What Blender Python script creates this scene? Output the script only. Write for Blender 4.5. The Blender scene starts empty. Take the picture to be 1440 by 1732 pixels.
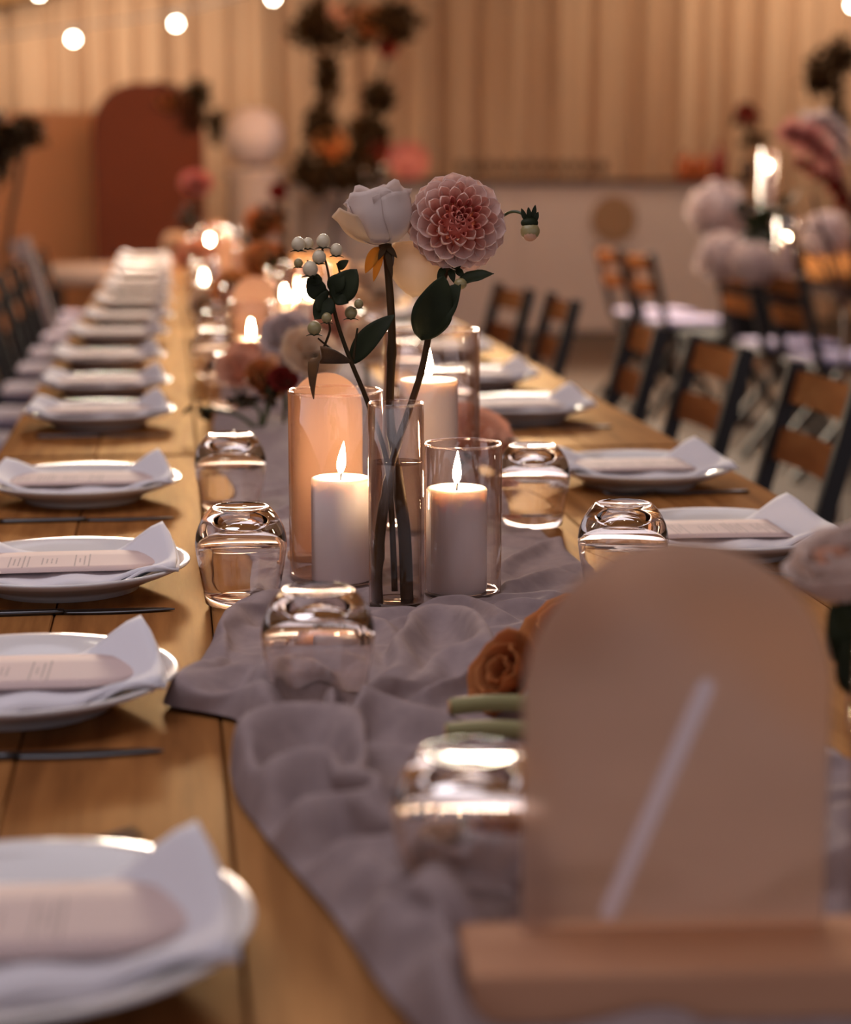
import bpy, math, random
import numpy as np
from mathutils import Vector, Matrix, Quaternion

random.seed(7)
rng = np.random.default_rng(7)
PI = math.pi
SC = bpy.context.scene
COL = SC.collection

# ------------------------------------------------------------------ camera
F_PX = 3300.0
PITCH = math.atan(581 / F_PX)
YAW = math.atan(430 / F_PX * math.cos(PITCH))
CAM = Vector((0, 0, 1.22))
FW = Vector((math.sin(YAW) * math.cos(PITCH), math.cos(YAW) * math.cos(PITCH), -math.sin(PITCH)))
RT = Vector((math.cos(YAW), -math.sin(YAW), 0))
UP = RT.cross(FW)
cam = bpy.data.cameras.new('camera')
cam_o = bpy.data.objects.new('camera', cam)
COL.objects.link(cam_o)
cam_o.matrix_world = Matrix(((RT.x, UP.x, -FW.x, CAM.x), (RT.y, UP.y, -FW.y, CAM.y),
                             (RT.z, UP.z, -FW.z, CAM.z), (0, 0, 0, 1)))
cam.sensor_fit = 'HORIZONTAL'
cam.sensor_width = 24.0
cam.lens = F_PX / 1440 * 24.0
cam.clip_start = 0.05
cam.clip_end = 80
cam.dof.use_dof = True
cam.dof.focus_distance = 2.12
cam.dof.aperture_fstop = 2.5
SC.camera = cam_o

# ------------------------------------------------------------------ world, exposure, area lights
w = bpy.data.worlds.new('world')
SC.world = w
w.use_nodes = True
w.node_tree.nodes['Background'].inputs[0].default_value = (0.74, 0.71, 0.82, 1)
w.node_tree.nodes['Background'].inputs[1].default_value = 0.55
SC.view_settings.view_transform = 'Standard'
SC.view_settings.look = 'None'
SC.view_settings.gamma = 1
SC.view_settings.exposure = 0.26
SC.view_settings.use_curve_mapping = False
cy = SC.cycles
cy.use_denoising = True
cy.caustics_reflective = False
cy.caustics_refractive = True
cy.blur_glossy = 0.6
cy.sample_clamp_indirect = 4.0
cy.max_bounces = 14
cy.transparent_max_bounces = 24
cy.transmission_bounces = 12
cy.glossy_bounces = 5
cy.diffuse_bounces = 4


def area(name, loc, target, sx, sy, power, col):
    l = bpy.data.lights.new(name, 'AREA')
    l.shape = 'RECTANGLE'
    l.size = sx
    l.size_y = sy
    l.energy = power
    l.color = col
    o = bpy.data.objects.new(name, l)
    COL.objects.link(o)
    o.location = loc
    d = Vector(target) - Vector(loc)
    o.rotation_euler = d.to_track_quat('-Z', 'Y').to_euler()
    return o


# unseen added area lights: cool overhead fill, back key, warm drape and board washes
area('overhead_fill', (-0.3, 2.3, 2.6), (0.2, 2.4, 0.75), 2.4, 2.0, 27, (0.94, 0.90, 1.0))  # soft cool fill added below the closed ceiling drape
area('overhead_fill_mid', (0.2, 5.2, 2.75), (0.2, 5.4, 0.75), 2.6, 3.0, 20, (0.94, 0.90, 1.0))
area('overhead_fill_far', (1.8, 9.6, 2.9), (1.5, 9.6, 0.75), 5.0, 3.5, 80, (0.94, 0.90, 0.96))
area('back_key', (0.3, 11.6, 2.72), (0.25, 2.2, 0.75), 4.0, 0.5, 800, (1.0, 0.84, 0.64))  # added low key light from behind, no bulbs hang here
area('drape_wash', (-1.0, 13.9, 2.3), (-0.9, 15.2, 1.85), 3.0, 0.3, 34, (1.0, 0.84, 0.66))
area('board_wash', (-0.8, 10.8, 2.35), (-0.9, 15.2, 1.4), 2.2, 0.3, 18, (1.0, 0.82, 0.62))  # added wash on the backdrop boards, no fixture there
area('drape_wash_right', (5.0, 13.7, 3.0), (4.9, 15.2, 2.3), 2.6, 0.3, 32, (1.0, 0.80, 0.60))

# ------------------------------------------------------------------ helpers


def lin(c):
    return tuple(((v / 255) / 12.92 if v / 255 <= 0.04045 else ((v / 255 + 0.055) / 1.055) ** 2.4) for v in c)


def ray(x, y):
    return FW + RT * ((x - 720) / F_PX) + UP * ((866 - y) / F_PX)


def P(x, y, z=0.75):
    r = ray(x, y)
    k = (z - CAM.z) / r.z
    return CAM + r * k


def PD(x, y, d):
    return CAM + ray(x, y) * d


def tag(o, label=None, cat=None, group=None, kind=None):
    if label:
        o['label'] = label
    if cat:
        o['category'] = cat
    if group:
        o['group'] = group
    if kind:
        o['kind'] = kind
    return o


def thing(name, label, cat, loc=(0, 0, 0), rz=0, group=None):
    o = bpy.data.objects.new(name, None)
    COL.objects.link(o)
    o.empty_display_size = 0.05
    o.location = loc
    o.rotation_euler = (0, 0, rz)
    return tag(o, label, cat, group)


def mk_mesh(name, v, f, m=None, smooth=True):
    me = bpy.data.meshes.new(name)
    me.from_pydata([tuple(p) for p in v], [], f)
    if smooth:
        me.polygons.foreach_set('use_smooth', [True] * len(me.polygons))
    if m:
        for mm in (m if isinstance(m, (list, tuple)) else [m]):
            me.materials.append(mm)
    me.update()
    return me


def link(name, me, parent=None, loc=None):
    o = bpy.data.objects.new(name, me)
    COL.objects.link(o)
    if parent:
        o.parent = parent
    if loc is not None:
        o.location = loc
    return o


def obj(name, geo, m, parent=None, smooth=True, loc=None):
    return link(name, mk_mesh(name, geo[0], geo[1], m, smooth), parent, loc)


def dup(root, loc=None, rz=None, label=None, group=None, parent=None):
    r = root.copy()
    COL.objects.link(r)
    if parent:
        r.parent = parent
    if loc is not None:
        r.location = loc
    if rz is not None:
        r.rotation_euler = (0, 0, rz)
    if label:
        r['label'] = label
    if group:
        r['group'] = group
    for ch in list(root.children):
        dup(ch, parent=r)
    return r


def join(geos):
    V, Fc = [], []
    for v, f in geos:
        n = len(V)
        V += [tuple(p) for p in v]
        Fc += [tuple(i + n for i in q) for q in f]
    return V, Fc


def xf(geo, mat):
    return [tuple(mat @ Vector(p)) for p in geo[0]], geo[1]


def shift(geo, d):
    return [(p[0] + d[0], p[1] + d[1], p[2] + d[2]) for p in geo[0]], geo[1]


def box(x0, x1, y0, y1, z0, z1, b=0.0):
    """bevelled box (chamfered on all edges when b > 0)"""
    if b <= 0:
        v = [(x, y, z) for z in (z0, z1) for x, y in ((x0, y0), (x1, y0), (x1, y1), (x0, y1))]
        f = [(3, 2, 1, 0), (4, 5, 6, 7), (0, 1, 5, 4), (1, 2, 6, 5), (2, 3, 7, 6), (3, 0, 4, 7)]
        return v, f
    v = []
    rings = [(z0, b), (z0 + b, 0), (z1 - b, 0), (z1, b)]
    for z, i in rings:
        c = b
        xa, xb, ya, yb = x0 + i, x1 - i, y0 + i, y1 - i
        k = c if i == 0 else c * 0.6
        v += [(xa + k, ya, z), (xb - k, ya, z), (xb, ya + k, z), (xb, yb - k, z),
              (xb - k, yb, z), (xa + k, yb, z), (xa, yb - k, z), (xa, ya + k, z)]
    f = [tuple(range(7, -1, -1)), tuple(range(24, 32))]
    for r in range(3):
        for k in range(8):
            f.append((r * 8 + k, r * 8 + (k + 1) % 8, (r + 1) * 8 + (k + 1) % 8, (r + 1) * 8 + k))
    return v, f


def bar(p, q, wx, wy, side=None):
    """rectangular bar from p to q, wx along 'side', wy across"""
    p, q = Vector(p), Vector(q)
    d = (q - p).normalized()
    s = Vector(side) if side else Vector((0, 1, 0))
    s = (s - d * s.dot(d)).normalized()
    t = d.cross(s)
    v = []
    for c in (p, q):
        for a, b in ((-1, -1), (1, -1), (1, 1), (-1, 1)):
            v.append(tuple(c + s * (a * wx / 2) + t * (b * wy / 2)))
    f = [(3, 2, 1, 0), (4, 5, 6, 7), (0, 1, 5, 4), (1, 2, 6, 5), (2, 3, 7, 6), (3, 0, 4, 7)]
    return v, f


def lathe(prof, n=32, closed=False):
    """profile of (r, z); r == 0 ends get a pole"""
    v, f = [], []
    idx = []
    for r, z in prof:
        if r < 1e-6:
            idx.append([len(v)])
            v.append((0, 0, z))
        else:
            idx.append(list(range(len(v), len(v) + n)))
            v += [(r * math.cos(2 * PI * k / n), r * math.sin(2 * PI * k / n), z) for k in range(n)]
    pairs = list(zip(idx[:-1], idx[1:]))
    if closed:
        pairs.append((idx[-1], idx[0]))
    for a, b in pairs:
        for k in range(n):
            k2 = (k + 1) % n
            if len(a) == 1 and len(b) == 1:
                continue
            if len(a) == 1:
                f.append((a[0], b[k2], b[k]))
            elif len(b) == 1:
                f.append((a[k], a[k2], b[0]))
            else:
                f.append((a[k], a[k2], b[k2], b[k]))
    return v, f


def spline(pts, n):
    """Catmull-Rom through pts"""
    pts = [Vector(p) for p in pts]
    if len(pts) == 2:
        return [pts[0].lerp(pts[1], i / n) for i in range(n + 1)]
    out = []
    m = len(pts) - 1
    for i in range(n + 1):
        t = i / n * m
        k = min(int(t), m - 1)
        u = t - k
        p0, p1, p2, p3 = pts[max(k - 1, 0)], pts[k], pts[k + 1], pts[min(k + 2, m)]
        out.append(0.5 * ((2 * p1) + (p2 - p0) * u + (2 * p0 - 5 * p1 + 4 * p2 - p3) * u * u
                          + (3 * p1 - p0 - 3 * p2 + p3) * u ** 3))
    return out


def tube(pts, rad, n=10, seg=None, nodes=()):
    pts = spline(pts, seg) if seg else [Vector(p) for p in pts]
    m = len(pts)
    v, f = [], []
    up = Vector((0.31, 0.83, 0.12)).normalized()
    for i, p in enumerate(pts):
        d = (pts[min(i + 1, m - 1)] - pts[max(i - 1, 0)]).normalized()
        a = d.cross(up).normalized()
        b = d.cross(a)
        t = i / (m - 1)
        if callable(rad):
            r = rad(t)
        elif isinstance(rad, (tuple, list)):
            r = rad[0] + (rad[1] - rad[0]) * t
        else:
            r = rad
        for nd in nodes:
            r *= 1 + 0.28 * math.exp(-((t - nd) / 0.018) ** 2)
        v += [tuple(p + a * (r * math.cos(2 * PI * k / n)) + b * (r * math.sin(2 * PI * k / n))) for k in range(n)]
    for i in range(m - 1):
        for k in range(n):
            f.append((i * n + k, i * n + (k + 1) % n, (i + 1) * n + (k + 1) % n, (i + 1) * n + k))
    f.append(tuple(range(n - 1, -1, -1)))
    f.append(tuple(range((m - 1) * n, m * n)))
    return v, f


def ball(c, r, n=14, m=9, sq=(1, 1, 1)):
    g = lathe([(r * math.sin(PI * i / m), -r * math.cos(PI * i / m)) for i in range(m + 1)], n)
    return [(c[0] + p[0] * sq[0], c[1] + p[1] * sq[1], c[2] + p[2] * sq[2]) for p in g[0]], g[1]


def grid(fn, nu, nv, thick=0.0):
    """surface fn(u,v) with u,v in 0..1; with thickness along the normal when asked"""
    pts = [[Vector(fn(i / nu, j / nv)) for i in range(nu + 1)] for j in range(nv + 1)]
    v = [tuple(p) for row in pts for p in row]
    f = [(j * (nu + 1) + i, j * (nu + 1) + i + 1, (j + 1) * (nu + 1) + i + 1, (j + 1) * (nu + 1) + i)
         for j in range(nv) for i in range(nu)]
    if thick:
        n = len(v)
        v2 = []
        for j in range(nv + 1):
            for i in range(nu + 1):
                a = pts[j][min(i + 1, nu)] - pts[j][max(i - 1, 0)]
                b = pts[min(j + 1, nv)][i] - pts[max(j - 1, 0)][i]
                nn = a.cross(b)
                nn = nn.normalized() if nn.length > 1e-12 else Vector((0, 0, 1))
                v2.append(tuple(pts[j][i] - nn * thick))
        v += v2
        f2 = [tuple(n + k for k in reversed(q)) for q in f]
        rim = [i for i in range(nu + 1)] + [j * (nu + 1) + nu for j in range(1, nv + 1)] + \
              [nv * (nu + 1) + i for i in range(nu - 1, -1, -1)] + [j * (nu + 1) for j in range(nv - 1, 0, -1)]
        f += f2
        for a, b in zip(rim, rim[1:] + rim[:1]):
            f.append((b, a, n + a, n + b))
    return v, f


def prism(outline, y0, y1):
    """outline of (x, z) extruded along y"""
    n = len(outline)
    v = [(x, y0, z) for x, z in outline] + [(x, y1, z) for x, z in outline]
    f = [tuple(range(n)), tuple(range(2 * n - 1, n - 1, -1))]
    for k in range(n):
        f.append((k, n + k, n + (k + 1) % n, (k + 1) % n))
    return v, f


def arch(wd, h, n=24):
    r = wd / 2
    o = [(-r, 0), (r, 0)]
    o += [(r * math.cos(PI * k / n), h - r + r * math.sin(PI * k / n)) for k in range(n + 1)]
    return o


# ------------------------------------------------------------------ materials
def mat(name, col, rough=0.5, metal=0.0, noise=None, bump=None, trans=0.0, sss=None, spec=None, sheen=0.0, coords='Object'):
    m = bpy.data.materials.new(name)
    m.use_nodes = True
    nt = m.node_tree
    b = nt.nodes['Principled BSDF']
    b.inputs['Base Color'].default_value = (*col, 1)
    b.inputs['Roughness'].default_value = rough
    b.inputs['Metallic'].default_value = metal
    if spec is not None:
        b.inputs['Specular IOR Level'].default_value = spec
    if sheen:
        b.inputs['Sheen Weight'].default_value = sheen
    if trans:
        b.inputs['Transmission Weight'].default_value = trans
    if sss:
        b.inputs['Subsurface Weight'].default_value = 1.0
        b.inputs['Subsurface Radius'].default_value = sss
        b.inputs['Subsurface Scale'].default_value = 1.0
        b.subsurface_method = 'BURLEY'
    if noise or bump:
        tc = nt.nodes.new('ShaderNodeTexCoord')
        mp = nt.nodes.new('ShaderNodeMapping')
        nt.links.new(tc.outputs[coords], mp.inputs[0])
    if noise:
        col2, scale, stretch = noise[:3]
        mp.inputs['Scale'].default_value = stretch
        nz = nt.nodes.new('ShaderNodeTexNoise')
        nz.inputs['Scale'].default_value = scale
        nz.inputs['Detail'].default_value = 6
        nt.links.new(mp.outputs[0], nz.inputs['Vector'])
        rmp = nt.nodes.new('ShaderNodeValToRGB')
        rmp.color_ramp.elements[0].position = 0.3
        rmp.color_ramp.elements[1].position = 0.7
        rmp.color_ramp.elements[0].color = (*col, 1)
        rmp.color_ramp.elements[1].color = (*col2, 1)
        nt.links.new(nz.outputs['Fac'], rmp.inputs[0])
        nt.links.new(rmp.outputs[0], b.inputs['Base Color'])
    if bump:
        scale, strength, dist = bump
        nb = nt.nodes.new('ShaderNodeTexNoise')
        nb.inputs['Scale'].default_value = scale
        nb.inputs['Detail'].default_value = 4
        nt.links.new(mp.outputs[0], nb.inputs['Vector'])
        bp = nt.nodes.new('ShaderNodeBump')
        bp.inputs['Strength'].default_value = strength
        bp.inputs['Distance'].default_value = dist
        nt.links.new(nb.outputs['Fac'], bp.inputs['Height'])
        nt.links.new(bp.outputs[0], b.inputs['Normal'])
    return m


def petal_mat(name, col, col2=None, tl=0.45, axis=2, lo=0.0, hi=0.03):
    """petal: diffuse plus light coming through, colour runs from base (col2) to tip (col)"""
    m = bpy.data.materials.new(name)
    m.use_nodes = True
    nt = m.node_tree
    nt.nodes.clear()
    out = nt.nodes.new('ShaderNodeOutputMaterial')
    d = nt.nodes.new('ShaderNodeBsdfDiffuse')
    t = nt.nodes.new('ShaderNodeBsdfTranslucent')
    mx = nt.nodes.new('ShaderNodeMixShader')
    mx.inputs[0].default_value = tl
    for s in (d, t):
        s.inputs[0].default_value = (*col, 1)
    if col2:
        tc = nt.nodes.new('ShaderNodeTexCoord')
        sp = nt.nodes.new('ShaderNodeSeparateXYZ')
        nt.links.new(tc.outputs['Object'], sp.inputs[0])
        mr = nt.nodes.new('ShaderNodeMapRange')
        mr.inputs[1].default_value = lo
        mr.inputs[2].default_value = hi
        nt.links.new(sp.outputs[axis], mr.inputs[0])
        mc = nt.nodes.new('ShaderNodeMix')
        mc.data_type = 'RGBA'
        mc.inputs[6].default_value = (*col2, 1)
        mc.inputs[7].default_value = (*col, 1)
        nt.links.new(mr.outputs[0], mc.inputs[0])
        for s in (d, t):
            nt.links.new(mc.outputs[2], s.inputs[0])
    nt.links.new(d.outputs[0], mx.inputs[1])
    nt.links.new(t.outputs[0], mx.inputs[2])
    nt.links.new(mx.outputs[0], out.inputs[0])
    return m


def thin_glass(name, tint=(0.97, 0.95, 0.94), rough=0.0, boost=1.0):
    """thin clear wall: light passes straight on, Fresnel reflection"""
    m = bpy.data.materials.new(name)
    m.use_nodes = True
    nt = m.node_tree
    nt.nodes.clear()
    out = nt.nodes.new('ShaderNodeOutputMaterial')
    tr = nt.nodes.new('ShaderNodeBsdfTransparent')
    edge = nt.nodes.new('ShaderNodeMix')     # a longer way through the wall where it is seen edge on
    edge.data_type = 'RGBA'
    edge.inputs[6].default_value = (*tint, 1)
    edge.inputs[7].default_value = (tint[0] * 0.55, tint[1] * 0.42, tint[2] * 0.38, 1)
    nt.links.new(edge.outputs[2], tr.inputs[0])
    gl = nt.nodes.new('ShaderNodeBsdfGlossy')
    gl.inputs['Roughness'].default_value = rough
    gl.inputs[0].default_value = (1, 0.97, 0.95, 1)
    lw_ = nt.nodes.new('ShaderNodeLayerWeight')
    lw_.inputs[0].default_value = 0.5
    pw = nt.nodes.new('ShaderNodeMath')
    pw.operation = 'POWER'
    pw.inputs[1].default_value = 2.7
    fr = nt.nodes.new('ShaderNodeMath')
    fr.operation = 'MULTIPLY_ADD'
    fr.inputs[1].default_value = 0.8
    fr.inputs[2].default_value = 0.02
    pe = nt.nodes.new('ShaderNodeMath')
    pe.operation = 'POWER'
    pe.inputs[1].default_value = 4.0
    nt.links.new(lw_.outputs['Facing'], pe.inputs[0])
    nt.links.new(pe.outputs[0], edge.inputs[0])
    nt.links.new(lw_.outputs['Facing'], pw.inputs[0])
    nt.links.new(pw.outputs[0], fr.inputs[0])
    mul = nt.nodes.new('ShaderNodeMath')
    mul.operation = 'MULTIPLY'
    mul.use_clamp = True
    mul.inputs[1].default_value = boost
    mx = nt.nodes.new('ShaderNodeMixShader')
    nt.links.new(fr.outputs[0], mul.inputs[0])
    nt.links.new(mul.outputs[0], mx.inputs[0])
    nt.links.new(tr.outputs[0], mx.inputs[1])
    nt.links.new(gl.outputs[0], mx.inputs[2])
    nt.links.new(mx.outputs[0], out.inputs[0])
    return m


def solid_glass(name, ior=1.48, tint=(1, 0.98, 0.97), rough=0.0):
    m = bpy.data.materials.new(name)
    m.use_nodes = True
    nt = m.node_tree
    nt.nodes.clear()
    out = nt.nodes.new('ShaderNodeOutputMaterial')
    g = nt.nodes.new('ShaderNodeBsdfGlass')
    g.inputs['IOR'].default_value = ior
    g.inputs['Roughness'].default_value = rough
    g.inputs[0].default_value = (*tint, 1)
    nt.links.new(g.outputs[0], out.inputs[0])
    return m


def emit(name, col, s):
    m = bpy.data.materials.new(name)
    m.use_nodes = True
    nt = m.node_tree
    nt.nodes.clear()
    out = nt.nodes.new('ShaderNodeOutputMaterial')
    e = nt.nodes.new('ShaderNodeEmission')
    e.inputs[0].default_value = (*col, 1)
    e.inputs[1].default_value = s
    nt.links.new(e.outputs[0], out.inputs[0])
    return m


def wood(name, c1, c2, rough=0.35, scale=9.0, stretch=(6, 0.5, 6)):
    m = mat(name, c1, rough, noise=(c2, scale, stretch), bump=(40, 0.12, 0.002), spec=0.0)
    nt = m.node_tree
    b = nt.nodes['Principled BSDF']
    gl = nt.nodes.new('ShaderNodeBsdfGlossy')      # thin worn varnish
    gl.inputs['Roughness'].default_value = 0.33
    gl.inputs[0].default_value = (1.0, 0.74, 0.46, 1)
    mx = nt.nodes.new('ShaderNodeMixShader')
    mx.inputs[0].default_value = 0.055
    nt.links.new(b.outputs[0], mx.inputs[1])
    nt.links.new(gl.outputs[0], mx.inputs[2])
    nt.links.new(mx.outputs[0], nt.nodes['Material Output'].inputs[0])
    return m


M = {}
M['table_a'] = wood('honey_wood', lin((122, 77, 40)), lin((166, 113, 64)), 0.5)
M['table_b'] = wood('honey_wood_warm', lin((114, 70, 36)), lin((156, 103, 57)), 0.5)
M['table_c'] = wood('honey_wood_pale', lin((130, 84, 45)), lin((174, 121, 71)), 0.5)
M['table_leg'] = mat('table_frame_wood', lin((70, 46, 28)), 0.5)
M['porcelain'] = mat('white_porcelain', lin((228, 224, 222)), 0.12)
M['linen'] = mat('white_linen', lin((226, 222, 228)), 0.9, bump=(900, 0.15, 0.0006), sheen=0.2)
M['steel'] = mat('dark_steel', (0.10, 0.10, 0.105), 0.28, metal=1.0)
M['runner'] = mat('mauve_grey_gauze', lin((148, 130, 130)), 0.95, noise=(lin((164, 145, 143)), 60, (1, 1, 1)),
                  bump=(1400, 0.25, 0.0006))
M['wax'] = mat('ivory_wax', lin((242, 224, 217)), 0.45, sss=(0.020, 0.014, 0.010))
M['wick'] = mat('charred_wick', (0.01, 0.008, 0.006), 0.9)
M['flame'] = emit('candle_flame', (1.0, 0.74, 0.44), 280)
M['bulb'] = emit('bulb_glow', (1.0, 0.86, 0.66), 30)
M['socket'] = mat('black_plastic', (0.012, 0.012, 0.012), 0.5)
M['glass'] = thin_glass('clear_glass')
M['rimglass'] = thin_glass('clear_glass_rim', tint=(0.95, 0.86, 0.80), boost=1.0)
M['thick'] = solid_glass('thick_glass')
M['water'] = thin_glass('water', tint=(0.93, 0.90, 0.85), boost=0.3)
M['peach_card'] = petal_mat('peach_acrylic', lin((240, 200, 168)), None, 0.4)
M['arch_sign'] = petal_mat('frosted_peach_acrylic', lin((206, 178, 158)), None, 0.5)
_nt = M['arch_sign'].node_tree                       # frosted: what stands behind shows through, blurred
_mx0 = next(n for n in _nt.nodes if n.type == 'MIX_SHADER')
_rf = _nt.nodes.new('ShaderNodeBsdfRefraction')
_rf.inputs['Roughness'].default_value = 0.42
_rf.inputs['IOR'].default_value = 1.15
_rf.inputs[0].default_value = (0.96, 0.86, 0.80, 1)
_mx1 = _nt.nodes.new('ShaderNodeMixShader')
_mx1.inputs[0].default_value = 0.55
_nt.links.new(_mx0.outputs[0], _mx1.inputs[1])
_nt.links.new(_rf.outputs[0], _mx1.inputs[2])
_nt.links.new(_mx1.outputs[0], next(n for n in _nt.nodes if n.type == 'OUTPUT_MATERIAL').inputs[0])
M['white_paint'] = petal_mat('white_marker_paint', lin((250, 240, 240)), None, 0.35)
M['sign_wood'] = wood('pine_block', lin((190, 140, 110)), lin((206, 158, 126)), 0.55, 7, (0.6, 5, 5))
M['stem'] = mat('dark_stem', lin((44, 36, 16)), 0.6, noise=(lin((86, 54, 28)), 14, (1, 1, 0.3)), spec=0.15)
M['stem_green'] = mat('green_stem', lin((58, 66, 36)), 0.4, noise=(lin((84, 88, 46)), 16, (1, 1, 0.3)))
M['leaf'] = mat('dark_leaf', lin((28, 33, 16)), 0.6, noise=(lin((40, 46, 24)), 30, (1, 1, 1)), spec=0.15)
M['leaf_old'] = mat('withering_leaf', lin((56, 40, 22)), 0.5, noise=(lin((120, 82, 44)), 30, (1, 1, 1)))
M['berry'] = mat('cream_berry', lin((206, 190, 160)), 0.35)
M['berry_green'] = mat('olive_berry', lin((150, 136, 92)), 0.35)
M['rose'] = petal_mat('white_rose_petal', lin((232, 214, 204)), None, 0.35)
M['rose_warm'] = petal_mat('cream_rose_petal', lin((238, 216, 190)), None, 0.5)
M['sepal'] = petal_mat('amber_shred', lin((214, 150, 60)), None, 0.5)
M['dahlia_in'] = petal_mat('dahlia_heart', lin((236, 156, 138)), lin((186, 66, 56)), 0.35, 1, 0.0, 0.012)
M['dahlia_mid'] = petal_mat('dahlia_middle', lin((248, 214, 198)), lin((234, 160, 136)), 0.4, 1, 0.0, 0.020)
M['dahlia_out'] = petal_mat('dahlia_outer', lin((250, 228, 218)), lin((244, 196, 172)), 0.4, 1, 0.0, 0.026)
M['orange_petal'] = petal_mat('apricot_petal', lin((222, 154, 98)), lin((170, 88, 44)), 0.4)
M['peach_petal'] = petal_mat('peach_petal', lin((240, 192, 162)), None, 0.45)
M['pink_petal'] = petal_mat('pink_petal', lin((206, 140, 132)), None, 0.4)
M['white_petal'] = petal_mat('white_petal', lin((216, 198, 194)), None, 0.4)
M['red_petal'] = petal_mat('dark_red_petal', lin((140, 50, 44)), None, 0.35)
M['foliage'] = mat('dusky_foliage', lin((30, 25, 13)), 0.7, noise=(lin((58, 40, 20)), 8, (1, 1, 1)), spec=0.1)
M['chair_frame'] = mat('black_stained_frame', lin((28, 20, 17)), 0.5)
M['chair_slat'] = wood('brown_slat', lin((122, 70, 38)), lin((146, 90, 52)), 0.5, 8, (4, 1, 4))
M['seat_pad'] = mat('pale_seat_pad', lin((168, 158, 184)), 0.85)
M['floor'] = mat('dull_concrete', lin((66, 54, 46)), 0.8, noise=(lin((82, 66, 54)), 0.9, (1, 1, 1)))
M['drape'] = mat('beige_drape', lin((190, 156, 126)), 0.9)
M['drape_ceiling'] = mat('ochre_drape', lin((190, 140, 84)), 0.9)
M['wall'] = mat('beige_wall', lin((150, 126, 106)), 0.9)
M['bar_white'] = mat('bar_white_panel', lin((206, 190, 180)), 0.7)
M['bar_top'] = mat('bar_top_wood', lin((74, 48, 36)), 0.5)
M['emblem'] = mat('tan_disc', lin((150, 118, 88)), 0.8)
M['terracotta'] = mat('terracotta_board', lin((98, 44, 24)), 0.85)
M['tan_board'] = mat('tan_board', lin((206, 146, 104)), 0.85)
M['white_paper'] = mat('white_paper', lin((206, 192, 190)), 0.8)
M['black_cloth'] = mat('black_cloth', lin((22, 20, 20)), 0.8)
M['white_cloth'] = mat('white_cloth', lin((200, 184, 176)), 0.9)
M['glassware'] = mat('dark_glassware', lin((70, 50, 38)), 0.15)
M['bottle_orange'] = mat('amber_bottle', lin((176, 84, 24)), 0.2)
M['bottle_red'] = mat('red_bottle', lin((140, 26, 22)), 0.2)
M['metal_black'] = mat('black_metal', (0.015, 0.014, 0.013), 0.45)
M['twig'] = mat('brown_twig', lin((84, 48, 36)), 0.6)


def card_mat():
    """blush card with lines of small grey print running across the short side"""
    m = mat('blush_menu_card', lin((206, 182, 178)), 0.75)
    nt = m.node_tree
    b = nt.nodes['Principled BSDF']
    tc = nt.nodes.new('ShaderNodeTexCoord')
    sp = nt.nodes.new('ShaderNodeSeparateXYZ')
    nt.links.new(tc.outputs['Object'], sp.inputs[0])

    def math_(op, a, bb=None):
        n = nt.nodes.new('ShaderNodeMath')
        n.operation = op
        if op == 'MULTIPLY_ADD':
            n.inputs[2].default_value = 0.012
        for k, q in ((0, a), (1, bb)):
            if q is None:
                continue
            if isinstance(q, (int, float)):
                n.inputs[k].default_value = q
            else:
                nt.links.new(q, n.inputs[k])
        return n.outputs[0]
    x, y = sp.outputs[0], sp.outputs[1]
    row = math_('FLOOR', math_('MULTIPLY', x, 190.0))
    fr = math_('FRACT', math_('MULTIPLY', x, 190.0))
    line = math_('LESS_THAN', fr, 0.32)
    wn = nt.nodes.new('ShaderNodeTexWhiteNoise')
    wn.noise_dimensions = '1D'
    nt.links.new(row, wn.inputs['W'])
    # each line at least 12 mm either way
    half = math_('MULTIPLY_ADD', wn.outputs[0], 0.026)
    inside = math_('LESS_THAN', math_('ABSOLUTE', y), half)
    on = math_('MULTIPLY', math_('GREATER_THAN', math_('FRACT', math_('MULTIPLY', row, 0.1429)), 0.3), 1.0)
    xr = math_('MULTIPLY', math_('LESS_THAN', x, 0.045), math_('GREATER_THAN', x, -0.095))
    nz = nt.nodes.new('ShaderNodeTexNoise')
    nz.inputs['Scale'].default_value = 420
    nt.links.new(tc.outputs['Object'], nz.inputs['Vector'])
    brk = math_('GREATER_THAN', nz.outputs['Fac'], 0.36)
    k = math_('MULTIPLY', math_('MULTIPLY', line, inside), math_('MULTIPLY', math_('MULTIPLY', on, xr), brk))
    k = math_('MULTIPLY', k, 0.55)
    mc = nt.nodes.new('ShaderNodeMix')
    mc.data_type = 'RGBA'
    mc.inputs[6].default_value = (*lin((206, 182, 178)), 1)
    mc.inputs[7].default_value = (*lin((96, 84, 88)), 1)
    nt.links.new(k, mc.inputs[0])
    nt.links.new(mc.outputs[2], b.inputs['Base Color'])
    return m


M['card'] = card_mat()

# ------------------------------------------------------------------ setting
tag(obj('floor', box(-4, 9, -1, 15.6, -0.1, 0), M['floor'], smooth=False), kind='structure')
tag(obj('wall_back', box(-4.2, 9.2, 15.45, 15.6, 0, 5), M['wall'], smooth=False), kind='structure')
tag(obj('wall_left', box(-4.2, -4.05, -1, 15.45, 0, 3.2), M['wall'], smooth=False), kind='structure')
tag(obj('wall_right', box(9.05, 9.2, -1, 15.45, 0, 5), M['wall'], smooth=False), kind='structure')


def ceil_fn(u, v):
    x = -4.1 + 13.2 * u
    z = 2.38 + 0.23 * (x + 1.32) if x < 3 else 3.374 - 0.05 * (x - 3)
    return (x, -1 + 16.45 * v, z + 0.02 * math.sin(v * 90))


tag(obj('ceiling', grid(ceil_fn, 52, 120, -0.02), M['drape_ceiling']), kind='structure')


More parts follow.
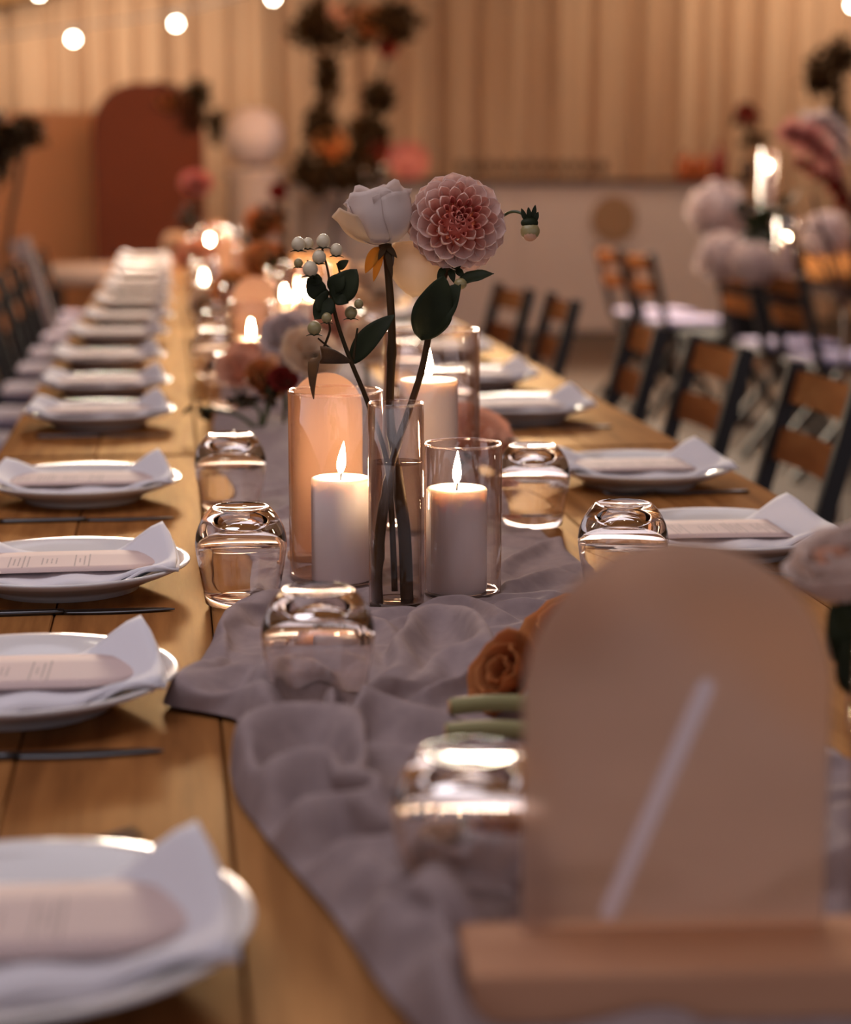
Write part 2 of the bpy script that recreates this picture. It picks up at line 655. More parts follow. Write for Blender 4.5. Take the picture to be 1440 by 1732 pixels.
def drape_geo():
    v, f = [], []
    nx, nz = 900, 8
    x = np.linspace(-4.0, 9.0, nx)
    ph = 0.9 * np.sin(x * 1.3) + 0.5 * np.sin(x * 2.9 + 1)
    d = 0.055 * np.sin(x * 21 + ph * 3) + 0.03 * np.sin(x * 47 + ph * 5) + 0.07 * np.sin(x * 6.1 + ph)
    for j in range(nz + 1):
        t = j / nz
        z = 0.02 + t * 3.3
        for i in range(nx):
            top = 2.36 + 0.23 * (x[i] + 1.32) if x[i] < 3 else 3.354 - 0.05 * (x[i] - 3)
            v.append((x[i] + 0.01 * math.sin(t * 4 + x[i] * 9), 15.2 + d[i] * (0.7 + 0.4 * (1 - t)), min(z, top) if j < nz else top))
    for j in range(nz):
        for i in range(nx - 1):
            f.append((j * nx + i, j * nx + i + 1, (j + 1) * nx + i + 1, (j + 1) * nx + i))
    return v, f


tag(obj('drape', drape_geo(), M['drape']), 'beige pleated drape hanging across the whole back wall', 'curtain')

# ------------------------------------------------------------------ long tables
TX0, TX1, TZ = -0.30, 0.87, 0.75
PL = [-0.30, -0.135, 0.032, 0.195, 0.36, 0.53, 0.70, 0.87]
spans = [(0.45, 3.235, 'nearest section of the long honey wood banquet table, set under the tall vases'),
         (3.26, 6.02, 'second section of the long wood banquet table, just beyond the dark joint'),
         (6.04, 8.62, 'third section of the long wood banquet table, far down the row'),
         (8.64, 10.75, 'last section of the long wood banquet table, near the terracotta arch')]
for ti, (ya, yb, lb) in enumerate(spans):
    t = thing('banquet_table', lb, 'table', ((TX0 + TX1) / 2, (ya + yb) / 2, 0), 0)
    hx, hy = (TX1 - TX0) / 2, (yb - ya) / 2
    cx = (TX0 + TX1) / 2
    for k in range(7):
        mm = M[('table_a', 'table_b', 'table_c')[(k + ti) % 3]]
        obj('plank', box(PL[k] - cx + 0.0008, PL[k + 1] - cx - 0.0008, -hy, hy, 0.712, TZ - 0.0004 * (k % 2), 0.0016), mm, t, smooth=False)
    obj('apron', box(-hx + 0.06, hx - 0.06, -hy + 0.06, hy - 0.06, 0.63, 0.7115), M['table_leg'], t, smooth=False)
    for sx in (-1, 1):
        for sy in (-1, 1):
            px_, py_ = sx * (hx - 0.12), sy * (hy - 0.2)
            obj('leg', box(px_ - 0.035, px_ + 0.035, py_ - 0.035, py_ + 0.035, 0, 0.6295, 0.004), M['table_leg'], t, smooth=False)

# ------------------------------------------------------------------ the gauze runner
RL = [(700, 1732), (640, 1660), (560, 1540), (470, 1440), (400, 1350), (385, 1290), (420, 1262), (452, 1237), (440, 1205),
      (370, 1215), (260, 1200), (330, 1130), (375, 1060), (420, 1020), (430, 930), (400, 830), (375, 770), (360, 720)]
left_pts = [(0.16, 0.86)] + sorted([(P(*q, 0.755).x, P(*q, 0.755).y) for q in RL], key=lambda a: a[1]) + \
           [(0.09, 4.1), (0.11, 4.8), (0.07, 5.5), (0.12, 6.3), (0.1, 7.2), (0.12, 8.2), (0.1, 9.5), (0.11, 11.1)]
LY = np.array([p[1] for p in left_pts])
LX = np.array([p[0] for p in left_pts])
RYX = [(0.86, 0.50), (1.3, 0.52), (1.8, 0.50), (2.22, 0.478), (2.37, 0.474), (2.54, 0.445), (3.0, 0.47), (4, 0.45), (6, 0.46), (8, 0.45), (11.1, 0.46)]
RY_, RX_ = np.array([a for a, b in RYX]), np.array([b for a, b in RYX])


FOOT = []   # (x, y, radius) of what stands on the cloth


def far_noise(x, y):
    return 0.5 + 0.25 * np.sin(23 * x + 9 * np.sin(3.1 * y)) * np.sin(4.2 * y + 7 * x) + 0.2 * np.sin(51 * x + 6 * y + 4 * np.sin(5 * y))


def runner_geo():
    k = np.array(CLOTH).reshape(3, CN, CM).transpose(1, 2, 0)
    near = np.cumsum(np.cumsum(k, 0), 1) / 2000.0 + np.array([0, 0.8, 0.74])
    # the cloth lies flat in front of the wooden block
    kx = np.clip((near[..., 0] - 0.13) / 0.03, 0, 1) * np.clip((1.0 - near[..., 1]) / 0.02, 0, 1)
    near[..., 2] = 0.7535 + (near[..., 2] - 0.7535) * (1 - 0.9 * kx)
    ys = np.arange(2.93, 11.0, 0.03)
    u = np.linspace(0, 1, CM)
    xl, xr = np.interp(ys, LY, LX), np.interp(ys, RY_, RX_)
    X = xl[:, None] + (xr - xl)[:, None] * u[None, :]
    Y = np.repeat(ys[:, None], CM, 1)
    h = 0.026 * np.clip(far_noise(X, Y), 0, 1) * np.clip((Y - 2.9) / 0.3, 0, 1) * np.clip(np.minimum(u, 1 - u) * 9, 0, 1)[None, :]
    for fx, fy, fr in FOOT:
        dd = np.sqrt((X - fx) ** 2 + (Y - fy) ** 2)
        kk = np.clip((dd - fr) / 0.03, 0, 1)
        h = h * kk
    far = np.stack([X, Y, 0.753 + h], -1)
    A = np.concatenate([near, far], 0)
    n, m = A.shape[:2]
    f = [(j * m + i, j * m + i + 1, (j + 1) * m + i + 1, (j + 1) * m + i) for j in range(n - 1) for i in range(m - 1)]
    return A.reshape(-1, 3).tolist(), f


# ------------------------------------------------------------------ place settings
CARD_N = ['nearest', 'second', 'third', 'fourth', 'fifth', 'sixth', 'seventh', 'eighth', 'ninth', 'tenth', 'eleventh',
          'twelfth', 'thirteenth', 'fourteenth', 'fifteenth', 'sixteenth']
PR = 0.142
plate_me = mk_mesh('plate', *lathe([(0, 0.004), (0.072, 0.004), (0.078, 0.0), (0.084, 0.0), (0.086, 0.005), (0.10, 0.011), (0.125, 0.021),
                                    (PR - 0.001, 0.0285), (PR, 0.0305), (PR - 0.0015, 0.0322), (0.135, 0.0312), (0.120, 0.0258), (0.104, 0.0175),
                                    (0.096, 0.0135), (0.088, 0.0115), (0, 0.0105)], 56), M['porcelain'])


def plate_z(r):
    return float(np.interp(r, [0, 0.088, 0.096, 0.104, 0.12, 0.135, 0.2], [0.0105, 0.0115, 0.0135, 0.0175, 0.0258, 0.0312, 0.0322]))


def napkin_layer(flip, z_off, inset, thick, near_drop=0.0, seed=0):
    hx, hy = 0.130 - inset, 0.084 - inset * 0.5

    def fn(u, v):
        x = (-1 + 2 * u) * hx
        y = (-1 + 2 * v) * hy
        z = max(plate_z(math.hypot(x, y)), plate_z(min(abs(x), 0.2)) * 0.9, plate_z(0.6 * math.hypot(x, y)))
        su = max(0, (x - 0.05) / 0.085)
        sv = max(0, (y + 0.055) / 0.125)
        z += 0.015 * su ** 1.8 * sv ** 1.4
        sl = max(0, (-x - 0.06) / 0.09)
        z += 0.012 * sl ** 1.8 * sv ** 1.5
        z += 0.0018 * math.sin(9 * u + 3 * v + seed) + 0.0022 * math.sin(23 * u + seed) * (1 - v) ** 2
        x2 = x - 0.016 * sv ** 2 * su + 0.012 * sv ** 2 * sl
        if v < 0.08:
            z -= near_drop * (1 - v / 0.08)
        return (x2, y + 0.003 * math.sin(7 * u + seed), z + z_off)
    return grid(fn, 30, 16, thick)


nap_low = mk_mesh('lower_fold', *napkin_layer(0, 0.006, 0.0, 0.003, 0.001, 0.4), M['linen'])
nap_up = mk_mesh('upper_fold', *napkin_layer(0, 0.0125, 0.004, 0.0045, 0.004, 1.7), M['linen'])


def card_geo():
    # columns across x so that the card bows gently
    xs = np.concatenate([np.linspace(-0.105, 0.06, 14), 0.06 + 0.05 * np.sin(np.linspace(0.12, PI / 2, 8))])
    v, f = [], []
    for x in xs:
        hw = 0.058 if x <= 0.06 else 0.058 * math.sqrt(max(1e-8, 1 - ((x - 0.06) / 0.05) ** 2))
        for k in range(5):
            y = -hw + 2 * hw * k / 4
            v.append((x, y, 0.0035 * (1 - (x / 0.11) ** 2) + 0.0025 * (x / 0.11) ** 2))
    n = len(v)
    m = len(xs)
    v += [(p[0], p[1], p[2] - 0.0012) for p in v]
    for i in range(m - 1):
        for k in range(4):
            q = (i * 5 + k, (i + 1) * 5 + k, (i + 1) * 5 + k + 1, i * 5 + k + 1)
            f.append(q)
            f.append(tuple(n + a for a in reversed(q)))
    rim = [i * 5 for i in range(m)] + [(m - 1) * 5 + k for k in range(1, 5)] + [i * 5 + 4 for i in range(m - 2, -1, -1)] + [3, 2, 1]
    for a, b in zip(rim, rim[1:] + rim[:1]):
        f.append((b, a, n + a, n + b))
    return v, f


card_me = mk_mesh('menu_card', *card_geo(), M['card'])


def knife_parts():
    pr = [(-0.115, 0.0085), (-0.112, 0.0095), (-0.02, 0.0072), (0.0, 0.006)]
    h = grid(lambda u, v: (-0.115 + 0.115 * u, (v - 0.5) * 2 * (0.0072 + 0.0012 * math.cos(u * 3)), 0.0045 + 0.001 * math.sin(PI * v)), 12, 4, 0.0045)

    def bl(u, v):
        x = 0.0 + 0.118 * u
        top = 0.008 * math.sqrt(max(0.0, 1 - u ** 6))
        bot = -0.006 - 0.004 * math.sin(PI * min(u * 1.1, 1))
        bot = bot * math.sqrt(max(0.0, 1 - u ** 3))
        return (x, bot + (top - bot) * v, 0.0028)
    return h, grid(bl, 18, 3, 0.0018)


def fork_parts():
    def hd(u, v):
        x = -0.11 + 0.145 * u
        wdt = 0.0065 * (1 - 0.55 * math.sin(PI * min(1, max(0, (u - 0.15) / 0.85)) * 0.9))
        return (x, (v - 0.5) * 2 * wdt, 0.004 + 0.004 * max(0, u - 0.7) / 0.3)
    h = grid(hd, 14, 3, 0.0028)
    neck = grid(lambda u, v: (0.035 + 0.028 * u, (v - 0.5) * 2 * (0.003 + 0.0095 * math.sin(PI / 2 * u)), 0.008 - 0.0035 * u), 8, 3, 0.0018)
    tines = [tube([(0.062, y, 0.0036), (0.085, y, 0.0030), (0.108, y * 0.96, 0.0062)], (0.0018, 0.0009), 6, 6) for y in (-0.0105, -0.0035, 0.0035, 0.0105)]
    return h, neck, tines


kh, kb = knife_parts()
knife0 = thing('table_knife', 'k', 'knife')
obj('handle', kh, M['steel'], knife0)
obj('blade', kb, M['steel'], knife0)
fh, fn_, ft = fork_parts()
fork0 = thing('table_fork', 'f', 'fork')
obj('handle', fh, M['steel'], fork0)
obj('fork_neck', fn_, M['steel'], fork0)
for g in ft:
    obj('tine', g, M['steel'], fork0)

# overturned stemless glass: foot of thick glass on top
tumb_prof = [(0.0384, 0.0), (0.0392, 0.0001), (0.0399, 0.0010), (0.0425, 0.018), (0.0465, 0.040), (0.0492, 0.058), (0.0497, 0.067), (0.0485, 0.076),
             (0.0460, 0.084), (0.0425, 0.0915), (0.0375, 0.0988), (0.0330, 0.1040), (0.0310, 0.1058), (0.0285, 0.1062), (0.0262, 0.1052), (0, 0.1044),
             (0, 0.0925), (0.012, 0.0918), (0.024, 0.0890), (0.0345, 0.0835), (0.0425, 0.0760), (0.0464, 0.0680), (0.0476, 0.0600), (0.0448, 0.040), (0.0408, 0.018), (0.0381, 0.0010)]
tumb_me = mk_mesh('stemless_glass', *lathe(tumb_prof, 44, closed=True), M['thick'])



def setting(x, y, side, n, first=False):
    """side -1: guest sits at the left (-x), +1: at the right"""
    row = 'left' if side < 0 else 'right'
    nm = CARD_N[n]
    whr = f'{nm} place of the {row} row'
    z = TZ
    pl = link('dinner_plate', plate_me, None, (x, y, z))
    tag(pl, f'round white dinner plate under a napkin, {whr}', 'plate', f'white dinner plates of the {row} row')
    nk = thing('napkin', f'white folded napkin with raised corner, {whr}', 'napkin', (x, y, z), 0.02 * math.sin(n * 2.1), f'white napkins of the {row} row')
    link('lower_fold', nap_low, nk)
    link('upper_fold', nap_up, nk)
    cx_ = x + (-0.005 if side < 0 else -0.03)
    cd = link('menu_card', card_me, None, (cx_, y + 0.004, z + 0.0265))
    cd.rotation_euler = (0, 0, (0 if side < 0 else PI) + random.uniform(-0.03, 0.03))
    tag(cd, f'blush arched menu card with small print, {whr}', 'card', f'menu cards of the {row} row')
    return pl


LEFT = [(-0.102, 1.12), (-0.145, 1.712), (-0.130, 2.21), (-0.137, 2.822), (-0.143, 3.65), (-0.150, 4.16), (-0.163, 4.75), (-0.158, 5.42),
        (-0.145, 6.03), (-0.14, 6.75), (-0.138, 7.45), (-0.14, 8.1), (-0.14, 8.85), (-0.14, 9.5), (-0.14, 10.2)]
for n, (x, y) in enumerate(LEFT):
    setting(x, y, -1, n)
    lb = f'{CARD_N[n]} place of the left row'
    ky = {1: 1.712 - 0.162, 2: 2.21 - 0.137, 3: 2.822 - 0.186}.get(n, y - 0.165)
    dup(knife0, ((-0.125, -0.135, -0.125, -0.125)[n] if n < 4 else x + 0.01, ky, TZ), 0.0, f'dark table knife in front of the plate at the {lb}', 'dark knives of the left row')
    dup(fork0, (x - 0.03, y + 0.178, TZ), (0.42 if n == 0 else 0.0), f'dark table fork beyond the plate at the {lb}', 'dark forks of the left row')

RIGHT = [(0.668, 2.315), (0.692, 2.85), (0.652, 3.645), (0.648, 4.20), (0.655, 4.85), (0.655, 5.45), (0.655, 6.1), (0.655, 6.75), (0.655, 7.4)]
for n, (x, y) in enumerate(RIGHT):
    setting(x, y, 1, n)
    lb = f'{CARD_N[n]} place of the right row'
    dup(fork0, (x + 0.03, y - (0.105 if n == 1 else 0.155), TZ), PI + (0.06 if n == 1 else 0), f'dark table fork in front of the plate at the {lb}', 'dark forks of the right row')
    dup(knife0, (x, y + 0.175, TZ), PI, f'dark table knife beyond the plate at the {lb}', 'dark knives of the right row')

TUMB = [((0.066, 2.087), 'overturned stemless glass half on the runner, left of the tall vase with the peach arch'),
        ((0.072, 2.675), 'overturned stemless glass beside the fourth plate of the left row'),
        ((0.466, 2.515), 'overturned stemless glass right behind the short candle vase, before the second right plate'),
        ((0.482, 2.055), 'overturned stemless glass just above the large arched sign'),
        ((0.118, 1.655), 'blurred overturned stemless glass on the runner left of the gauze knot'),
        ((0.178, 1.165), 'nearest, most blurred overturned stemless glass left of the arched sign'),
        ((0.105, 3.86), 'overturned stemless glass just past the table joint beside the fifth left plate'),
        ((0.085, 4.45), 'overturned stemless glass beside the sixth left plate'),
        ((0.10, 5.0), 'overturned stemless glass beside the seventh left plate'),
        ((0.10, 5.6), 'overturned stemless glass beside the eighth left plate'),
        ((0.10, 6.25), 'overturned stemless glass beside the ninth left plate'),
        ((0.10, 6.95), 'overturned stemless glass beside the tenth left plate'),
        ((0.10, 7.65), 'overturned stemless glass beside the eleventh left plate'),
        ((0.10, 8.4), 'overturned stemless glass beside the twelfth left plate'),
        ((0.10, 9.1), 'overturned stemless glass beside the thirteenth left plate'),
        ((0.49, 3.5), 'overturned stemless glass beside the third right plate'),
        ((0.48, 4.1), 'overturned stemless glass beside the fourth right plate'),
        ((0.49, 5.0), 'overturned stemless glass beside the fifth right plate'),
        ((0.49, 5.7), 'overturned stemless glass beside the sixth right plate')]
for (x, y), lb in TUMB:
    FOOT.append((x, y, 0.045))
    tag(link('stemless_glass', tumb_me, None, (x, y, TZ + 0.0045)), lb, 'glass', 'overturned stemless glasses')


def kill(root):
    for c in list(root.children):
        kill(c)
    bpy.data.objects.remove(root)


for o in (knife0, fork0):
    kill(o)

# ------------------------------------------------------------------ candles and cylinder vases
FL = [(0, 0), (0.0026, 0.0015), (0.0044, 0.006), (0.0050, 0.011), (0.0042, 0.018), (0.0028, 0.025), (0.0013, 0.031), (0, 0.036)]


def cylinder_vase(x, y, r, h, label, group='glass candle cylinders', z=TZ + 0.0045, seg=48):
    t = thing('cylinder_vase', label, 'vase', (x, y, z), 0, group)
    w_ = 0.0026
    obj('wall', lathe([(r, 0.006), (r, h), (r - w_, h), (r - w_, 0.008)], seg, closed=False), M['glass'], t)
    obj('rim', lathe([(r + 0.0003, h - 0.0012), (r + 0.0004, h + 0.0006), (r - w_ / 2, h + 0.0014), (r - w_ - 0.0004, h + 0.0006), (r - w_ - 0.0003, h - 0.0012)], seg, closed=True), M['rimglass'], t)
    obj('thick_base', lathe([(0, 0), (r - 0.004, 0), (r, 0.003), (r, 0.0065), (r - w_, 0.0085), (r - 0.006, 0.0072), (0, 0.0068)], seg), M['thick'], t)
    FOOT.append((x, y, r + 0.004))
    return t


def pillar_candle(x, y, r, h, label, z=TZ + 0.0117, lean=(0.0, 0.0), fs=1.0, seg=36, group='white pillar candles', lit=True):
    t = thing('pillar_candle', label, 'candle', (x, y, z), 0, group)
    obj('wax_body', lathe([(0, 0), (r - 0.001, 0), (r, 0.001), (r, h - 0.003), (r - 0.0008, h - 0.0008), (r - 0.003, h), (r - 0.007, h - 0.0006), (r * 0.45, h - 0.0028), (0, h - 0.0036)], seg), M['wax'], t)
    obj('wick', tube([(0, 0, h - 0.004), (0.0006, 0, h + 0.003), (lean[0] * 0.25 + 0.001, 0, h + 0.0075)], 0.0010, 6, 5), M['wick'], t)
    if not lit:
        return t
    g = lathe([(a * fs, b * fs) for a, b in FL], 12)
    v = []
    for p in g[0]:
        k = p[2] / 0.036
        v.append((p[0] + lean[0] * k ** 1.3, p[1] + lean[1] * k ** 1.3, p[2] + h + 0.0045))
    obj('flame', (v, g[1]), M['flame'], t)
    return t


cylinder_vase(0.178, 2.192, 0.0535, 0.218, 'wide glass cylinder vase on the left, enclosing a pillar candle')
pillar_candle(0.181, 2.16, 0.0335, 0.117, 'white pillar candle burning in the left cylinder vase', lean=(0.004, 0), fs=1.0)
cylinder_vase(0.326, 2.478, 0.062, 0.262, 'tallest glass cylinder vase standing at the back of the group')
pillar_candle(0.322, 2.475, 0.0375, 0.192, 'tall white pillar candle burning in the rear cylinder vase')
cylinder_vase(0.309, 2.085, 0.0425, 0.170, 'short glass cylinder vase on the right, enclosing a pillar candle')
pillar_candle(0.302, 2.085, 0.0335, 0.115, 'white pillar candle burning in the short right cylinder vase', lean=(0.001, 0))
cylinder_vase(0.452, 1.10, 0.046, 0.19, 'blurred glass cylinder vase at the right edge beside the arched sign')
pillar_candle(0.452, 1.10, 0.036, 0.135, 'blurred unlit white pillar candle at the right edge beside the arched sign', lit=False)

# arch cards on small wooden feet
archs_me = {}


def arch_card(x, y, wd, h, label, rz=0.0):
    t = thing('arched_sign', label, 'sign', (x, y, TZ + 0.004), rz, 'small peach arched signs along the runner')
    obj('panel', shift(prism(arch(wd, h), -0.0018, 0.0018), (0, 0, 0.006)), M['peach_card'], t, smooth=False)
    obj('foot', box(-wd * 0.55, wd * 0.55, -0.014, 0.014, 0, 0.012, 0.002), M['sign_wood'], t, smooth=False)
    FOOT.append((x, y, wd * 0.55))
    return t


arch_card(0.176, 2.300, 0.086, 0.222, 'narrow peach arched sign glowing behind the left candle vase')

# ------------------------------------------------------------------ foreground arched sign in its wooden block
sg = thing('table_number_sign', 'large blurred taupe arched table sign in a wooden block, a white stroke on it', 'sign', (0.2815, 1.052, TZ + 0.002), -0.07)
SW, SH = 0.178, 0.240
obj('panel', shift(prism(arch(SW, SH, 40), 0.004, 0.008), (0, 0, 0.020)), M['arch_sign'], sg, smooth=False)
obj('wooden_block', box(-0.125, 0.16, -0.060, 0.020, 0, 0.030, 0.002), M['sign_wood'], sg, smooth=False)


def stroke(p, q, wd, y, th):
    p, q = Vector(p), Vector(q)
    d = (q - p).normalized()
    n = Vector((-d.y, d.x))
    o = []
    for k in range(9):
        a = PI / 2 + PI * k / 8
        o.append(p + d * (wd / 2 * math.cos(a)) + n * (wd / 2 * math.sin(a)))
    for k in range(9):
        a = -PI / 2 + PI * k / 8
        o.append(q + d * (wd / 2 * math.cos(a)) + n * (wd / 2 * math.sin(a)))
    return prism([(a.x, a.y) for a in o], y - th, y)


tag(obj('numeral', stroke((-0.038, 0.0415), (0.0155, 0.175), 0.0105, 0.0039, 0.0008), M['white_paint'], sg, smooth=False), 'white hand-painted slanting figure one')
for fx in np.linspace(-0.125, 0.16, 10):
    for fy in (-0.05, -0.02, 0.01):
        FOOT.append((0.2845 + fx, 1.052 + fy - 0.07 * fx, 0.018))

# ------------------------------------------------------------------ bud vase and its flowers
BX, BY = 0.229, 2.030
bv = thing('bud_vase', 'slim glass bud vase of water holding three flower stems', 'vase', (BX, BY, TZ + 0.0045))
BR, BH = 0.0295, 0.222
obj('wall', lathe([(BR, 0.008), (BR, BH), (BR - 0.002, BH), (BR - 0.002, 0.0105)], 48), M['glass'], bv)
obj('rim', lathe([(BR + 0.0003, BH - 0.0012), (BR + 0.0004, BH + 0.0004), (BR - 0.001, BH + 0.0012), (BR - 0.0024, BH + 0.0004), (BR - 0.0023, BH - 0.0012)], 48, closed=True), M['rimglass'], bv)
obj('thick_base', lathe([(0, 0), (BR - 0.004, 0), (BR, 0.004), (BR, 0.0085), (BR - 0.002, 0.011), (BR - 0.006, 0.0092), (0, 0.0088)], 48), M['thick'], bv)
obj('water', lathe([(0, 0.0112), (BR - 0.0025, 0.0112), (BR - 0.0025, 0.160), (BR - 0.0035, 0.1588), (0, 0.1585)], 48), M['water'], bv)
FOOT.append((BX, BY, BR + 0.006))


def W(px, py, d=2.105):
    return PD(px, py, d)


def leaf_geo(base, tip, wd, normal, bend=0.0, fold=0.15, n=12, thick=0.0006, wav=0.0):
    base, tip = Vector(base), Vector(tip)
    d = tip - base
    L = d.length
    d.normalize()
    nn = Vector(normal)
    nn = (nn - d * nn.dot(d)).normalized()
    s = d.cross(nn)

    def fn(u, v):
        a = -1 + 2 * u
        prof = math.sin(PI * v ** 0.8) ** 0.75 if 0 < v < 1 else 0.0
        ww = wd / 2 * prof
        return base + d * (L * v) + s * (a * ww) + nn * (fold * abs(a) * ww + bend * math.sin(PI * v) + wav * math.sin(v * 14 + a * 2) * abs(a))
    return grid(fn, 6, n, thick)


def local(geo, o):
    return shift(geo, -o.location)


view = -FW

# --- rose
rose = thing('rose_stem', 'white garden rose on a dark stem in the bud vase', 'flower', (0.2290, 2.030, TZ + 0.016))
rs = [W(689, 1036, 2.095), W(684, 900, 2.10), W(668, 780, 2.105), W(660, 690, 2.11), W(663, 560, 2.115), W(655, 440, 2.12), W(650, 412, 2.12)]
obj('stem', local(tube(rs, lambda t: 0.0052 * (1 - t) + 0.0040 * t + (0.0022 if t < 0.33 else 0), 10, 60, (0.42, 0.62)), rose), M['stem'], rose)


def rose_petal(rad, hgt, wid, lip, flare, n=10):
    """one wrapped petal of a globe standing on +z, facing +x; flare opens it, lip rolls its edge out"""
    def fn(u, v):
        e = -1 + 2 * u
        a = e * wid * (0.45 + 0.55 * math.sin(min(1, v * 1.3) * PI / 2))
        ph = v * (1 - 0.15 * e * e + 0.035 * math.sin(5 * e + rad * 900) * v) * math.radians(128 - 45 * flare)
        r = rad * (math.sin(ph) ** 0.85 if ph > 0 else 0.0)
        z = hgt * 0.5 * (1 - math.cos(ph)) * (1 + 0.12 * flare)
        r += flare * rad * 0.55 * v ** 2
        if v > 0.82:
            k = (v - 0.82) / 0.18
            r += lip * k ** 1.2 * (1 + 0.5 * math.sin(e * 7 + rad * 700))
            z += lip * 0.25 * math.sin(e * 5 + rad * 300) * k
        return (r * math.cos(a), r * math.sin(a), z)
    return grid(fn, n, 14, 0.0006)


def rose_bloom(parent, base, axis, R, H, m, layers, seed=1, spin=0.0):
    r = random.Random(seed)
    q = Vector((0, 0, 1)).rotation_difference(Vector(axis).normalized())
    for (cnt, fr, fh, wid, lip, flare) in layers:
        for k in range(cnt):
            me = mk_mesh('petal', *rose_petal(R * fr * r.uniform(0.95, 1.04), H * fh * r.uniform(0.95, 1.05), wid, lip * R, flare), m)
            o = link('petal', me, parent)
            o.rotation_mode = 'QUATERNION'
            o.rotation_quaternion = q @ Quaternion((0, 0, 1), spin + 2 * PI * k / cnt + fr * 2.3 + r.uniform(-0.15, 0.15))
            o.location = Vector(base) - parent.location


RA = (UP * 0.95 + view * 0.05 - RT * 0.12)
rose_bloom(rose, W(650, 414, 2.12), RA, 0.0350, 0.070, M['rose'],
           [(3, 0.50, 1.0, 1.3, 0.06, 0.0), (4, 0.70, 1.05, 1.1, 0.10, 0.0), (4, 0.86, 1.06, 1.0, 0.20, 0.0), (4, 1.0, 1.0, 1.1, 0.11, 0.0)], 3, -PI / 2 + 0.35)
# opened outer petals: one at the left, one hanging towards the viewer on the right
me = mk_mesh('petal', *rose_petal(0.042, 0.056, 0.8, 0.004, 0.35), M['rose_warm'])
o = link('petal', me, rose)
o.rotation_mode = 'QUATERNION'
o.rotation_quaternion = Vector((0, 0, 1)).rotation_difference(RA.normalized()) @ Quaternion((0, 0, 1), PI + 0.15)
o.location = W(652, 412, 2.125) - rose.location


def hang(u, v):
    a = -1 + 2 * u
    wd_ = 0.031 * math.sin(PI * (0.18 + 0.80 * v)) ** 0.55
    c = W(700 + 10 * v, 408 + 92 * v, 2.135)
    return c + RT * (a * wd_) - view * (0.016 * a * a) + view * (0.014 * math.sin(PI * v))


obj('petal', local(grid(hang, 12, 12, 0.0006), rose), M['rose_warm'], rose)
for (a, b, c_) in (((640, 425), (618, 462), 10), ((646, 428), (632, 476), 7), ((655, 425), (664, 452), 8)):
    mm = M['sepal'] if c_ != 8 else M['leaf_old']
    obj('sepal', local(leaf_geo(W(a[0], a[1] - 8, 2.112), W(b[0], b[1], 2.108), c_ / 1000 * 1.3, view, 0.002), rose), mm, rose)
# dark sepals at the stem's top
for b in ((664, 470), (640, 440), (672, 436)):
    obj('sepal', local(leaf_geo(W(653, 414, 2.112), W(*b, 2.106), 0.007, view, 0.003), rose), M['stem'], rose)
obj('calyx', local(ball(W(652, 418, 2.12), 0.0075, 12, 8), rose), M['stem'], rose)
obj('leaf', local(leaf_geo(W(592, 615, 2.10), W(668, 532, 2.085), 0.031, view * 0.8 + UP * 0.45 - RT * 0.35, 0.004, 0.12, 14), rose), M['leaf'], rose)

# --- dahlia
dah = thing('dahlia_stem', 'blush pink dahlia in full bloom on a reddish stem in the bud vase', 'flower', (0.2290, 2.030, TZ + 0.016))
ds = [W(640, 1030, 2.085), W(638, 960, 2.088), W(650, 850, 2.095), W(668, 765, 2.10), W(690, 700, 2.105), W(715, 620, 2.11), W(735, 520, 2.115), W(762, 440, 2.125)]
obj('stem', local(tube(ds, lambda t: 0.0050 - 0.0018 * t + (0.0014 if t < 0.3 else 0), 10, 60, (0.17, 0.33, 0.45)), dah), M['stem'], dah)


def dahlia_petal(L, wd, cup, n=8):
    def fn(u, v):
        a = -1 + 2 * u
        if v < 0.62:
            k = v / 0.62
            prof = 0.34 + 0.66 * k * k * (3 - 2 * k)
        else:
            prof = math.sqrt(max(0.0, 1 - ((v - 0.62) / 0.38) ** 2))
        x = a * wd / 2 * prof
        z = cup * (a * a) * wd * (0.4 + 0.6 * prof) * (1 - 0.3 * v) + 0.16 * L * v ** 2.2
        return (x * (1 - 0.25 * cup * a * a), L * v, z)
    return grid(fn, n, 10, 0.0004)


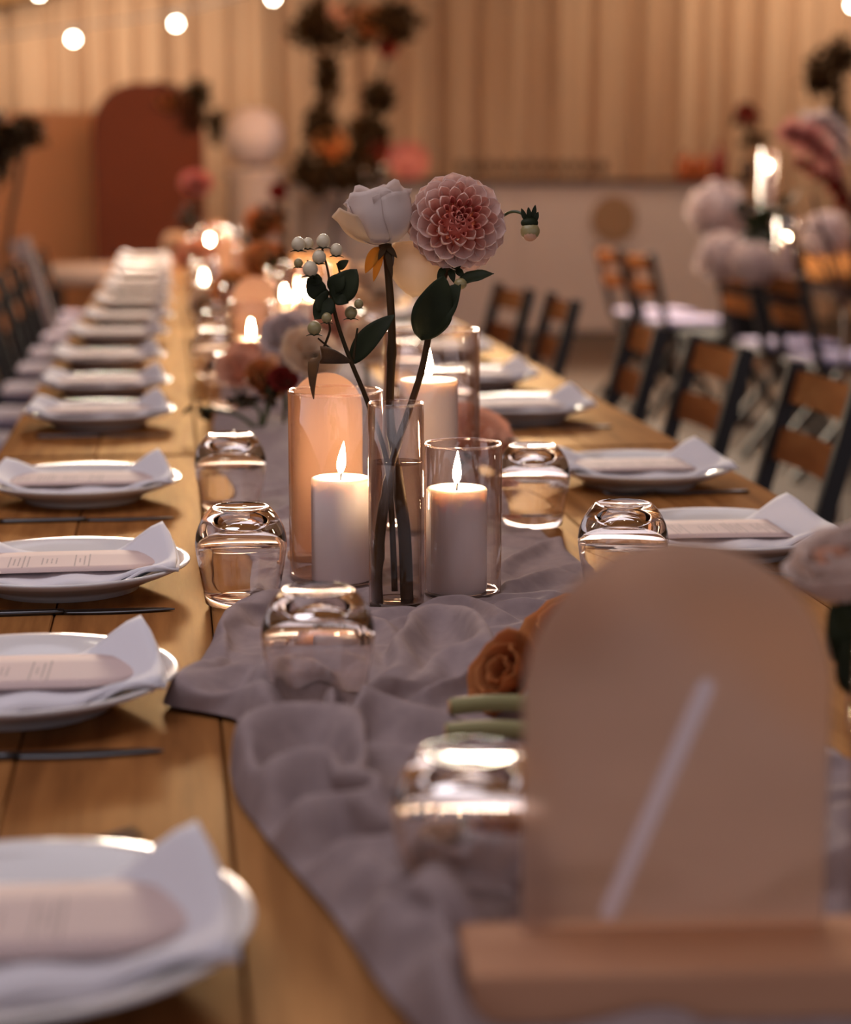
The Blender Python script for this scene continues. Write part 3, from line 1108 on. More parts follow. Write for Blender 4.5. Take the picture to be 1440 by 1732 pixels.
DM = {}
for nm, Lp, wp, cp in (('dahlia_in', 0.013, 0.0085, 0.75), ('dahlia_mid', 0.021, 0.0165, 0.55), ('dahlia_out', 0.030, 0.0265, 0.32)):
    DM[nm] = (mk_mesh('petal', *dahlia_petal(Lp, wp, cp), M[nm]), Lp)
DC = W(776, 372, 2.110)
DA = (view * 1.0 + RT * 0.14 + UP * 0.10).normalized()
e1 = RT - DA * RT.dot(DA)
e1.normalize()
e2 = DA.cross(e1)
NP = 112
core = DC - DA * 0.014
for i in range(NP):
    t = (i + 0.5) / NP
    ang = i * 2.399963
    th = math.radians(4 + 112 * t ** 0.66)
    rad = e1 * math.cos(ang) + e2 * math.sin(ang)
    dirv = DA * math.cos(th) + rad * math.sin(th)
    nm = 'dahlia_in' if t < 0.27 else ('dahlia_mid' if t < 0.50 else 'dahlia_out')
    me, Lp = DM[nm]
    reach = 0.022 + 0.031 * min(1, t / 0.6) ** 0.8
    if t > 0.6:
        reach = 0.0545
    jit = random.uniform(-0.03, 0.03)
    tip = core + dirv * (reach * (1 + jit))
    # the petal lies along a direction leaning outwards more than its radius
    th2 = th + math.radians(4) - math.radians(26) * min(1, t * 3) * (1 - 0.55 * t)
    d2 = (DA * math.cos(th2) + rad * math.sin(th2)).normalized()
    nrm = (DA * math.sin(th2) - rad * math.cos(th2)) * 1.0     # faces the axis
    nrm = -nrm if nrm.dot(DA) < 0 else nrm
    s = d2.cross(nrm).normalized()
    nrm = s.cross(d2).normalized()
    sc = (0.85 + 0.3 * t) * random.uniform(0.95, 1.06)
    b = tip - d2 * (Lp * sc)
    o = link('petal', me, dah)
    mt = Matrix(((s.x, d2.x, nrm.x), (s.y, d2.y, nrm.y), (s.z, d2.z, nrm.z)))
    o.rotation_mode = 'QUATERNION'
    o.rotation_quaternion = mt.to_quaternion()
    o.scale = (sc, sc, sc)
    o.location = b - dah.location
obj('flower_heart', local(ball(core, 0.017, 16, 10), dah), M['dahlia_in'], dah)
obj('calyx', local(ball(W(766, 445, 2.128), 0.010, 12, 8), dah), M['leaf'], dah)
for a, b in (((752, 452), (740, 474)), ((772, 455), (786, 470)), ((762, 455), (768, 478))):
    obj('sepal', local(leaf_geo(W(*a, 2.12), W(*b, 2.112), 0.008, view, 0.002), dah), M['leaf'], dah)
obj('leaf', local(leaf_geo(W(712, 575, 2.10), W(752, 466, 2.085), 0.044, view * 0.9 + RT * 0.25, 0.004, 0.22, 16, 0.0006, 0.0012), dah), M['leaf'], dah)
obj('leaf', local(leaf_geo(W(716, 572, 2.104), W(780, 478, 2.094), 0.036, view * 0.8 - RT * 0.4, 0.004, 0.2, 14, 0.0006, 0.0012), dah), M['leaf'], dah)
obj('leaf', local(leaf_geo(W(772, 478, 2.112), W(836, 463, 2.10), 0.0185, view * 0.6 + UP * 0.5, 0.002, 0.2, 10, 0.0006, 0.0006), dah), M['leaf'], dah)
bb = W(779, 480, 2.100)
tag(obj('flower_bud', local(ball(bb, 0.0072, 12, 8, (1, 1, 0.85)), dah), M['berry_green'], dah), 'small green flower bud beside the leaf')
# side bud nodding at the right
sb = [W(762, 430, 2.135), W(800, 400, 2.155), W(850, 366, 2.14), W(868, 358, 2.13), W(884, 362, 2.125), W(893, 372, 2.12)]
obj('side_stem', local(tube(sb, 0.0016, 8, 30), dah), M['stem_green'], dah)
obj('side_bud', local(ball(W(897, 391, 2.12), 0.0108, 14, 9, (1, 1, 0.92)), dah), M['berry_green'], dah)
obj('bud_tip', local(ball(W(897, 397, 2.118), 0.0080, 12, 8, (1, 1, 0.9)), dah), M['peach_petal'], dah)
obj('bud_cap', local(ball(W(896, 377, 2.12), 0.0098, 12, 8, (1, 1, 0.62)), dah), M['leaf'], dah)
for a, b in (((890, 374), (882, 352)), ((896, 372), (894, 350)), ((901, 372), (906, 346)), ((904, 376), (911, 358))):
    obj('sepal', local(leaf_geo(W(*a, 2.118), W(*b, 2.116), 0.0055, view, 0.0015), dah), M['leaf'], dah)

# --- hypericum berries
hyp = thing('berry_stem', 'cream hypericum berries with dark leaves on a thin stem in the bud vase', 'flower', (0.2290, 2.030, TZ + 0.016))
hs = [W(668, 1000, 2.10), W(662, 860, 2.098), W(652, 770, 2.095), W(622, 680, 2.09), W(594, 612, 2.085), W(572, 550, 2.085), W(560, 500, 2.085)]
obj('stem', local(tube(hs, lambda t: 0.0036 - 0.0016 * t, 8, 50), hyp), M['stem'], hyp)
for pts in ([(594, 612), (560, 590), (538, 572)], [(598, 608), (602, 575), (605, 555)], [(560, 500), (535, 470), (520, 440)], [(560, 500), (555, 460), (545, 420)],
            [(560, 505), (575, 470), (570, 445)], [(548, 588), (558, 560), (556, 545)]):
    obj('twig', local(tube([W(x, y, 2.085) for x, y in pts], (0.0016, 0.0010), 7, 10), hyp), M['stem'], hyp)
BER = [(505, 413, 12, 0), (521, 412, 10, 0), (547, 408, 12, 0), (569, 423, 11, 0), (540, 435, 12, 0), (525, 455, 13, 0), (505, 445, 8, 1), (532, 555, 12, 1), (553, 538, 9, 1), (594, 529, 11, 1), (607, 514, 8, 1), (578, 472, 7, 0)]
for bx, by, r_, g_ in BER:
    c = W(bx, by, 2.085 + random.uniform(-0.012, 0.008))
    rr = r_ / F_PX * 2.085
    geo = lathe([(rr * math.sin(PI * k / 10) * (1 - 0.10 * max(0, k - 5) / 5), -rr * 1.06 * math.cos(PI * k / 10)) for k in range(11)], 14)
    obj('berry', local(shift(geo, c), hyp), M['berry_green' if g_ else 'berry'], hyp)
    for da in (-0.9, 0.0, 0.9):
        tp = c - UP * (rr * 0.75) + (RT * math.sin(da) + view * 0.35 * math.cos(da)) * rr * 1.5 - UP * rr * 0.35
        obj('sepal', local(leaf_geo(c - UP * (rr * 0.98), tp, rr * 0.9, UP, 0.0008, n=6), hyp), M['leaf'], hyp)
for a, b, wd_, nn in (((566, 510), (604, 455), 0.032, view), ((545, 505), (520, 470), 0.022, view), ((552, 515), (533, 505), 0.026, view), ((562, 505), (532, 540), 0.024, view), ((560, 495), (582, 462), 0.02, view),
                      ((566, 505), (590, 512), 0.014, view), ((545, 470), (520, 480), 0.014, view), ((572, 455), (590, 440), 0.010, view)):
    obj('leaf', local(leaf_geo(W(*a, 2.083), W(*b, 2.078), wd_, nn + UP * 0.2, 0.003, 0.12, 10), hyp), M['leaf'], hyp)
lg = lambda u, v: W(594 - 62 * min(1, v * 1.9) + 3 * math.sin(v * 6), 612 - 12 * math.sin(v * 1.9 * PI / 2) + max(0, v - 0.45) * 118, 2.083 - 0.012 * math.sin(PI * v)) \
    + (RT * (0.5 if v > 0.45 else 0.0) + UP * (0.0 if v > 0.45 else 0.7) + view * 0.4) * ((-1 + 2 * u) * 0.013 * math.sin(PI * (0.05 + 0.93 * v)))
tag(obj('leaf', local(grid(lg, 6, 20, 0.0005), hyp), M['leaf_old'], hyp), 'withered brown leaf drooping to the left')

# ------------------------------------------------------------------ loose blooms on the runner


def small_bloom(name, label, loc, R, m, axis=(0, -0.3, 1), seed=1, group=None, stem=None, mstem=None, leaves=0):
    t = thing(name, label, 'flower', loc, 0, group)
    r = random.Random(seed)
    q = Vector((0, 0, 1)).rotation_difference(Vector(axis).normalized())
    mes = [mk_mesh('petal', *rose_petal(R * fr, R * 1.25 * fh, wid, 0.12 * R, fl, 6), m) for fr, fh, wid, fl in ((0.4, 0.9, 1.2, 0.0), (0.75, 1.0, 0.95, 0.15), (1.0, 0.9, 0.9, 0.6))]
    for li, cnt in enumerate((3, 5, 6)):
        for k in range(cnt):
            o = link('petal', mes[li], t)
            o.rotation_mode = 'QUATERNION'
            o.rotation_quaternion = q @ Quaternion((0, 0, 1), 2 * PI * k / cnt + li + r.uniform(-.2, .2))
    if stem:
        obj('stem', tube([Vector(p) for p in stem], 0.0035, 7, 12), mstem or M['stem_green'], t)
    for k in range(leaves):
        a = r.uniform(0, 2 * PI)
        d = Vector((math.cos(a), math.sin(a), r.uniform(-0.2, 0.4)))
        obj('leaf', leaf_geo(d * R * 0.3, d * R * r.uniform(1.3, 1.9), R * 0.7, (0, 0, 1), 0.003, n=6), M['leaf'], t)
    return t


def zt(p, z):
    return Vector((p.x, p.y, z))


small_bloom('loose_rose', 'apricot rose lying on the runner, left of the arched sign', P(872, 1165, 0.775) + Vector((0, 0, 0.008)), 0.028, M['orange_petal'], (-0.7, -0.35, 0.5), 5)
small_bloom('loose_rose', 'amber rose lying behind the upper left curve of the arched sign', P(975, 1095, 0.775) + Vector((0, 0, 0.005)), 0.034, M['orange_petal'], (-0.4, -0.3, 0.9), 8, None, None, None, 3)
for (p0, p1, zz, lb) in (((762, 1196), (905, 1190), 0.782, 'upper thick pale green stem lying on the runner left of the arched sign'),
                         ((755, 1238), (905, 1236), 0.776, 'lower thick pale green stem lying on the runner left of the arched sign')):
    a, b = P(*p0, zz), P(*p1, zz)
    t = thing('cut_stem', lb, 'stem', (a + b) / 2)
    obj('stalk', local(tube([a, a.lerp(b, 0.5) + Vector((0, 0, 0.002)), b], 0.0072, 12, 12), t), mat('pale_green_stalk', lin((146, 140, 92)), 0.5), t)
    obj('cut_end', local(tube([a - (b - a).normalized() * 0.0012, a + (b - a).normalized() * 0.0005], 0.0060, 12), t), mat('cut_flesh', lin((206, 160, 110)), 0.6), t)
small_bloom('loose_rose', 'peach rose with crinkled petals lying behind the short candle vase', P(795, 760, 0.78), 0.050, M['peach_petal'], (0.3, -0.5, 0.7), 11, None, None, None, 2)
small_bloom('loose_rose', 'dark amber bloom on the runner right of the blurred front glass', P(850, 1330, 0.775), 0.022, M['orange_petal'], (0.2, -0.4, 0.6), 13, None, None, None, 2)
small_bloom('loose_rose', 'small cream bud on the runner just left of the arched sign', P(760, 1372, 0.79), 0.014, M['rose_warm'], (-0.6, -0.4, 0.4), 14, None, None, None, 2)

# flower leaning in at the right edge
rf = thing('leaning_rose', 'blurred pale rose with black-green leaves at the right edge above the candle', 'flower', P(1465, 1250, 0.76))
lv = thing('bud_vase', 'blurred slim glass bud vase at the right edge holding the leaning rose', 'vase', P(1465, 1250, 0.7545))
obj('wall', lathe([(0.018, 0.0), (0.018, 0.11), (0.0165, 0.11), (0.0165, 0.006), (0, 0.006)], 28), M['glass'], lv)
FOOT.append((lv.location.x, lv.location.y, 0.022))
rose_bloom(rf, PD(1448, 1000, 1.42), (-0.35, -0.2, 0.9), 0.034, 0.055, M['rose'],
           [(3, 0.4, 0.9, 1.3, 0.05, 0.0), (5, 0.8, 1.0, 1.0, 0.15, 0.1), (6, 1.0, 0.9, 0.9, 0.15, 0.4)], 21)
obj('stem', local(tube([PD(1465, 1250, 1.45), PD(1458, 1100, 1.43), PD(1448, 1000, 1.42)], 0.003, 8, 10), rf), M['stem'], rf)
for a, b, wd_ in (((1456, 1130), (1405, 1020), 0.036), ((1458, 1140), (1412, 1130), 0.03), ((1460, 1060), (1420, 1000), 0.03), ((1462, 1170), (1425, 1080), 0.035)):
    obj('leaf', local(leaf_geo(PD(*a, 1.43), PD(*b, 1.41), wd_, view + UP * 0.2, 0.003), rf), M['leaf'], rf)
tag(obj('petal', local(leaf_geo(PD(1440, 985, 1.42), PD(1378, 930, 1.41), 0.03, view + UP * 0.4, 0.004), rf), M['peach_petal'], rf), 'peach outer petal')

# the draped cloth near the camera: a settled sheet, second differences in half millimetres
CN, CM = 165, 38
CLOTH = [
    296,19,19,19,19,20,19,19,19,19,19,20,19,19,19,19,19,20,19,19,19,19,19,19,20,19,19,19,19,19,20,19,19,19,19,19,20,19,-3,-12,3,5,5,5,2,-2,-7,-6,5,5,
    6,-11,-1,5,5,-4,-2,5,2,-4,-3,3,4,-3,-4,-3,4,-7,3,5,5,5,2,-2,-6,-3,-4,8,-12,1,1,-4,0,5,13,0,-8,-2,0,8,-5,-3,-5,0,6,1,4,8,0,-7,1,-18,3,8,-7,4,1,0,0,
    0,3,8,-1,-6,-5,-11,9,0,1,3,0,3,1,7,-4,-5,-3,-3,9,-2,2,4,1,0,0,0,-5,3,-1,-1,-4,-5,8,-4,1,1,2,1,1,-1,11,-13,-5,-7,6,1,-1,1,2,-3,-2,3,4,-3,-4,4,0,2,
    2,1,1,-1,0,2,2,0,0,1,0,-5,-2,0,-1,1,-1,0,0,2,-13,14,-4,7,-4,-1,0,-10,-1,2,1,1,3,0,-4,6,-1,1,1,3,1,1,0,-1,1,1,1,3,0,-4,-5,1,0,-1,1,0,0,-1,8,-5,-5,
    9,-4,-3,-13,5,4,2,-1,1,-3,1,1,-1,0,3,3,1,0,1,1,1,2,-2,-3,10,-3,-6,-5,4,-1,-1,0,1,1,2,7,-8,-4,14,-3,-18,2,5,0,-2,-2,-2,1,2,8,-7,3,1,0,1,0,1,0,0,-6,
    5,-1,-3,6,-1,2,-1,-1,2,0,0,-1,-1,-6,7,-5,-5,-1,10,4,-2,-3,-2,-6,0,6,7,2,8,-15,-1,-1,1,0,-1,0,1,3,-15,4,14,-3,-2,2,3,-1,1,0,-4,-4,-5,1,10,-5,3,2,9,
    -5,2,-5,-4,0,1,2,1,0,-4,5,-3,1,-2,-4,-1,-2,-8,-1,8,-2,-3,2,10,4,1,0,0,-7,-1,3,-6,-2,12,-4,-7,4,-2,15,-4,-7,7,-7,-2,1,0,1,7,9,-6,-9,-6,2,-8,-3,0,
    13,6,-4,-3,-2,10,-2,3,5,-1,-4,-2,0,4,3,-6,-5,0,5,0,-8,0,10,-5,12,-1,-5,-5,-6,-5,-2,5,2,2,-3,4,0,2,-4,0,2,4,7,0,3,-2,-6,-5,7,-3,-3,-3,1,6,-5,2,1,
    -2,0,0,0,0,0,0,0,0,1,0,0,0,1,0,0,0,0,1,0,0,-1,1,0,0,0,0,1,0,-11,4,0,7,1,0,-5,3,0,-2,-1,0,0,1,0,1,0,0,0,0,0,0,0,0,1,0,0,0,0,0,1,0,0,1,0,0,0,0,-6,2,
    6,-1,-2,2,-6,11,-3,6,-12,-1,1,0,0,0,0,0,0,1,0,0,1,0,-1,0,1,0,0,1,0,0,1,-1,0,0,1,0,15,-13,1,3,1,-6,-6,16,-8,-2,-5,1,-1,1,0,0,0,1,0,-1,1,0,0,0,1,0,
    0,0,1,-1,1,0,0,0,1,0,-1,1,-3,13,-1,-2,-1,-5,-5,1,1,0,-2,0,1,0,0,0,1,-1,1,0,0,1,-1,1,0,0,0,1,-1,1,-1,1,0,0,0,1,0,0,4,0,-4,2,2,-3,-5,-12,3,-3,14,-1,
    0,0,1,-1,0,1,0,1,-1,0,1,0,0,0,0,0,1,0,0,0,0,1,0,-1,1,0,1,0,-2,-2,1,3,-4,-14,10,3,-8,0,3,2,4,2,2,1,0,-3,-3,0,0,1,3,2,2,-1,-6,0,4,3,1,-2,-3,1,0,0,0,
    0,1,-1,-4,5,-4,-6,2,-6,-5,8,6,-2,-2,3,-1,3,5,6,2,-1,-1,-8,-2,-4,-1,2,9,0,0,3,0,-6,0,0,0,0,0,0,0,1,1,-1,-4,3,-14,-8,19,5,2,-7,-6,1,4,2,2,3,-1,-7,
    -6,12,-7,-7,4,4,3,6,3,0,-5,-5,4,0,0,0,1,0,0,-1,1,0,-4,9,1,5,-6,0,-4,-2,4,-3,1,-4,-3,-1,-3,-5,12,-2,-4,11,-1,-4,0,1,1,-5,1,12,-7,0,0,1,-1,0,1,1,-4,
    3,-4,8,2,3,2,-10,-3,0,2,1,0,0,-2,-2,-10,9,1,-9,8,-1,-2,4,-1,-2,-3,-5,5,4,6,-1,0,0,0,1,-1,1,2,-2,-4,1,3,14,-2,-12,-3,6,-1,-2,1,3,0,-5,1,-2,-11,-4,
    5,4,3,-5,-1,0,0,6,-5,-1,7,5,4,-5,1,-1,7,0,-6,0,-4,-4,-2,-7,4,8,-2,4,0,-1,-3,-4,-6,5,-1,8,-3,10,1,2,-8,0,-1,-3,0,2,8,3,-7,1,-2,-1,6,7,-8,5,-2,-4,
    -5,-1,3,-2,-13,13,1,0,0,1,-3,1,-3,-11,8,2,10,2,0,0,5,-8,2,4,-3,0,1,-2,-3,-3,2,3,-1,0,5,0,-1,-3,-5,-8,10,-2,2,-2,1,0,1,0,0,-1,-15,0,14,3,5,5,-3,-8,
    5,13,-9,0,0,-3,-4,1,0,3,4,6,-9,-5,3,1,5,-7,-6,5,-5,1,8,-7,0,0,-1,1,0,0,-5,10,-8,-1,0,1,5,1,-2,2,9,-1,6,4,0,-11,-2,0,0,4,6,-1,-6,-1,14,-19,-6,11,
    -5,-1,10,-5,-6,-3,1,-1,1,-3,19,-5,-4,-2,-6,0,1,7,1,-2,0,1,1,1,5,9,-3,-10,-5,0,1,3,3,-7,-8,8,-6,1,4,0,2,3,-13,5,-1,1,-3,3,7,9,-1,-7,-11,-2,2,2,2,
    -5,2,2,0,3,0,6,15,2,-11,-9,1,3,-1,-5,-11,12,-6,-3,4,12,-9,-7,-4,6,5,2,-2,0,8,-7,0,-14,7,2,-3,0,-1,4,2,1,2,-1,0,1,3,11,9,-7,-6,0,1,-3,8,-14,-6,-2,
    1,-1,4,-14,15,2,-14,-1,-3,8,-2,-8,-7,12,9,1,1,-2,0,3,1,0,0,0,1,1,-1,0,6,11,0,-8,1,6,-1,-12,-6,-2,-2,3,-17,14,8,-10,-2,1,4,-2,-11,-8,7,12,2,0,0,3,
    2,1,-1,1,-1,1,1,-1,0,1,-2,5,8,5,-1,3,-6,-9,-6,-2,-2,0,-5,2,-6,-6,9,2,4,-10,-11,5,15,1,1,0,2,1,0,2,-1,0,1,0,0,1,0,0,0,-2,-2,4,2,4,0,-2,-6,-5,1,0,
    -2,4,-9,4,3,-3,-8,-10,3,18,2,1,0,0,0,0,1,0,2,0,0,-1,0,0,1,0,2,-3,-2,-1,-2,-4,12,3,-6,-5,3,1,16,1,3,-7,-29,-9,-4,7,18,5,-2,0,1,1,1,0,1,0,-1,0,0,-1,
    1,0,0,1,1,-2,-1,1,-4,-1,3,8,-5,-2,2,0,4,8,-10,1,18,-45,9,9,4,-3,3,0,0,1,0,1,-1,0,0,1,0,4,-1,-2,-1,-2,2,0,0,2,6,-1,0,-3,-5,8,-9,-1,8,-14,-7,12,3,0,
    -2,4,0,-1,-3,0,1,0,0,0,0,0,1,0,0,0,1,1,-5,1,-1,3,2,-3,4,5,-1,-3,-5,0,2,-1,6,-23,6,7,-6,12,4,0,0,-5,-1,1,-1,-1,-1,0,-1,1,0,0,-1,-1,1,0,5,-3,-2,5,6,
    0,-4,-6,1,4,-5,-5,2,2,0,-10,8,-11,-8,34,-3,-7,-2,-3,3,-2,0,0,1,-2,1,-1,1,0,2,1,-2,2,-2,0,3,2,-1,2,-3,-5,-12,19,-5,-5,2,1,-1,7,11,-14,12,6,-18,-8,
    -1,7,-1,-1,0,-1,0,2,1,1,0,0,0,-1,0,0,3,3,-3,0,2,-2,4,-3,8,-7,-6,-2,1,-4,1,20,-4,4,-5,-6,-18,3,4,4,-2,4,-1,1,1,0,0,0,0,-1,0,1,1,-2,-1,1,3,-1,0,2,2,
    9,-1,-9,-5,9,-17,2,1,15,-1,2,4,-6,-8,-7,2,1,2,0,2,-1,1,0,0,0,0,0,-2,0,1,2,-2,0,1,0,-2,2,2,7,1,-7,-5,-9,13,-5,0,8,11,-14,4,-1,2,-11,0,0,2,0,-1,2,0,
    1,-1,1,-1,1,-1,0,0,0,4,-5,0,1,0,0,0,-1,3,1,-3,-6,0,7,-1,0,1,2,4,-4,1,-5,-2,0,1,0,0,1,0,0,1,0,0,-1,0,0,-1,0,-1,6,-2,-2,1,1,0,5,-4,0,-3,4,-3,-3,3,
    -2,-1,5,5,-9,3,0,-4,1,-1,1,2,-1,0,0,0,-1,1,1,1,-7,1,0,1,1,2,3,1,0,1,0,1,-4,-2,6,-12,4,1,2,1,3,2,0,-9,4,-1,-2,1,0,0,0,0,0,-1,-2,0,1,1,4,-3,0,0,0,1,
    0,0,0,-2,-7,7,2,-1,-1,8,-6,-3,0,-3,8,3,-9,-3,5,1,-1,0,0,0,0,-2,-1,2,0,-1,0,-1,1,3,0,1,0,-1,0,1,0,1,1,-14,11,-1,-13,10,0,1,0,-3,9,1,-13,0,7,1,0,-1,
    0,0,1,-1,0,-1,2,-1,-1,3,1,1,0,0,0,-2,0,-1,0,-1,7,-6,0,-2,-2,0,2,-1,-1,4,6,-5,-5,0,3,0,0,0,0,0,0,2,0,-4,0,3,1,0,1,-1,1,-3,-1,3,-1,-1,-1,0,-5,11,-5,
    0,-2,-2,2,0,3,8,-3,-4,-10,4,4,-1,1,0,-1,-2,0,1,0,4,0,0,-1,-2,0,1,-1,2,-2,0,-1,0,0,1,1,5,-6,1,11,-5,-6,0,-1,1,-6,0,-2,13,-4,0,0,0,0,1,-1,-1,1,0,0,
    0,0,1,0,-2,-1,-1,1,-1,1,-2,0,1,2,-1,-1,5,15,-11,-2,-6,-1,-7,-3,3,11,25,-19,-4,0,-1,0,0,0,0,0,0,0,-2,-1,0,0,0,1,0,0,-2,-2,2,-3,-2,-1,2,2,8,-8,12,
    -4,-6,-7,4,-8,-10,36,7,-3,-9,-3,-2,0,0,-1,0,-1,0,-1,0,1,-1,-1,-1,-2,2,1,0,-4,-5,2,0,-5,2,6,10,-1,0,-6,0,5,-7,-2,-7,16,-14,21,-2,-2,-4,-1,-1,1,0,0,
    -2,0,-3,-1,-1,-2,1,1,-3,-1,-1,2,0,0,0,3,-1,1,11,4,2,11,-9,-7,-19,3,5,-6,3,2,9,2,-3,-5,3,2,-3,-2,-1,0,2,-1,-5,2,0,0,0,-5,3,1,-2,-1,0,4,1,-2,10,9,
    -13,7,9,-7,-1,-6,1,-12,3,7,-3,1,2,3,-4,-6,1,0,1,-2,0,-3,3,-1,0,0,1,-1,-3,-2,7,-3,-4,-6,0,11,8,8,-10,0,10,-12,9,-4,3,11,-15,-4,6,-2,2,-10,-3,2,1,0,
    1,-2,0,2,-1,0,0,-1,0,3,-5,1,-2,0,-1,-1,-15,20,1,1,-2,-1,-2,-2,8,2,0,8,-3,-12,0,-1,-7,5,3,0,0,0,-1,2,-3,0,2,1,-1,-1,-1,1,5,-3,1,-1,0,2,-3,1,-8,-6,
    7,-2,0,13,-7,6,-6,6,10,-14,-9,-8,7,7,0,0,-3,1,1,-2,4,-1,0,-1,1,2,-2,1,2,4,-5,3,2,-2,6,-8,-15,-8,16,-11,1,11,0,11,-9,-2,19,4,-3,-7,-11,-2,1,-1,-1,
    -2,0,4,-2,1,2,1,-2,0,3,0,0,-1,4,-2,2,4,11,-17,-8,-5,7,-3,-3,1,8,2,10,-1,2,12,-13,10,-11,-10,-1,-5,2,2,-1,0,1,1,0,-2,1,0,0,1,-1,1,0,2,-2,-1,-6,9,
    -8,-1,-1,13,-10,-3,5,-1,11,1,-1,9,0,-2,3,-2,-8,-4,-6,1,-1,0,2,0,0,2,-5,0,1,0,2,2,2,1,1,-3,-16,16,-28,8,-6,-8,8,2,0,1,2,-1,4,9,20,0,10,-7,-2,-6,-5,
    -11,2,1,-2,2,2,-4,7,2,-1,1,0,1,1,3,0,2,14,-22,-31,-9,9,4,-3,3,1,0,1,2,-1,3,8,10,5,13,-10,8,-4,-6,-11,0,0,1,-1,6,0,0,2,2,1,1,1,-1,4,2,1,-12,-39,-3,
    -2,10,11,-11,0,3,0,1,2,-1,2,2,10,3,16,-7,10,5,-12,-9,0,0,2,1,2,2,2,1,1,2,2,2,1,3,-5,-8,-24,0,3,-2,0,13,-14,7,-2,0,1,1,1,-2,2,6,-3,18,-4,2,19,-23,
    2,-3,-2,1,2,0,0,0,2,0,0,1,1,0,-1,-3,1,0,-2,1,-1,0,4,-3,1,3,-4,4,-1,6,-2,3,-12,-3,7,9,4,1,-8,-5,-1,-2,-1,0,0,1,-3,0,0,1,-3,-2,4,2,7,1,-3,1,1,-3,2,
    -2,-3,3,5,-5,4,-4,2,-2,-1,-6,6,1,0,23,-10,-9,-5,0,0,-3,-2,-1,1,-2,0,-2,-1,0,2,4,7,1,-2,-2,2,2,4,-8,-1,1,1,-2,8,-1,-4,-4,16,-20,4,-2,-1,7,-13,0,4,
    2,0,0,-1,-1,0,1,-2,0,-3,0,0,6,6,10,1,-6,-6,3,-1,-3,3,0,-3,6,2,3,-6,-5,5,-1,-6,0,0,-2,-7,2,4,-1,-1,1,1,-2,0,0,2,0,3,-11,2,6,7,6,5,-2,0,-4,-8,-3,6,
    1,-2,6,-3,-7,-4,7,-6,16,-12,4,-5,-1,-1,-1,0,-1,-1,-3,1,2,0,0,-1,0,-1,2,6,-4,7,2,-5,1,3,-4,-10,12,-2,-2,8,0,-3,-3,-4,2,-7,7,10,-2,-8,-2,1,-1,-1,0,
    -2,3,0,-1,-1,-2,-1,0,-2,4,4,-2,6,11,-18,2,2,8,11,-13,1,-1,0,-1,-5,1,-5,-2,3,6,3,-3,-6,1,0,-2,0,1,1,-1,-1,1,0,0,-2,-4,-1,6,-1,1,7,-2,8,-7,-4,1,16,
    3,-10,-2,0,-2,-5,0,-2,-3,2,0,1,1,-1,-2,-4,5,-1,-1,1,1,-1,-1,0,0,0,1,2,1,-2,-1,6,4,0,-4,-2,-2,4,14,6,-10,-3,-7,-2,1,-4,-5,4,1,0,-1,0,0,-1,4,0,-2,
    -2,0,1,-1,0,1,1,0,1,-5,-8,10,6,3,-9,4,1,0,-3,-1,7,11,-11,-9,4,5,6,-8,-4,-1,-1,0,1,-1,4,1,-5,0,1,-1,-1,1,-1,-1,0,1,2,3,7,-13,5,3,-11,7,1,-1,-2,-2,
    0,0,8,7,-5,1,3,-10,3,-8,0,0,2,0,0,-6,5,0,0,0,0,-1,0,-1,-1,-1,0,1,-2,4,5,-8,1,8,-3,-4,0,2,-1,0,-1,7,1,3,1,-8,2,-6,0,0,1,1,6,-6,-1,1,-1,0,-1,0,0,0,
    -2,0,-4,-1,-6,13,4,-6,12,-11,2,0,1,-2,1,-4,5,0,8,-8,5,-3,-5,1,-1,1,-1,3,-7,8,0,-2,0,-1,0,-3,-1,1,2,-1,2,-2,7,-6,5,-2,-6,-3,4,1,1,2,-1,4,-1,-3,-2,
    -3,-2,9,-8,4,-1,2,1,3,-6,7,-2,1,-1,-2,-2,1,-1,-1,0,0,0,3,-4,1,4,-3,-3,2,0,2,0,-1,0,0,0,0,-1,-1,0,4,-8,8,-5,-2,10,-1,-2,2,0,-5,0,0,-1,0,0,0,-1,1,0,
    0,5,-5,4,1,-1,-5,-1,2,0,0,0,-1,0,1,0,-2,-2,12,-2,-9,3,-3,8,-1,5,-3,-3,-2,-2,2,1,0,0,-1,-1,-1,-2,0,-2,4,5,-15,2,10,-1,0,-1,1,-1,0,-1,-3,-7,7,1,1,
    17,-11,-2,1,0,0,17,-11,0,0,-4,-4,1,-1,-1,0,0,0,1,-2,-7,6,4,-11,14,-8,2,0,0,-1,0,-1,-3,-2,4,-5,3,4,5,10,-9,-3,-5,0,16,-2,-2,-1,-1,-2,-4,0,0,-1,0,
    -2,1,0,-18,17,4,1,10,-8,-5,0,-1,0,0,-4,1,3,1,-9,3,3,-5,4,9,2,-3,-1,2,3,-1,2,0,-4,-1,-4,-2,0,0,1,-2,-1,3,-2,5,-2,1,12,-12,0,0,-1,-1,-3,-2,0,-8,13,
    2,-6,4,3,2,-2,-1,-2,-1,-2,-5,-3,5,3,2,3,0,-4,0,0,-1,-1,2,-2,4,-1,-2,-4,5,-1,1,0,-1,-6,5,-4,6,-4,0,4,2,-2,0,1,1,-2,-4,2,-7,-1,0,4,1,1,1,2,-1,-1,1,
    1,9,-11,5,9,-14,-3,4,1,-1,0,-2,4,-4,4,3,-11,3,3,0,2,-4,-3,4,2,-8,-1,-2,5,1,0,1,-1,1,1,0,0,-4,1,10,-7,5,10,-2,3,-12,-2,0,-2,2,8,-4,-6,-3,9,-5,-1,1,
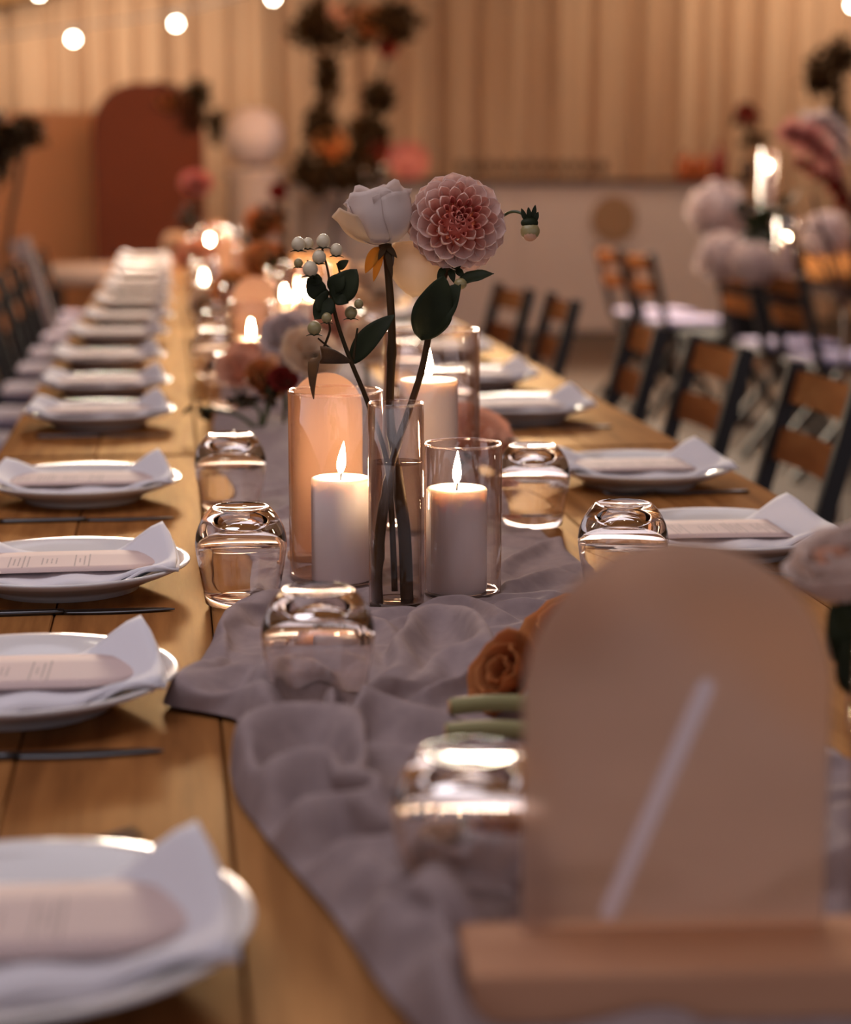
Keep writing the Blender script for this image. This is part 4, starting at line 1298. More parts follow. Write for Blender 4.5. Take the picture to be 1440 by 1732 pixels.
    -10,0,4,-1,1,-1,-3,9,-3,-1,0,-1,0,-1,0,0,0,4,0,0,0,6,-2,6,5,6,-18,-1,-1,-1,0,4,0,-6,6,2,-3,-3,-1,-2,2,0,0,8,-3,-2,0,-2,-3,-1,0,0,0,0,0,-1,-2,-3,9,
    7,-12,10,-4,6,0,-4,-3,0,1,4,-2,1,0,-3,2,1,-6,5,-3,0,-10,3,10,8,-2,-1,-2,-7,-4,0,-1,0,0,0,0,-4,9,7,-11,3,1,3,2,2,0,-1,-3,-8,7,6,-4,2,-4,-4,11,-8,0,
    0,5,-4,-3,1,5,0,3,1,-2,-8,-2,-2,-1,0,-1,2,4,7,-7,-2,3,-1,8,1,2,-9,0,4,0,-3,2,-1,0,-1,1,3,-5,-5,-5,3,8,-2,0,1,1,4,0,0,-4,-4,-3,-3,-1,-3,9,7,8,-1,
    -4,-6,3,-3,-2,7,0,0,-1,-2,-2,0,0,0,-1,-1,3,1,1,4,-3,-2,-10,0,-1,1,3,5,-2,1,-4,-3,-2,4,1,7,9,-1,4,-1,-12,-3,3,3,-1,-2,0,-1,0,-1,0,0,-1,-2,-1,2,3,
    -3,0,-4,-2,0,0,0,2,-1,2,0,5,-5,0,0,0,8,5,-2,-1,-10,13,0,-5,-2,-1,2,-6,2,1,0,-1,0,2,3,-2,-4,1,1,1,-6,6,-5,-3,-1,-1,2,2,-2,-4,6,0,0,-1,6,1,-2,-3,5,
    -4,4,4,-6,-1,-1,4,1,-4,0,1,1,-3,-2,1,0,0,0,-1,11,-2,-7,-7,-1,-1,0,2,-1,3,1,0,0,0,5,0,0,0,0,3,-2,-3,4,0,-4,1,-1,4,-3,-2,0,1,-1,0,0,0,-1,0,0,2,-8,5,
    -4,-1,-2,-1,5,0,3,-1,-1,1,4,-1,0,-2,6,-3,-2,2,0,1,0,-1,-5,1,0,-1,-1,2,2,-1,0,-1,1,0,-1,0,3,1,1,-3,-5,1,0,1,-5,3,2,-1,2,0,0,0,3,-5,2,0,1,-4,0,-1,1,
    -2,1,3,-2,1,0,0,0,1,-1,0,0,-1,7,-3,-2,-1,0,-3,-1,-2,3,0,1,1,2,0,-2,2,0,2,0,-3,0,-3,1,-3,4,0,1,1,0,-3,1,0,0,-1,1,0,-3,0,5,2,-4,0,2,-3,-2,1,1,0,-1,
    1,1,-5,5,-2,-1,5,0,2,-5,1,-1,0,2,2,1,-3,2,1,-6,1,2,-2,-2,-2,6,4,0,0,2,-8,-1,2,-1,0,-2,-1,0,2,2,-2,-4,4,2,-3,0,0,4,0,-1,2,-2,-1,-1,1,-1,-1,2,1,0,
    -1,1,0,-4,1,2,1,5,5,-9,-3,1,-1,0,-1,0,-1,1,1,-1,0,0,1,0,-2,-2,3,1,0,-1,-2,-1,-1,3,0,1,0,-3,4,0,1,-3,-1,-1,1,0,5,7,-9,-3,0,-2,1,0,1,2,-1,4,-1,-3,3,
    -3,0,0,0,0,-1,0,0,0,1,-3,-4,5,0,1,-3,3,2,1,-5,1,-3,1,1,4,7,-11,-4,1,1,1,2,1,5,-5,1,1,-2,1,-1,0,0,-1,1,0,0,-1,-3,-1,3,0,-1,2,1,-3,1,3,-3,-2,1,-3,0,
    1,8,11,-9,-2,-3,-2,-1,2,2,0,-2,0,-1,0,0,0,0,0,0,-1,0,-1,-2,0,3,-1,0,-1,2,2,-1,0,0,0,-1,-3,-1,-1,0,4,8,-6,1,0,-3,1,2,1,2,-3,-2,0,0,0,-1,1,0,0,0,-2,
    -1,3,0,0,1,-1,-1,-1,1,2,2,-2,-4,-1,-2,1,-1,-1,4,7,-2,-1,-3,2,1,1,-2,0,-1,0,0,0,0,0,-1,1,-1,1,1,0,0,0,-1,2,1,-1,-3,0,6,-2,-6,4,-4,-2,0,-1,1,1,3,-4,
    2,2,-1,0,-2,1,2,-1,0,0,0,0,0,-1,0,1,4,-1,-1,-1,0,1,0,-2,2,-1,-1,3,5,-8,2,-6,-1,1,0,0,0,2,1,1,0,-3,1,2,-2,2,1,-1,0,0,-2,1,2,3,-2,0,-1,0,1,-1,0,1,0,
    0,1,0,3,-1,-3,-1,-5,0,0,0,-2,2,2,2,0,2,2,-8,5,0,-4,0,3,1,-1,-3,1,1,2,-2,-2,1,0,0,0,1,0,0,-1,-1,4,8,-8,4,-5,-2,-1,1,1,1,-3,1,-2,2,0,1,0,-2,3,-1,0,
    0,4,-5,-2,-2,1,1,2,-1,0,-1,-1,1,0,-1,0,3,-1,4,7,-8,5,-6,-1,0,0,-1,0,2,2,-3,-4,4,-3,0,1,3,-1,0,-1,-1,1,2,0,-1,-1,1,-1,0,0,0,-1,2,-1,-1,1,-1,8,0,-2,
    2,-7,0,0,0,-1,1,0,2,-3,1,-4,2,1,1,0,0,-1,8,-7,1,-2,0,1,-1,0,1,0,-2,2,-2,1,-1,0,1,0,9,-4,2,-2,-5,-1,0,0,2,-4,-1,3,1,1,0,-1,0,0,-1,0,0,2,-1,2,0,1,
    -1,-1,-2,1,0,-2,0,-1,2,0,-2,0,3,5,-4,6,-5,-2,-4,3,2,-2,0,1,0,0,0,0,0,0,-1,0,1,1,0,0,2,-1,0,-1,0,-2,1,-1,0,-1,0,0,0,0,0,5,0,-2,4,-2,1,-6,1,-1,0,1,
    0,1,-1,1,-2,-1,1,0,-1,3,0,1,0,0,0,0,0,-3,0,-1,1,-1,0,0,0,0,0,1,7,-4,0,3,1,-8,2,-2,-1,2,0,1,-2,0,-1,1,1,1,2,-1,0,0,-1,0,-1,1,-1,-2,0,1,0,0,0,-1,0,
    1,-1,0,1,9,-3,-1,3,-8,1,5,-3,-4,-1,1,2,-2,1,-1,0,2,0,1,0,-1,-1,0,0,-2,0,2,0,0,0,0,0,0,0,-1,0,1,0,1,6,0,-3,-5,2,-1,0,-5,2,1,1,1,-1,1,0,0,0,0,-1,1,
    1,-1,0,-3,-2,3,1,0,-1,2,-1,0,0,-1,1,-1,0,-1,2,1,-2,0,0,-7,1,6,-2,1,0,1,1,-1,-1,0,0,1,-1,0,0,-1,-3,2,2,0,-2,1,0,0,0,0,-1,0,0,-1,0,1,-2,1,-2,3,1,
    -10,4,3,1,-1,0,0,1,0,0,0,0,-1,0,0,-3,1,0,-2,1,-1,2,1,0,-1,-4,1,1,1,0,1,-1,-1,1,0,-9,10,0,-3,1,0,0,1,0,0,-1,1,0,-2,-1,1,1,-1,4,-1,-2,2,-6,2,0,-1,1,
    -4,3,0,0,0,-1,-1,0,1,0,0,0,2,-1,0,-1,-1,1,0,-1,0,0,-1,0,2,0,-2,0,0,0,2,0,3,-4,-1,-1,-1,-1,5,-1,-4,0,-1,0,1,0,0,0,0,7,-4,0,10,-12,1,-1,-1,1,-1,1,0,
    -1,-1,0,2,-2,1,-2,0,5,-4,4,-1,-2,0,-2,-2,0,3,0,-1,-1,0,0,-1,1,0,8,-7,0,1,-2,-1,0,0,0,0,-1,0,1,0,0,-1,1,-2,0,0,-1,-1,4,0,0,-1,0,0,0,-2,-1,2,0,-1,0,
    1,-1,0,-3,4,-1,-8,8,0,0,0,-1,0,0,0,-1,-2,0,0,1,2,-2,-1,0,2,0,0,0,0,0,0,0,0,-1,-3,3,0,0,-2,1,-1,-2,4,0,-3,4,-2,-1,0,0,0,1,-1,0,2,0,0,-1,-1,3,-1,-3,
    1,0,-1,0,0,0,0,0,0,0,0,-4,2,0,0,-2,1,0,2,-1,4,-3,1,-1,-1,0,0,-2,1,1,0,0,-2,1,0,-1,0,1,-1,0,1,0,-1,0,0,0,0,-1,0,1,-2,-2,0,0,-2,0,4,0,7,-10,0,2,1,
    -1,-1,1,0,0,-1,0,1,-1,-1,-1,0,1,1,0,-1,0,1,-1,0,0,-1,1,0,-1,-1,0,-3,0,-1,2,3,0,-10,12,-1,-1,-1,0,0,0,-1,0,1,0,-1,0,0,1,1,-2,0,-1,1,-1,0,0,0,0,0,0,
    -1,0,0,0,1,-1,-1,0,1,-1,0,2,0,0,1,-1,-1,-1,0,0,-1,0,0,0,-1,1,0,2,-3,1,-1,1,-1,1,-1,0,0,-1,1,1,-2,-1,2,-1,0,0,0,0,2,0,1,0,-1,-1,-2,1,0,-2,1,-1,0,
    -2,2,-3,0,1,2,0,0,-1,0,0,0,-1,1,0,0,-2,1,1,0,-2,1,0,-1,-1,7,-4,0,-2,-4,2,1,-1,0,1,-1,0,-2,1,0,2,-2,0,0,1,-1,1,-1,0,0,1,-2,0,1,2,-1,-1,1,4,-1,-3,
    -1,0,2,-2,-5,-1,4,-1,2,-1,1,0,0,-1,3,0,-2,0,0,1,1,-1,1,-1,-2,0,2,1,3,-2,-3,1,2,1,-1,0,2,3,-7,0,-12,5,4,3,-2,1,0,1,-1,0,0,1,0,1,0,-1,2,-2,1,1,-1,
    -1,2,-1,0,0,-1,3,0,-2,1,0,0,0,2,2,-4,-1,2,0,-2,-1,0,1,0,0,0,1,0,0,0,0,1,0,-1,1,0,0,1,-1,1,0,0,-2,1,0,3,0,-1,2,0,-1,-1,0,-2,0,3,-2,-2,0,0,-1,1,0,1,
    -1,0,0,1,0,0,1,0,0,0,-1,1,1,1,-1,0,-1,0,1,0,1,1,-1,1,1,0,-4,0,-1,5,-1,-2,-1,2,-2,-1,1,-1,1,0,1,-1,0,0,0,1,-1,-1,1,1,1,0,0,-1,2,0,0,0,1,-1,0,0,0,0,
    -7,6,0,3,0,2,-4,0,1,-2,-1,1,-1,1,0,0,0,0,0,0,2,-1,0,1,1,0,-1,0,1,0,0,1,-1,1,0,-2,1,0,-2,0,0,1,1,2,5,-7,-1,1,-1,-1,1,0,-1,-1,1,1,-1,1,-1,2,-1,0,1,
    0,0,0,0,0,1,0,0,-1,-1,1,-1,0,12,-12,-1,4,-2,1,1,4,-5,0,0,0,-1,0,0,1,-2,-1,1,0,0,0,1,-1,1,1,1,-1,0,1,0,-1,1,0,0,-2,0,0,2,-1,0,3,3,-4,-1,2,1,-4,2,0,
    0,0,0,0,-1,-1,0,0,1,0,-1,0,0,1,1,0,1,-1,0,1,-1,0,-1,0,1,1,0,-2,0,-1,2,1,-1,0,2,-1,-5,1,0,-1,0,1,1,2,0,-1,0,0,0,1,0,-1,3,0,-1,0,0,0,1,1,0,0,-2,-1,
    -5,5,-1,1,0,-1,-4,0,2,1,1,-1,0,1,1,-1,2,-1,0,1,0,0,1,-1,0,0,-1,2,0,1,-1,0,0,0,1,1,0,-1,-6,5,0,0,-1,2,4,-8,1,4,2,-3,-2,0,0,1,0,1,0,0,1,0,0,0,-1,0,
    0,0,1,0,0,0,0,-1,1,1,-1,-1,5,-5,-1,0,0,0,1,9,-3,0,-4,2,-1,-3,0,0,0,0,1,-1,0,0,1,1,0,0,0,-1,1,-1,1,0,-1,0,0,-1,-2,-3,4,2,0,-3,-2,2,1,0,4,0,3,-3,2,
    -2,-2,-1,1,0,0,1,0,0,0,-1,1,0,0,1,-1,0,-1,-1,1,0,-1,-2,-3,3,-3,8,0,-3,0,0,0,1,0,1,2,3,-2,3,-2,-2,-1,0,0,0,0,1,-1,1,-1,1,0,0,0,0,-1,1,-1,-1,-2,-3,
    5,2,1,-1,-1,0,1,-1,-1,0,1,-1,1,2,2,-2,3,-4,0,0,1,0,0,-1,1,-1,1,-1,1,1,-2,-1,1,-1,-1,-1,-3,4,2,-2,1,3,0,0,0,0,-1,0,-1,1,0,0,2,2,-2,5,-4,-1,-1,0,0,
    1,-1,1,-1,1,-1,-2,0,2,-1,0,-1,-3,4,1,-3,1,0,3,-1,2,-1,0,1,-3,0,1,0,-1,1,1,2,1,0,-1,-2,1,0,-1,0,0,1,0,-2,0,2,-3,1,-1,-2,3,0,-3,3,2,-2,2,0,3,-6,0,2,
    1,-1,0,1,-1,-1,0,0,1,2,0,2,-3,0,1,0,0,-1,0,0,2,-4,2,-1,-4,4,-1,-1,4,1,-1,-1,2,0,5,6,-4,-7,1,0,-2,-1,1,-1,0,1,0,1,0,0,0,0,0,0,0,0,-1,2,-4,2,-1,-2,
    4,-2,0,2,1,-1,-1,3,-1,-1,-1,2,6,3,-7,-1,-1,-1,0,0,1,0,0,0,1,-1,1,0,-1,1,-1,-2,1,-2,2,0,-2,2,-2,1,1,1,1,0,-1,1,0,0,-1,0,2,3,5,-6,-1,-3,1,0,0,-1,0,
    0,1,-1,0,0,2,0,-2,0,-2,2,-1,-1,2,-3,3,0,2,-1,-2,1,3,-1,1,-1,1,-1,-1,2,2,6,-5,0,-3,0,0,1,0,0,-1,0,0,1,-1,-4,1,1,0,0,0,2,-3,3,0,1,0,0,1,-2,0,-1,2,0,
    0,-1,0,-1,1,3,5,-4,0,-1,0,0,0,1,-1,0,-2,0,0,0,1,-3,1,0,2,-3,1,1,1,0,-1,2,0,1,-1,3,-4,-1,-1,1,-1,1,0,0,4,3,-4,1,-1,0,0,0,0,0,1,-2,-2,3,-1,0,-1,0,
    -1,-3,4,2,-1,-1,2,0,1,0,1,-1,-1,-1,-2,0,2,-1,1,0,1,4,0,-3,1,0,-4,1,2,2,0,-1,-2,-1,-4,5,1,0,-7,7,1,0,-1,2,0,0,-2,1,0,0,-1,-1,-3,2,0,1,-1,1,0,0,6,
    -3,-2,-4,3,-1,1,0,3,-2,-4,0,6,1,1,-6,6,-1,-1,-1,3,0,0,-2,0,-1,-2,0,2,0,-2,2,0,-1,0,-1,-1,0,1,3,-2,3,0,0,-2,-4,-2,2,5,1,0,0,-3,4,1,1,0,-1,-1,-4,-3,
    2,2,1,0,-1,2,-1,6,-2,-1,-1,-2,-1,-1,-1,-1,3,2,0,0,-1,-1,3,0,0,2,0,-2,-2,2,1,1,-1,-2,0,-1,2,2,-1,-3,-1,1,1,1,120,0,0,0,0,0,0,0,0,0,0,0,0,0,0,0,0,0,
    0,0,0,0,0,0,0,0,0,0,0,0,0,0,0,0,0,0,0,0,25,-12,-3,4,0,2,7,8,-3,-14,0,2,0,-16,-9,0,4,12,11,2,-6,-17,-12,-3,-3,0,10,7,-3,-12,5,6,6,7,10,10,0,0,25,5,
    -4,-1,-1,-2,2,-5,0,1,-4,-4,0,14,6,-1,-1,-9,-13,-6,2,13,8,0,0,1,-9,0,3,7,-2,-1,1,0,-3,-6,3,6,25,-5,9,-1,2,-1,-11,-2,4,9,0,2,0,-1,2,-2,-2,-1,0,1,1,
    1,2,0,0,0,-4,-7,0,6,0,-3,-4,-1,-1,3,2,2,25,2,-5,-2,-2,5,6,-3,0,4,2,-1,0,1,0,0,-1,0,0,0,0,1,0,0,0,-1,1,-2,1,1,-1,1,0,-3,-1,-3,-1,1,24,7,0,-1,2,-7,
    -3,3,1,2,3,1,-2,2,-2,2,0,-2,2,0,1,-1,0,-1,1,0,-1,1,0,1,-1,-1,0,-2,-1,0,-2,-2,25,7,-3,-1,-11,8,2,0,-2,4,2,0,0,-2,0,2,1,-1,-1,2,0,1,-1,-1,0,0,1,0,0,
    0,1,-1,-1,1,-3,-2,-1,-1,25,-9,12,-10,5,-7,-6,5,11,3,2,0,0,-4,3,1,0,-1,-1,0,1,1,-3,-1,5,-2,2,0,0,0,0,-1,-2,-5,-1,2,4,-4,25,-10,-9,21,5,-3,-1,-7,-4,
    3,4,1,-1,3,-7,0,-3,-2,-1,2,4,7,4,-7,1,5,2,0,0,0,0,-1,0,-2,-2,0,3,-5,25,3,-3,-3,7,-2,2,1,-6,-5,-2,3,8,7,-2,-8,-2,-1,0,7,0,-15,6,6,-2,-2,7,-2,4,1,0,
    0,-6,2,2,-2,-2,-1,25,0,5,-2,0,3,0,-5,4,0,-1,1,1,-5,5,-13,9,-4,7,-8,-9,16,0,2,0,-3,-3,2,0,4,-8,-4,2,9,2,-2,-8,3,25,7,-1,1,-5,4,2,5,-5,-7,-6,-5,-6,
    1,4,19,-5,9,-4,0,6,-7,-4,5,-2,2,-6,1,-5,-8,6,5,-1,3,-6,-2,8,-3,25,7,1,-6,-2,0,0,0,0,0,0,0,0,0,0,0,0,0,0,0,0,0,0,0,0,0,0,0,0,0,0,0,1,-4,0,2,-4,5,
    24,8,0,-5,-3,0,0,0,0,0,0,0,0,0,0,0,0,0,0,0,0,0,0,0,0,0,0,0,0,0,0,0,6,-2,2,-7,-8,9,25,4,-8,-4,8,0,0,0,0,0,0,0,0,0,0,0,0,0,0,0,0,0,0,0,0,0,0,0,0,0,
    0,0,-4,-3,-4,8,2,1,25,-4,2,7,-5,0,0,0,0,0,0,0,0,0,0,0,0,0,0,0,0,0,0,0,0,0,0,0,0,0,0,0,4,-2,2,-3,0,-1,25,2,5,0,-7,0,0,0,0,0,0,0,0,0,0,0,0,0,0,0,0,
    0,0,0,0,0,0,0,0,0,0,0,-1,1,3,-2,2,-3,25,-6,4,-2,2,2,0,0,0,0,0,0,0,0,0,0,0,0,0,0,0,0,0,0,0,0,0,0,0,0,0,0,-1,1,1,3,1,-5,25,-14,12,7,-7,-11,-4,-2,0,
    6,7,5,5,-3,2,-5,-7,-8,-1,4,7,7,2,-2,-1,-1,-5,5,2,0,0,0,0,0,0,1,2,-3,25,3,-3,-2,-8,0,-3,-4,-1,3,10,7,-1,1,-9,0,-2,-9,0,1,9,8,-1,-3,-7,-4,6,8,1,0,0,
    0,0,0,0,0,3,-3,25,6,-19,1,13,5,1,0,-2,-4,-14,-12,1,9,6,2,-1,14,-2,-3,-10,-6,8,6,2,0,0,-1,-1,1,0,0,0,0,0,0,3,-3,24,8,-3,-5,8,-3,3,0,0,-9,1,7,-2,-2,
    0,-6,9,0,-2,0,-2,-16,-3,-3,8,7,8,-5,3,-1,0,0,0,0,0,1,0,-1,25,-1,-2,6,-1,6,-1,0,1,2,-3,-3,2,-3,-3,6,0,-7,5,-3,-6,5,-9,1,9,0,3,0,-5,1,0,0,0,0,0,1,
    -13,12,25,-3,4,0,2,4,2,5,2,0,-11,-2,0,2,0,2,-9,-3,3,3,-3,-11,-4,8,4,8,-2,-3,5,-11,4,4,0,-1,2,-6,2,3,25,-2,-1,-5,7,3,-3,1,0,2,8,-7,-2,3,-2,0,-2,4,
    0,-2,-5,1,2,-9,-2,4,2,-2,-16,15,2,2,4,4,-7,3,6,-6,25,3,0,0,-10,2,5,0,0,0,2,4,-6,-2,4,-2,4,-1,-1,0,0,0,-4,-7,-7,-6,-3,4,20,5,-3,3,-2,1,1,2,-2,-4,
    25,-5,10,2,0,-7,0,0,0,0,0,1,-6,3,5,-3,1,2,-17,-10,13,10,-6,1,2,2,0,1,3,-3,-4,-6,13,-4,9,0,-1,-6,25,4,3,1,-1,-8,1,0,0,0,0,0,5,-15,-23,-6,1,6,16,17,
    0,-3,3,2,-12,-9,-3,12,5,-2,3,0,-7,10,-4,-4,-1,9,25,-3,3,-1,-4,1,1,3,0,0,0,-4,9,-12,-5,-3,8,8,4,-3,-3,-4,4,1,4,-3,-7,-12,5,13,6,0,-4,-3,1,-5,3,2,
    24,4,0,-2,0,-2,-4,4,0,0,-2,4,-14,1,6,2,6,0,-4,-4,-2,-5,11,6,0,1,0,-6,-17,-2,14,11,-6,-12,-2,13,1,0,25,4,-4,0,-15,18,0,-14,-13,14,12,-8,10,2,-4,
    -11,-6,-3,-8,6,8,13,0,2,2,1,0,0,-2,-14,-9,8,13,-1,0,3,-4,0,25,-7,-1,-1,14,-25,14,7,-3,-8,-5,17,-5,-9,-7,7,0,4,13,1,-3,2,0,0,1,-1,0,1,0,1,-9,-12,2,
    15,-1,-4,-1,3,25,-7,5,5,-8,5,-4,6,3,1,1,-7,-16,-10,11,17,3,-1,0,-2,2,2,0,-1,-2,0,3,1,0,0,-1,-4,-7,-1,5,-3,1,3,25,0,4,-1,-2,1,-2,-15,19,5,-4,-17,
    -14,7,20,3,1,1,0,0,-1,0,-5,0,2,4,0,0,1,0,0,-1,-2,-1,2,0,1,-6,25,1,-3,3,1,4,-17,3,-3,3,-6,-14,5,26,3,0,0,-1,0,-3,-2,0,4,1,1,-4,2,1,0,1,1,-1,-1,-1,
    -5,-3,10,-6,25,4,-3,2,-2,-9,7,-5,9,-29,-12,14,25,5,-1,1,-1,0,-1,1,0,-1,-3,1,1,1,-1,0,2,1,1,-1,0,-1,-4,-3,-6,8,25,6,-8,-11,-7,18,5,3,-20,-1,8,9,3,
    -2,2,-2,-3,-3,-1,0,2,3,3,0,-1,3,-2,-3,-1,5,2,0,0,-2,0,1,-5,-1,24,-6,-11,0,30,-6,-13,13,1,-1,-1,3,-1,-2,-1,1,0,0,0,0,0,-1,2,-1,-2,-1,0,0,2,0,1,0,
    -9,-4,6,5,2,-6,25,-7,16,4,-5,-9,4,2,-11,14,-2,-1,1,-2,-1,1,0,-1,-1,2,1,0,-2,-4,-3,-3,0,5,-1,3,1,-6,2,-1,-2,2,5,-1,25,0,5,2,-1,-4,-4,-10,0,18,1,-4,
    3,0,-1,-4,-1,1,3,-5,-4,-2,0,4,3,2,-4,-4,4,0,-4,4,1,7,-1,-1,-11,7,25,3,0,3,0,-1,-3,0,-2,-22,14,9,1,4,-2,-2,2,-2,-3,2,2,0,0,-2,-1,-2,0,3,-5,-4,6,2,
    2,2,3,-5,-2,0,25,3,-7,8,2,-3,3,-10,9,-1,-7,4,1,2,-1,3,-3,0,2,-1,-3,-2,-3,0,2,3,5,-1,1,-4,-8,2,7,-1,2,1,1,-6,25,-1,3,-5,3,5,0,0,0,2,-1,-6,0,1,3,1,
    2,-3,-2,0,0,1,3,1,-2,-1,1,0,1,0,1,-2,-2,-2,0,5,-1,-5,25,-13,9,5,-1,10,-4,-1,2,0,-1,0,-1,0,1,0,-3,3,-1,1,-2,0,3,0,-1,0,-1,0,-1,1,0,1,0,-1,-1,-6,1,
    1,25,4,-13,-7,5,6,8,4,0,1,0,-2,-1,-1,0,0,-2,0,-1,0,2,2,-1,-2,1,3,-1,-1,-3,-3,-6,6,3,-1,-4,-4,-2,10,25,7,0,-5,-7,-1,10,3,0,0,0,0,-2,-1,0,-2,3,-2,0,
    0,3,-1,-2,1,-1,-6,3,0,-1,-1,5,-7,-2,-2,-2,2,9,-1,24,6,1,2,-1,0,-3,2,0,0,1,1,-1,-2,-2,2,0,0,-1,1,1,-4,0,2,0,-1,-4,2,0,-2,-6,-2,0,3,-1,-2,13,-5,25,
    -1,2,3,3,0,-1,-1,2,-1,0,1,0,0,-1,-1,0,1,1,-1,-1,0,1,-1,-2,2,0,-6,-5,-3,1,-1,-6,-3,3,14,-1,2,25,-7,7,5,2,-1,-1,1,0,-1,0,2,1,0,0,-1,0,0,-1,-1,-2,4,
    -4,-2,3,3,-2,0,0,2,0,0,-1,1,-1,-5,-7,6,25,6,-3,-1,2,3,-1,2,-2,0,2,0,-1,0,0,0,0,0,-1,-6,6,1,-1,-2,-2,-3,4,3,-2,1,2,-1,0,-1,1,0,-1,-5,25,7,-2,-4,-2,
    0,8,0,-1,1,-1,1,0,-1,-1,-4,-4,-3,0,5,-3,-9,2,5,8,1,-2,-3,7,-1,1,1,-2,1,2,-5,-7,5,25,-1,-5,9,-2,-2,1,-3,-1,1,9,1,0,-2,-1,0,-1,-2,-1,-2,-4,5,0,-3,
    -5,0,6,5,3,1,-2,-1,1,-2,0,5,0,-7,25,-11,-1,2,15,3,-15,-9,11,-9,-7,21,6,-1,-5,-1,-1,0,-3,-2,-3,3,4,4,0,1,-5,-3,-2,3,3,-3,7,0,1,2,2,-7,25,-1,4,-11,
    -1,-24,3,11,17,-6,-1,2,9,2,0,0,0,-1,1,-1,2,-5,-2,-3,1,2,4,2,-3,-4,-2,4,-1,6,0,-3,1,-2,24,8,-5,0,-25,12,10,0,-28,23,7,-11,5,2,1,-1,-3,-2,-1,4,5,3,
    3,-2,0,2,-2,-5,-5,3,-2,3,1,-2,2,0,-9,9,25,4,-6,-9,11,-1,-4,-2,8,6,-2,-2,-7,5,-4,-2,2,2,0,-1,1,4,-3,3,-5,-4,-2,1,2,-3,5,2,-7,-7,-2,7,15,-5,25,-6,0,
    8,-2,1,-2,4,3,0,1,-6,3,-5,1,3,-1,-4,2,2,0,3,-1,-2,0,-3,1,2,4,-1,-4,-7,5,1,-1,-2,3,0,25,-2,7,-3,0,1,-1,5,-2,-8,7,-1,-6,-2,3,-7,2,8,4,1,-3,-1,-1,2,
    0,1,-2,-1,0,3,-3,3,-5,8,0,-7,-11,11,25,5,2,-1,0,-1,2,0,0,-4,0,2,-11,4,-5,6,5,1,-1,2,0,-4,-2,1,4,0,-1,-3,0,1,4,-4,1,-2,1,4,0,-6,25,-1,6,2,-1,-1,1,
    0,1,-3,-3,5,-2,-9,7,5,-2,0,0,1,0,-5,2,-6,-4,1,4,5,-1,0,2,1,-1,1,-1,1,0,-5,25,-9,2,7,2,4,-1,-4,4,1,-9,0,2,5,2,-1,2,-4,1,-5,1,4,-2,0,3,0,-3,1,3,-2,
    -2,0,4,-7,0,-8,2,7,25,4,-4,-1,-7,5,0,2,2,-2,3,-7,10,-7,5,-4,-2,8,-2,1,-5,-1,2,3,-2,0,5,-1,-2,0,-3,2,3,-3,-7,2,6,-3,24,7,-1,-3,-5,-1,2,-1,-4,6,1,
    -1,2,2,-1,-3,0,3,5,-3,1,-2,1,-2,-1,3,-8,-2,-1,2,3,1,-3,9,2,-1,-7,0,25,-4,-7,6,5,0,0,0,-1,0,-2,0,-17,14,-6,10,-6,3,2,9,0,1,-5,1,3,-4,1,-5,1,0,2,1,
    1,-1,4,-2,-16,12,25,-20,13,-7,14,-1,1,0,0,0,-1,-4,3,-13,11,-3,7,-8,2,3,9,-1,0,-1,-2,2,-4,1,-4,-4,-3,-3,1,2,-1,1,9,1,25,-2,-5,-2,-3,7,4,1,0,0,0,-1,
    -2,5,1,4,-10,4,-6,-5,8,9,-2,0,0,-5,3,1,1,-1,-2,-2,-4,-4,-1,6,7,-4,25,5,-4,2,-2,-1,-3,-2,5,0,0,0,5,-2,-2,-9,8,-2,4,0,-18,19,-3,1,3,2,-1,-1,-1,0,1,
    2,0,0,0,0,0,-6,25,6,1,0,0,-1,0,1,-4,4,-2,-4,-2,5,-6,-3,9,2,-1,-4,-4,-2,5,-5,2,3,0,1,2,1,0,0,1,1,1,-1,1,-7,25,6,1,-2,0,2,-1,1,2,-1,0,-8,-4,2,-4,9,
    3,0,-1,-7,3,-24,10,9,2,1,1,-1,2,3,2,-1,-1,-1,3,0,0,-6,25,6,-3,1,1,-1,-1,3,0,-1,-3,1,4,-5,0,3,-6,7,-2,0,-5,-1,-1,7,-2,-1,3,2,-3,1,2,1,-1,-1,0,0,0,
    -5,24,2,-3,-1,6,-1,4,1,0,-1,-3,2,-5,-2,4,4,-3,0,-1,2,2,0,-2,-8,-5,0,2,7,0,3,0,2,1,-1,-5,-1,-7,7,25,3,-3,-9,-6,10,11,0,0,-2,0,1,0,3,-2,-3,3,-6,5,
    -2,3,1,0,-1,0,0,0,-5,3,-4,-2,1,4,2,2,-1,-1,-5,25,3,-2,1,-5,-2,7,2,-2,-3,5,-1,2,2,-1,-1,1,1,-4,-1,4,0,0,0,1,-1,0,-2,-3,-3,2,3,-1,2,2,-3,-2,-1,25,
    -18,9,7,6,-11,-8,16,3,-1,-2,2,4,0,0,-1,1,-6,-4,8,1,0,0,1,-2,-1,-1,2,-2,-1,-2,-5,4,5,-5,-9,-3,13,25,0,0,-2,-3,1,-10,-4,16,4,-1,3,4,-2,0,0,0,-2,2,0,
    1,-1,-1,0,-1,-2,-1,-2,-1,0,1,2,-2,-1,-6,4,8,-4,25,5,-2,2,0,0,-3,-17,-9,20,4,8,0,-2,1,-1,0,0,0,0,0,0,0,-3,-1,1,-1,0,2,1,-4,-4,-6,-6,6,4,7,-2,25,-1,
    3,4,-2,1,1,1,-8,-15,18,6,0,-5,-4,5,1,1,0,0,0,0,-1,-1,1,-1,-1,-3,-1,-2,1,2,2,-2,-1,-1,-5,7,25,1,4,1,-3,2,0,0,0,-1,-8,-2,7,-3,2,4,-1,3,0,1,-1,0,-2,
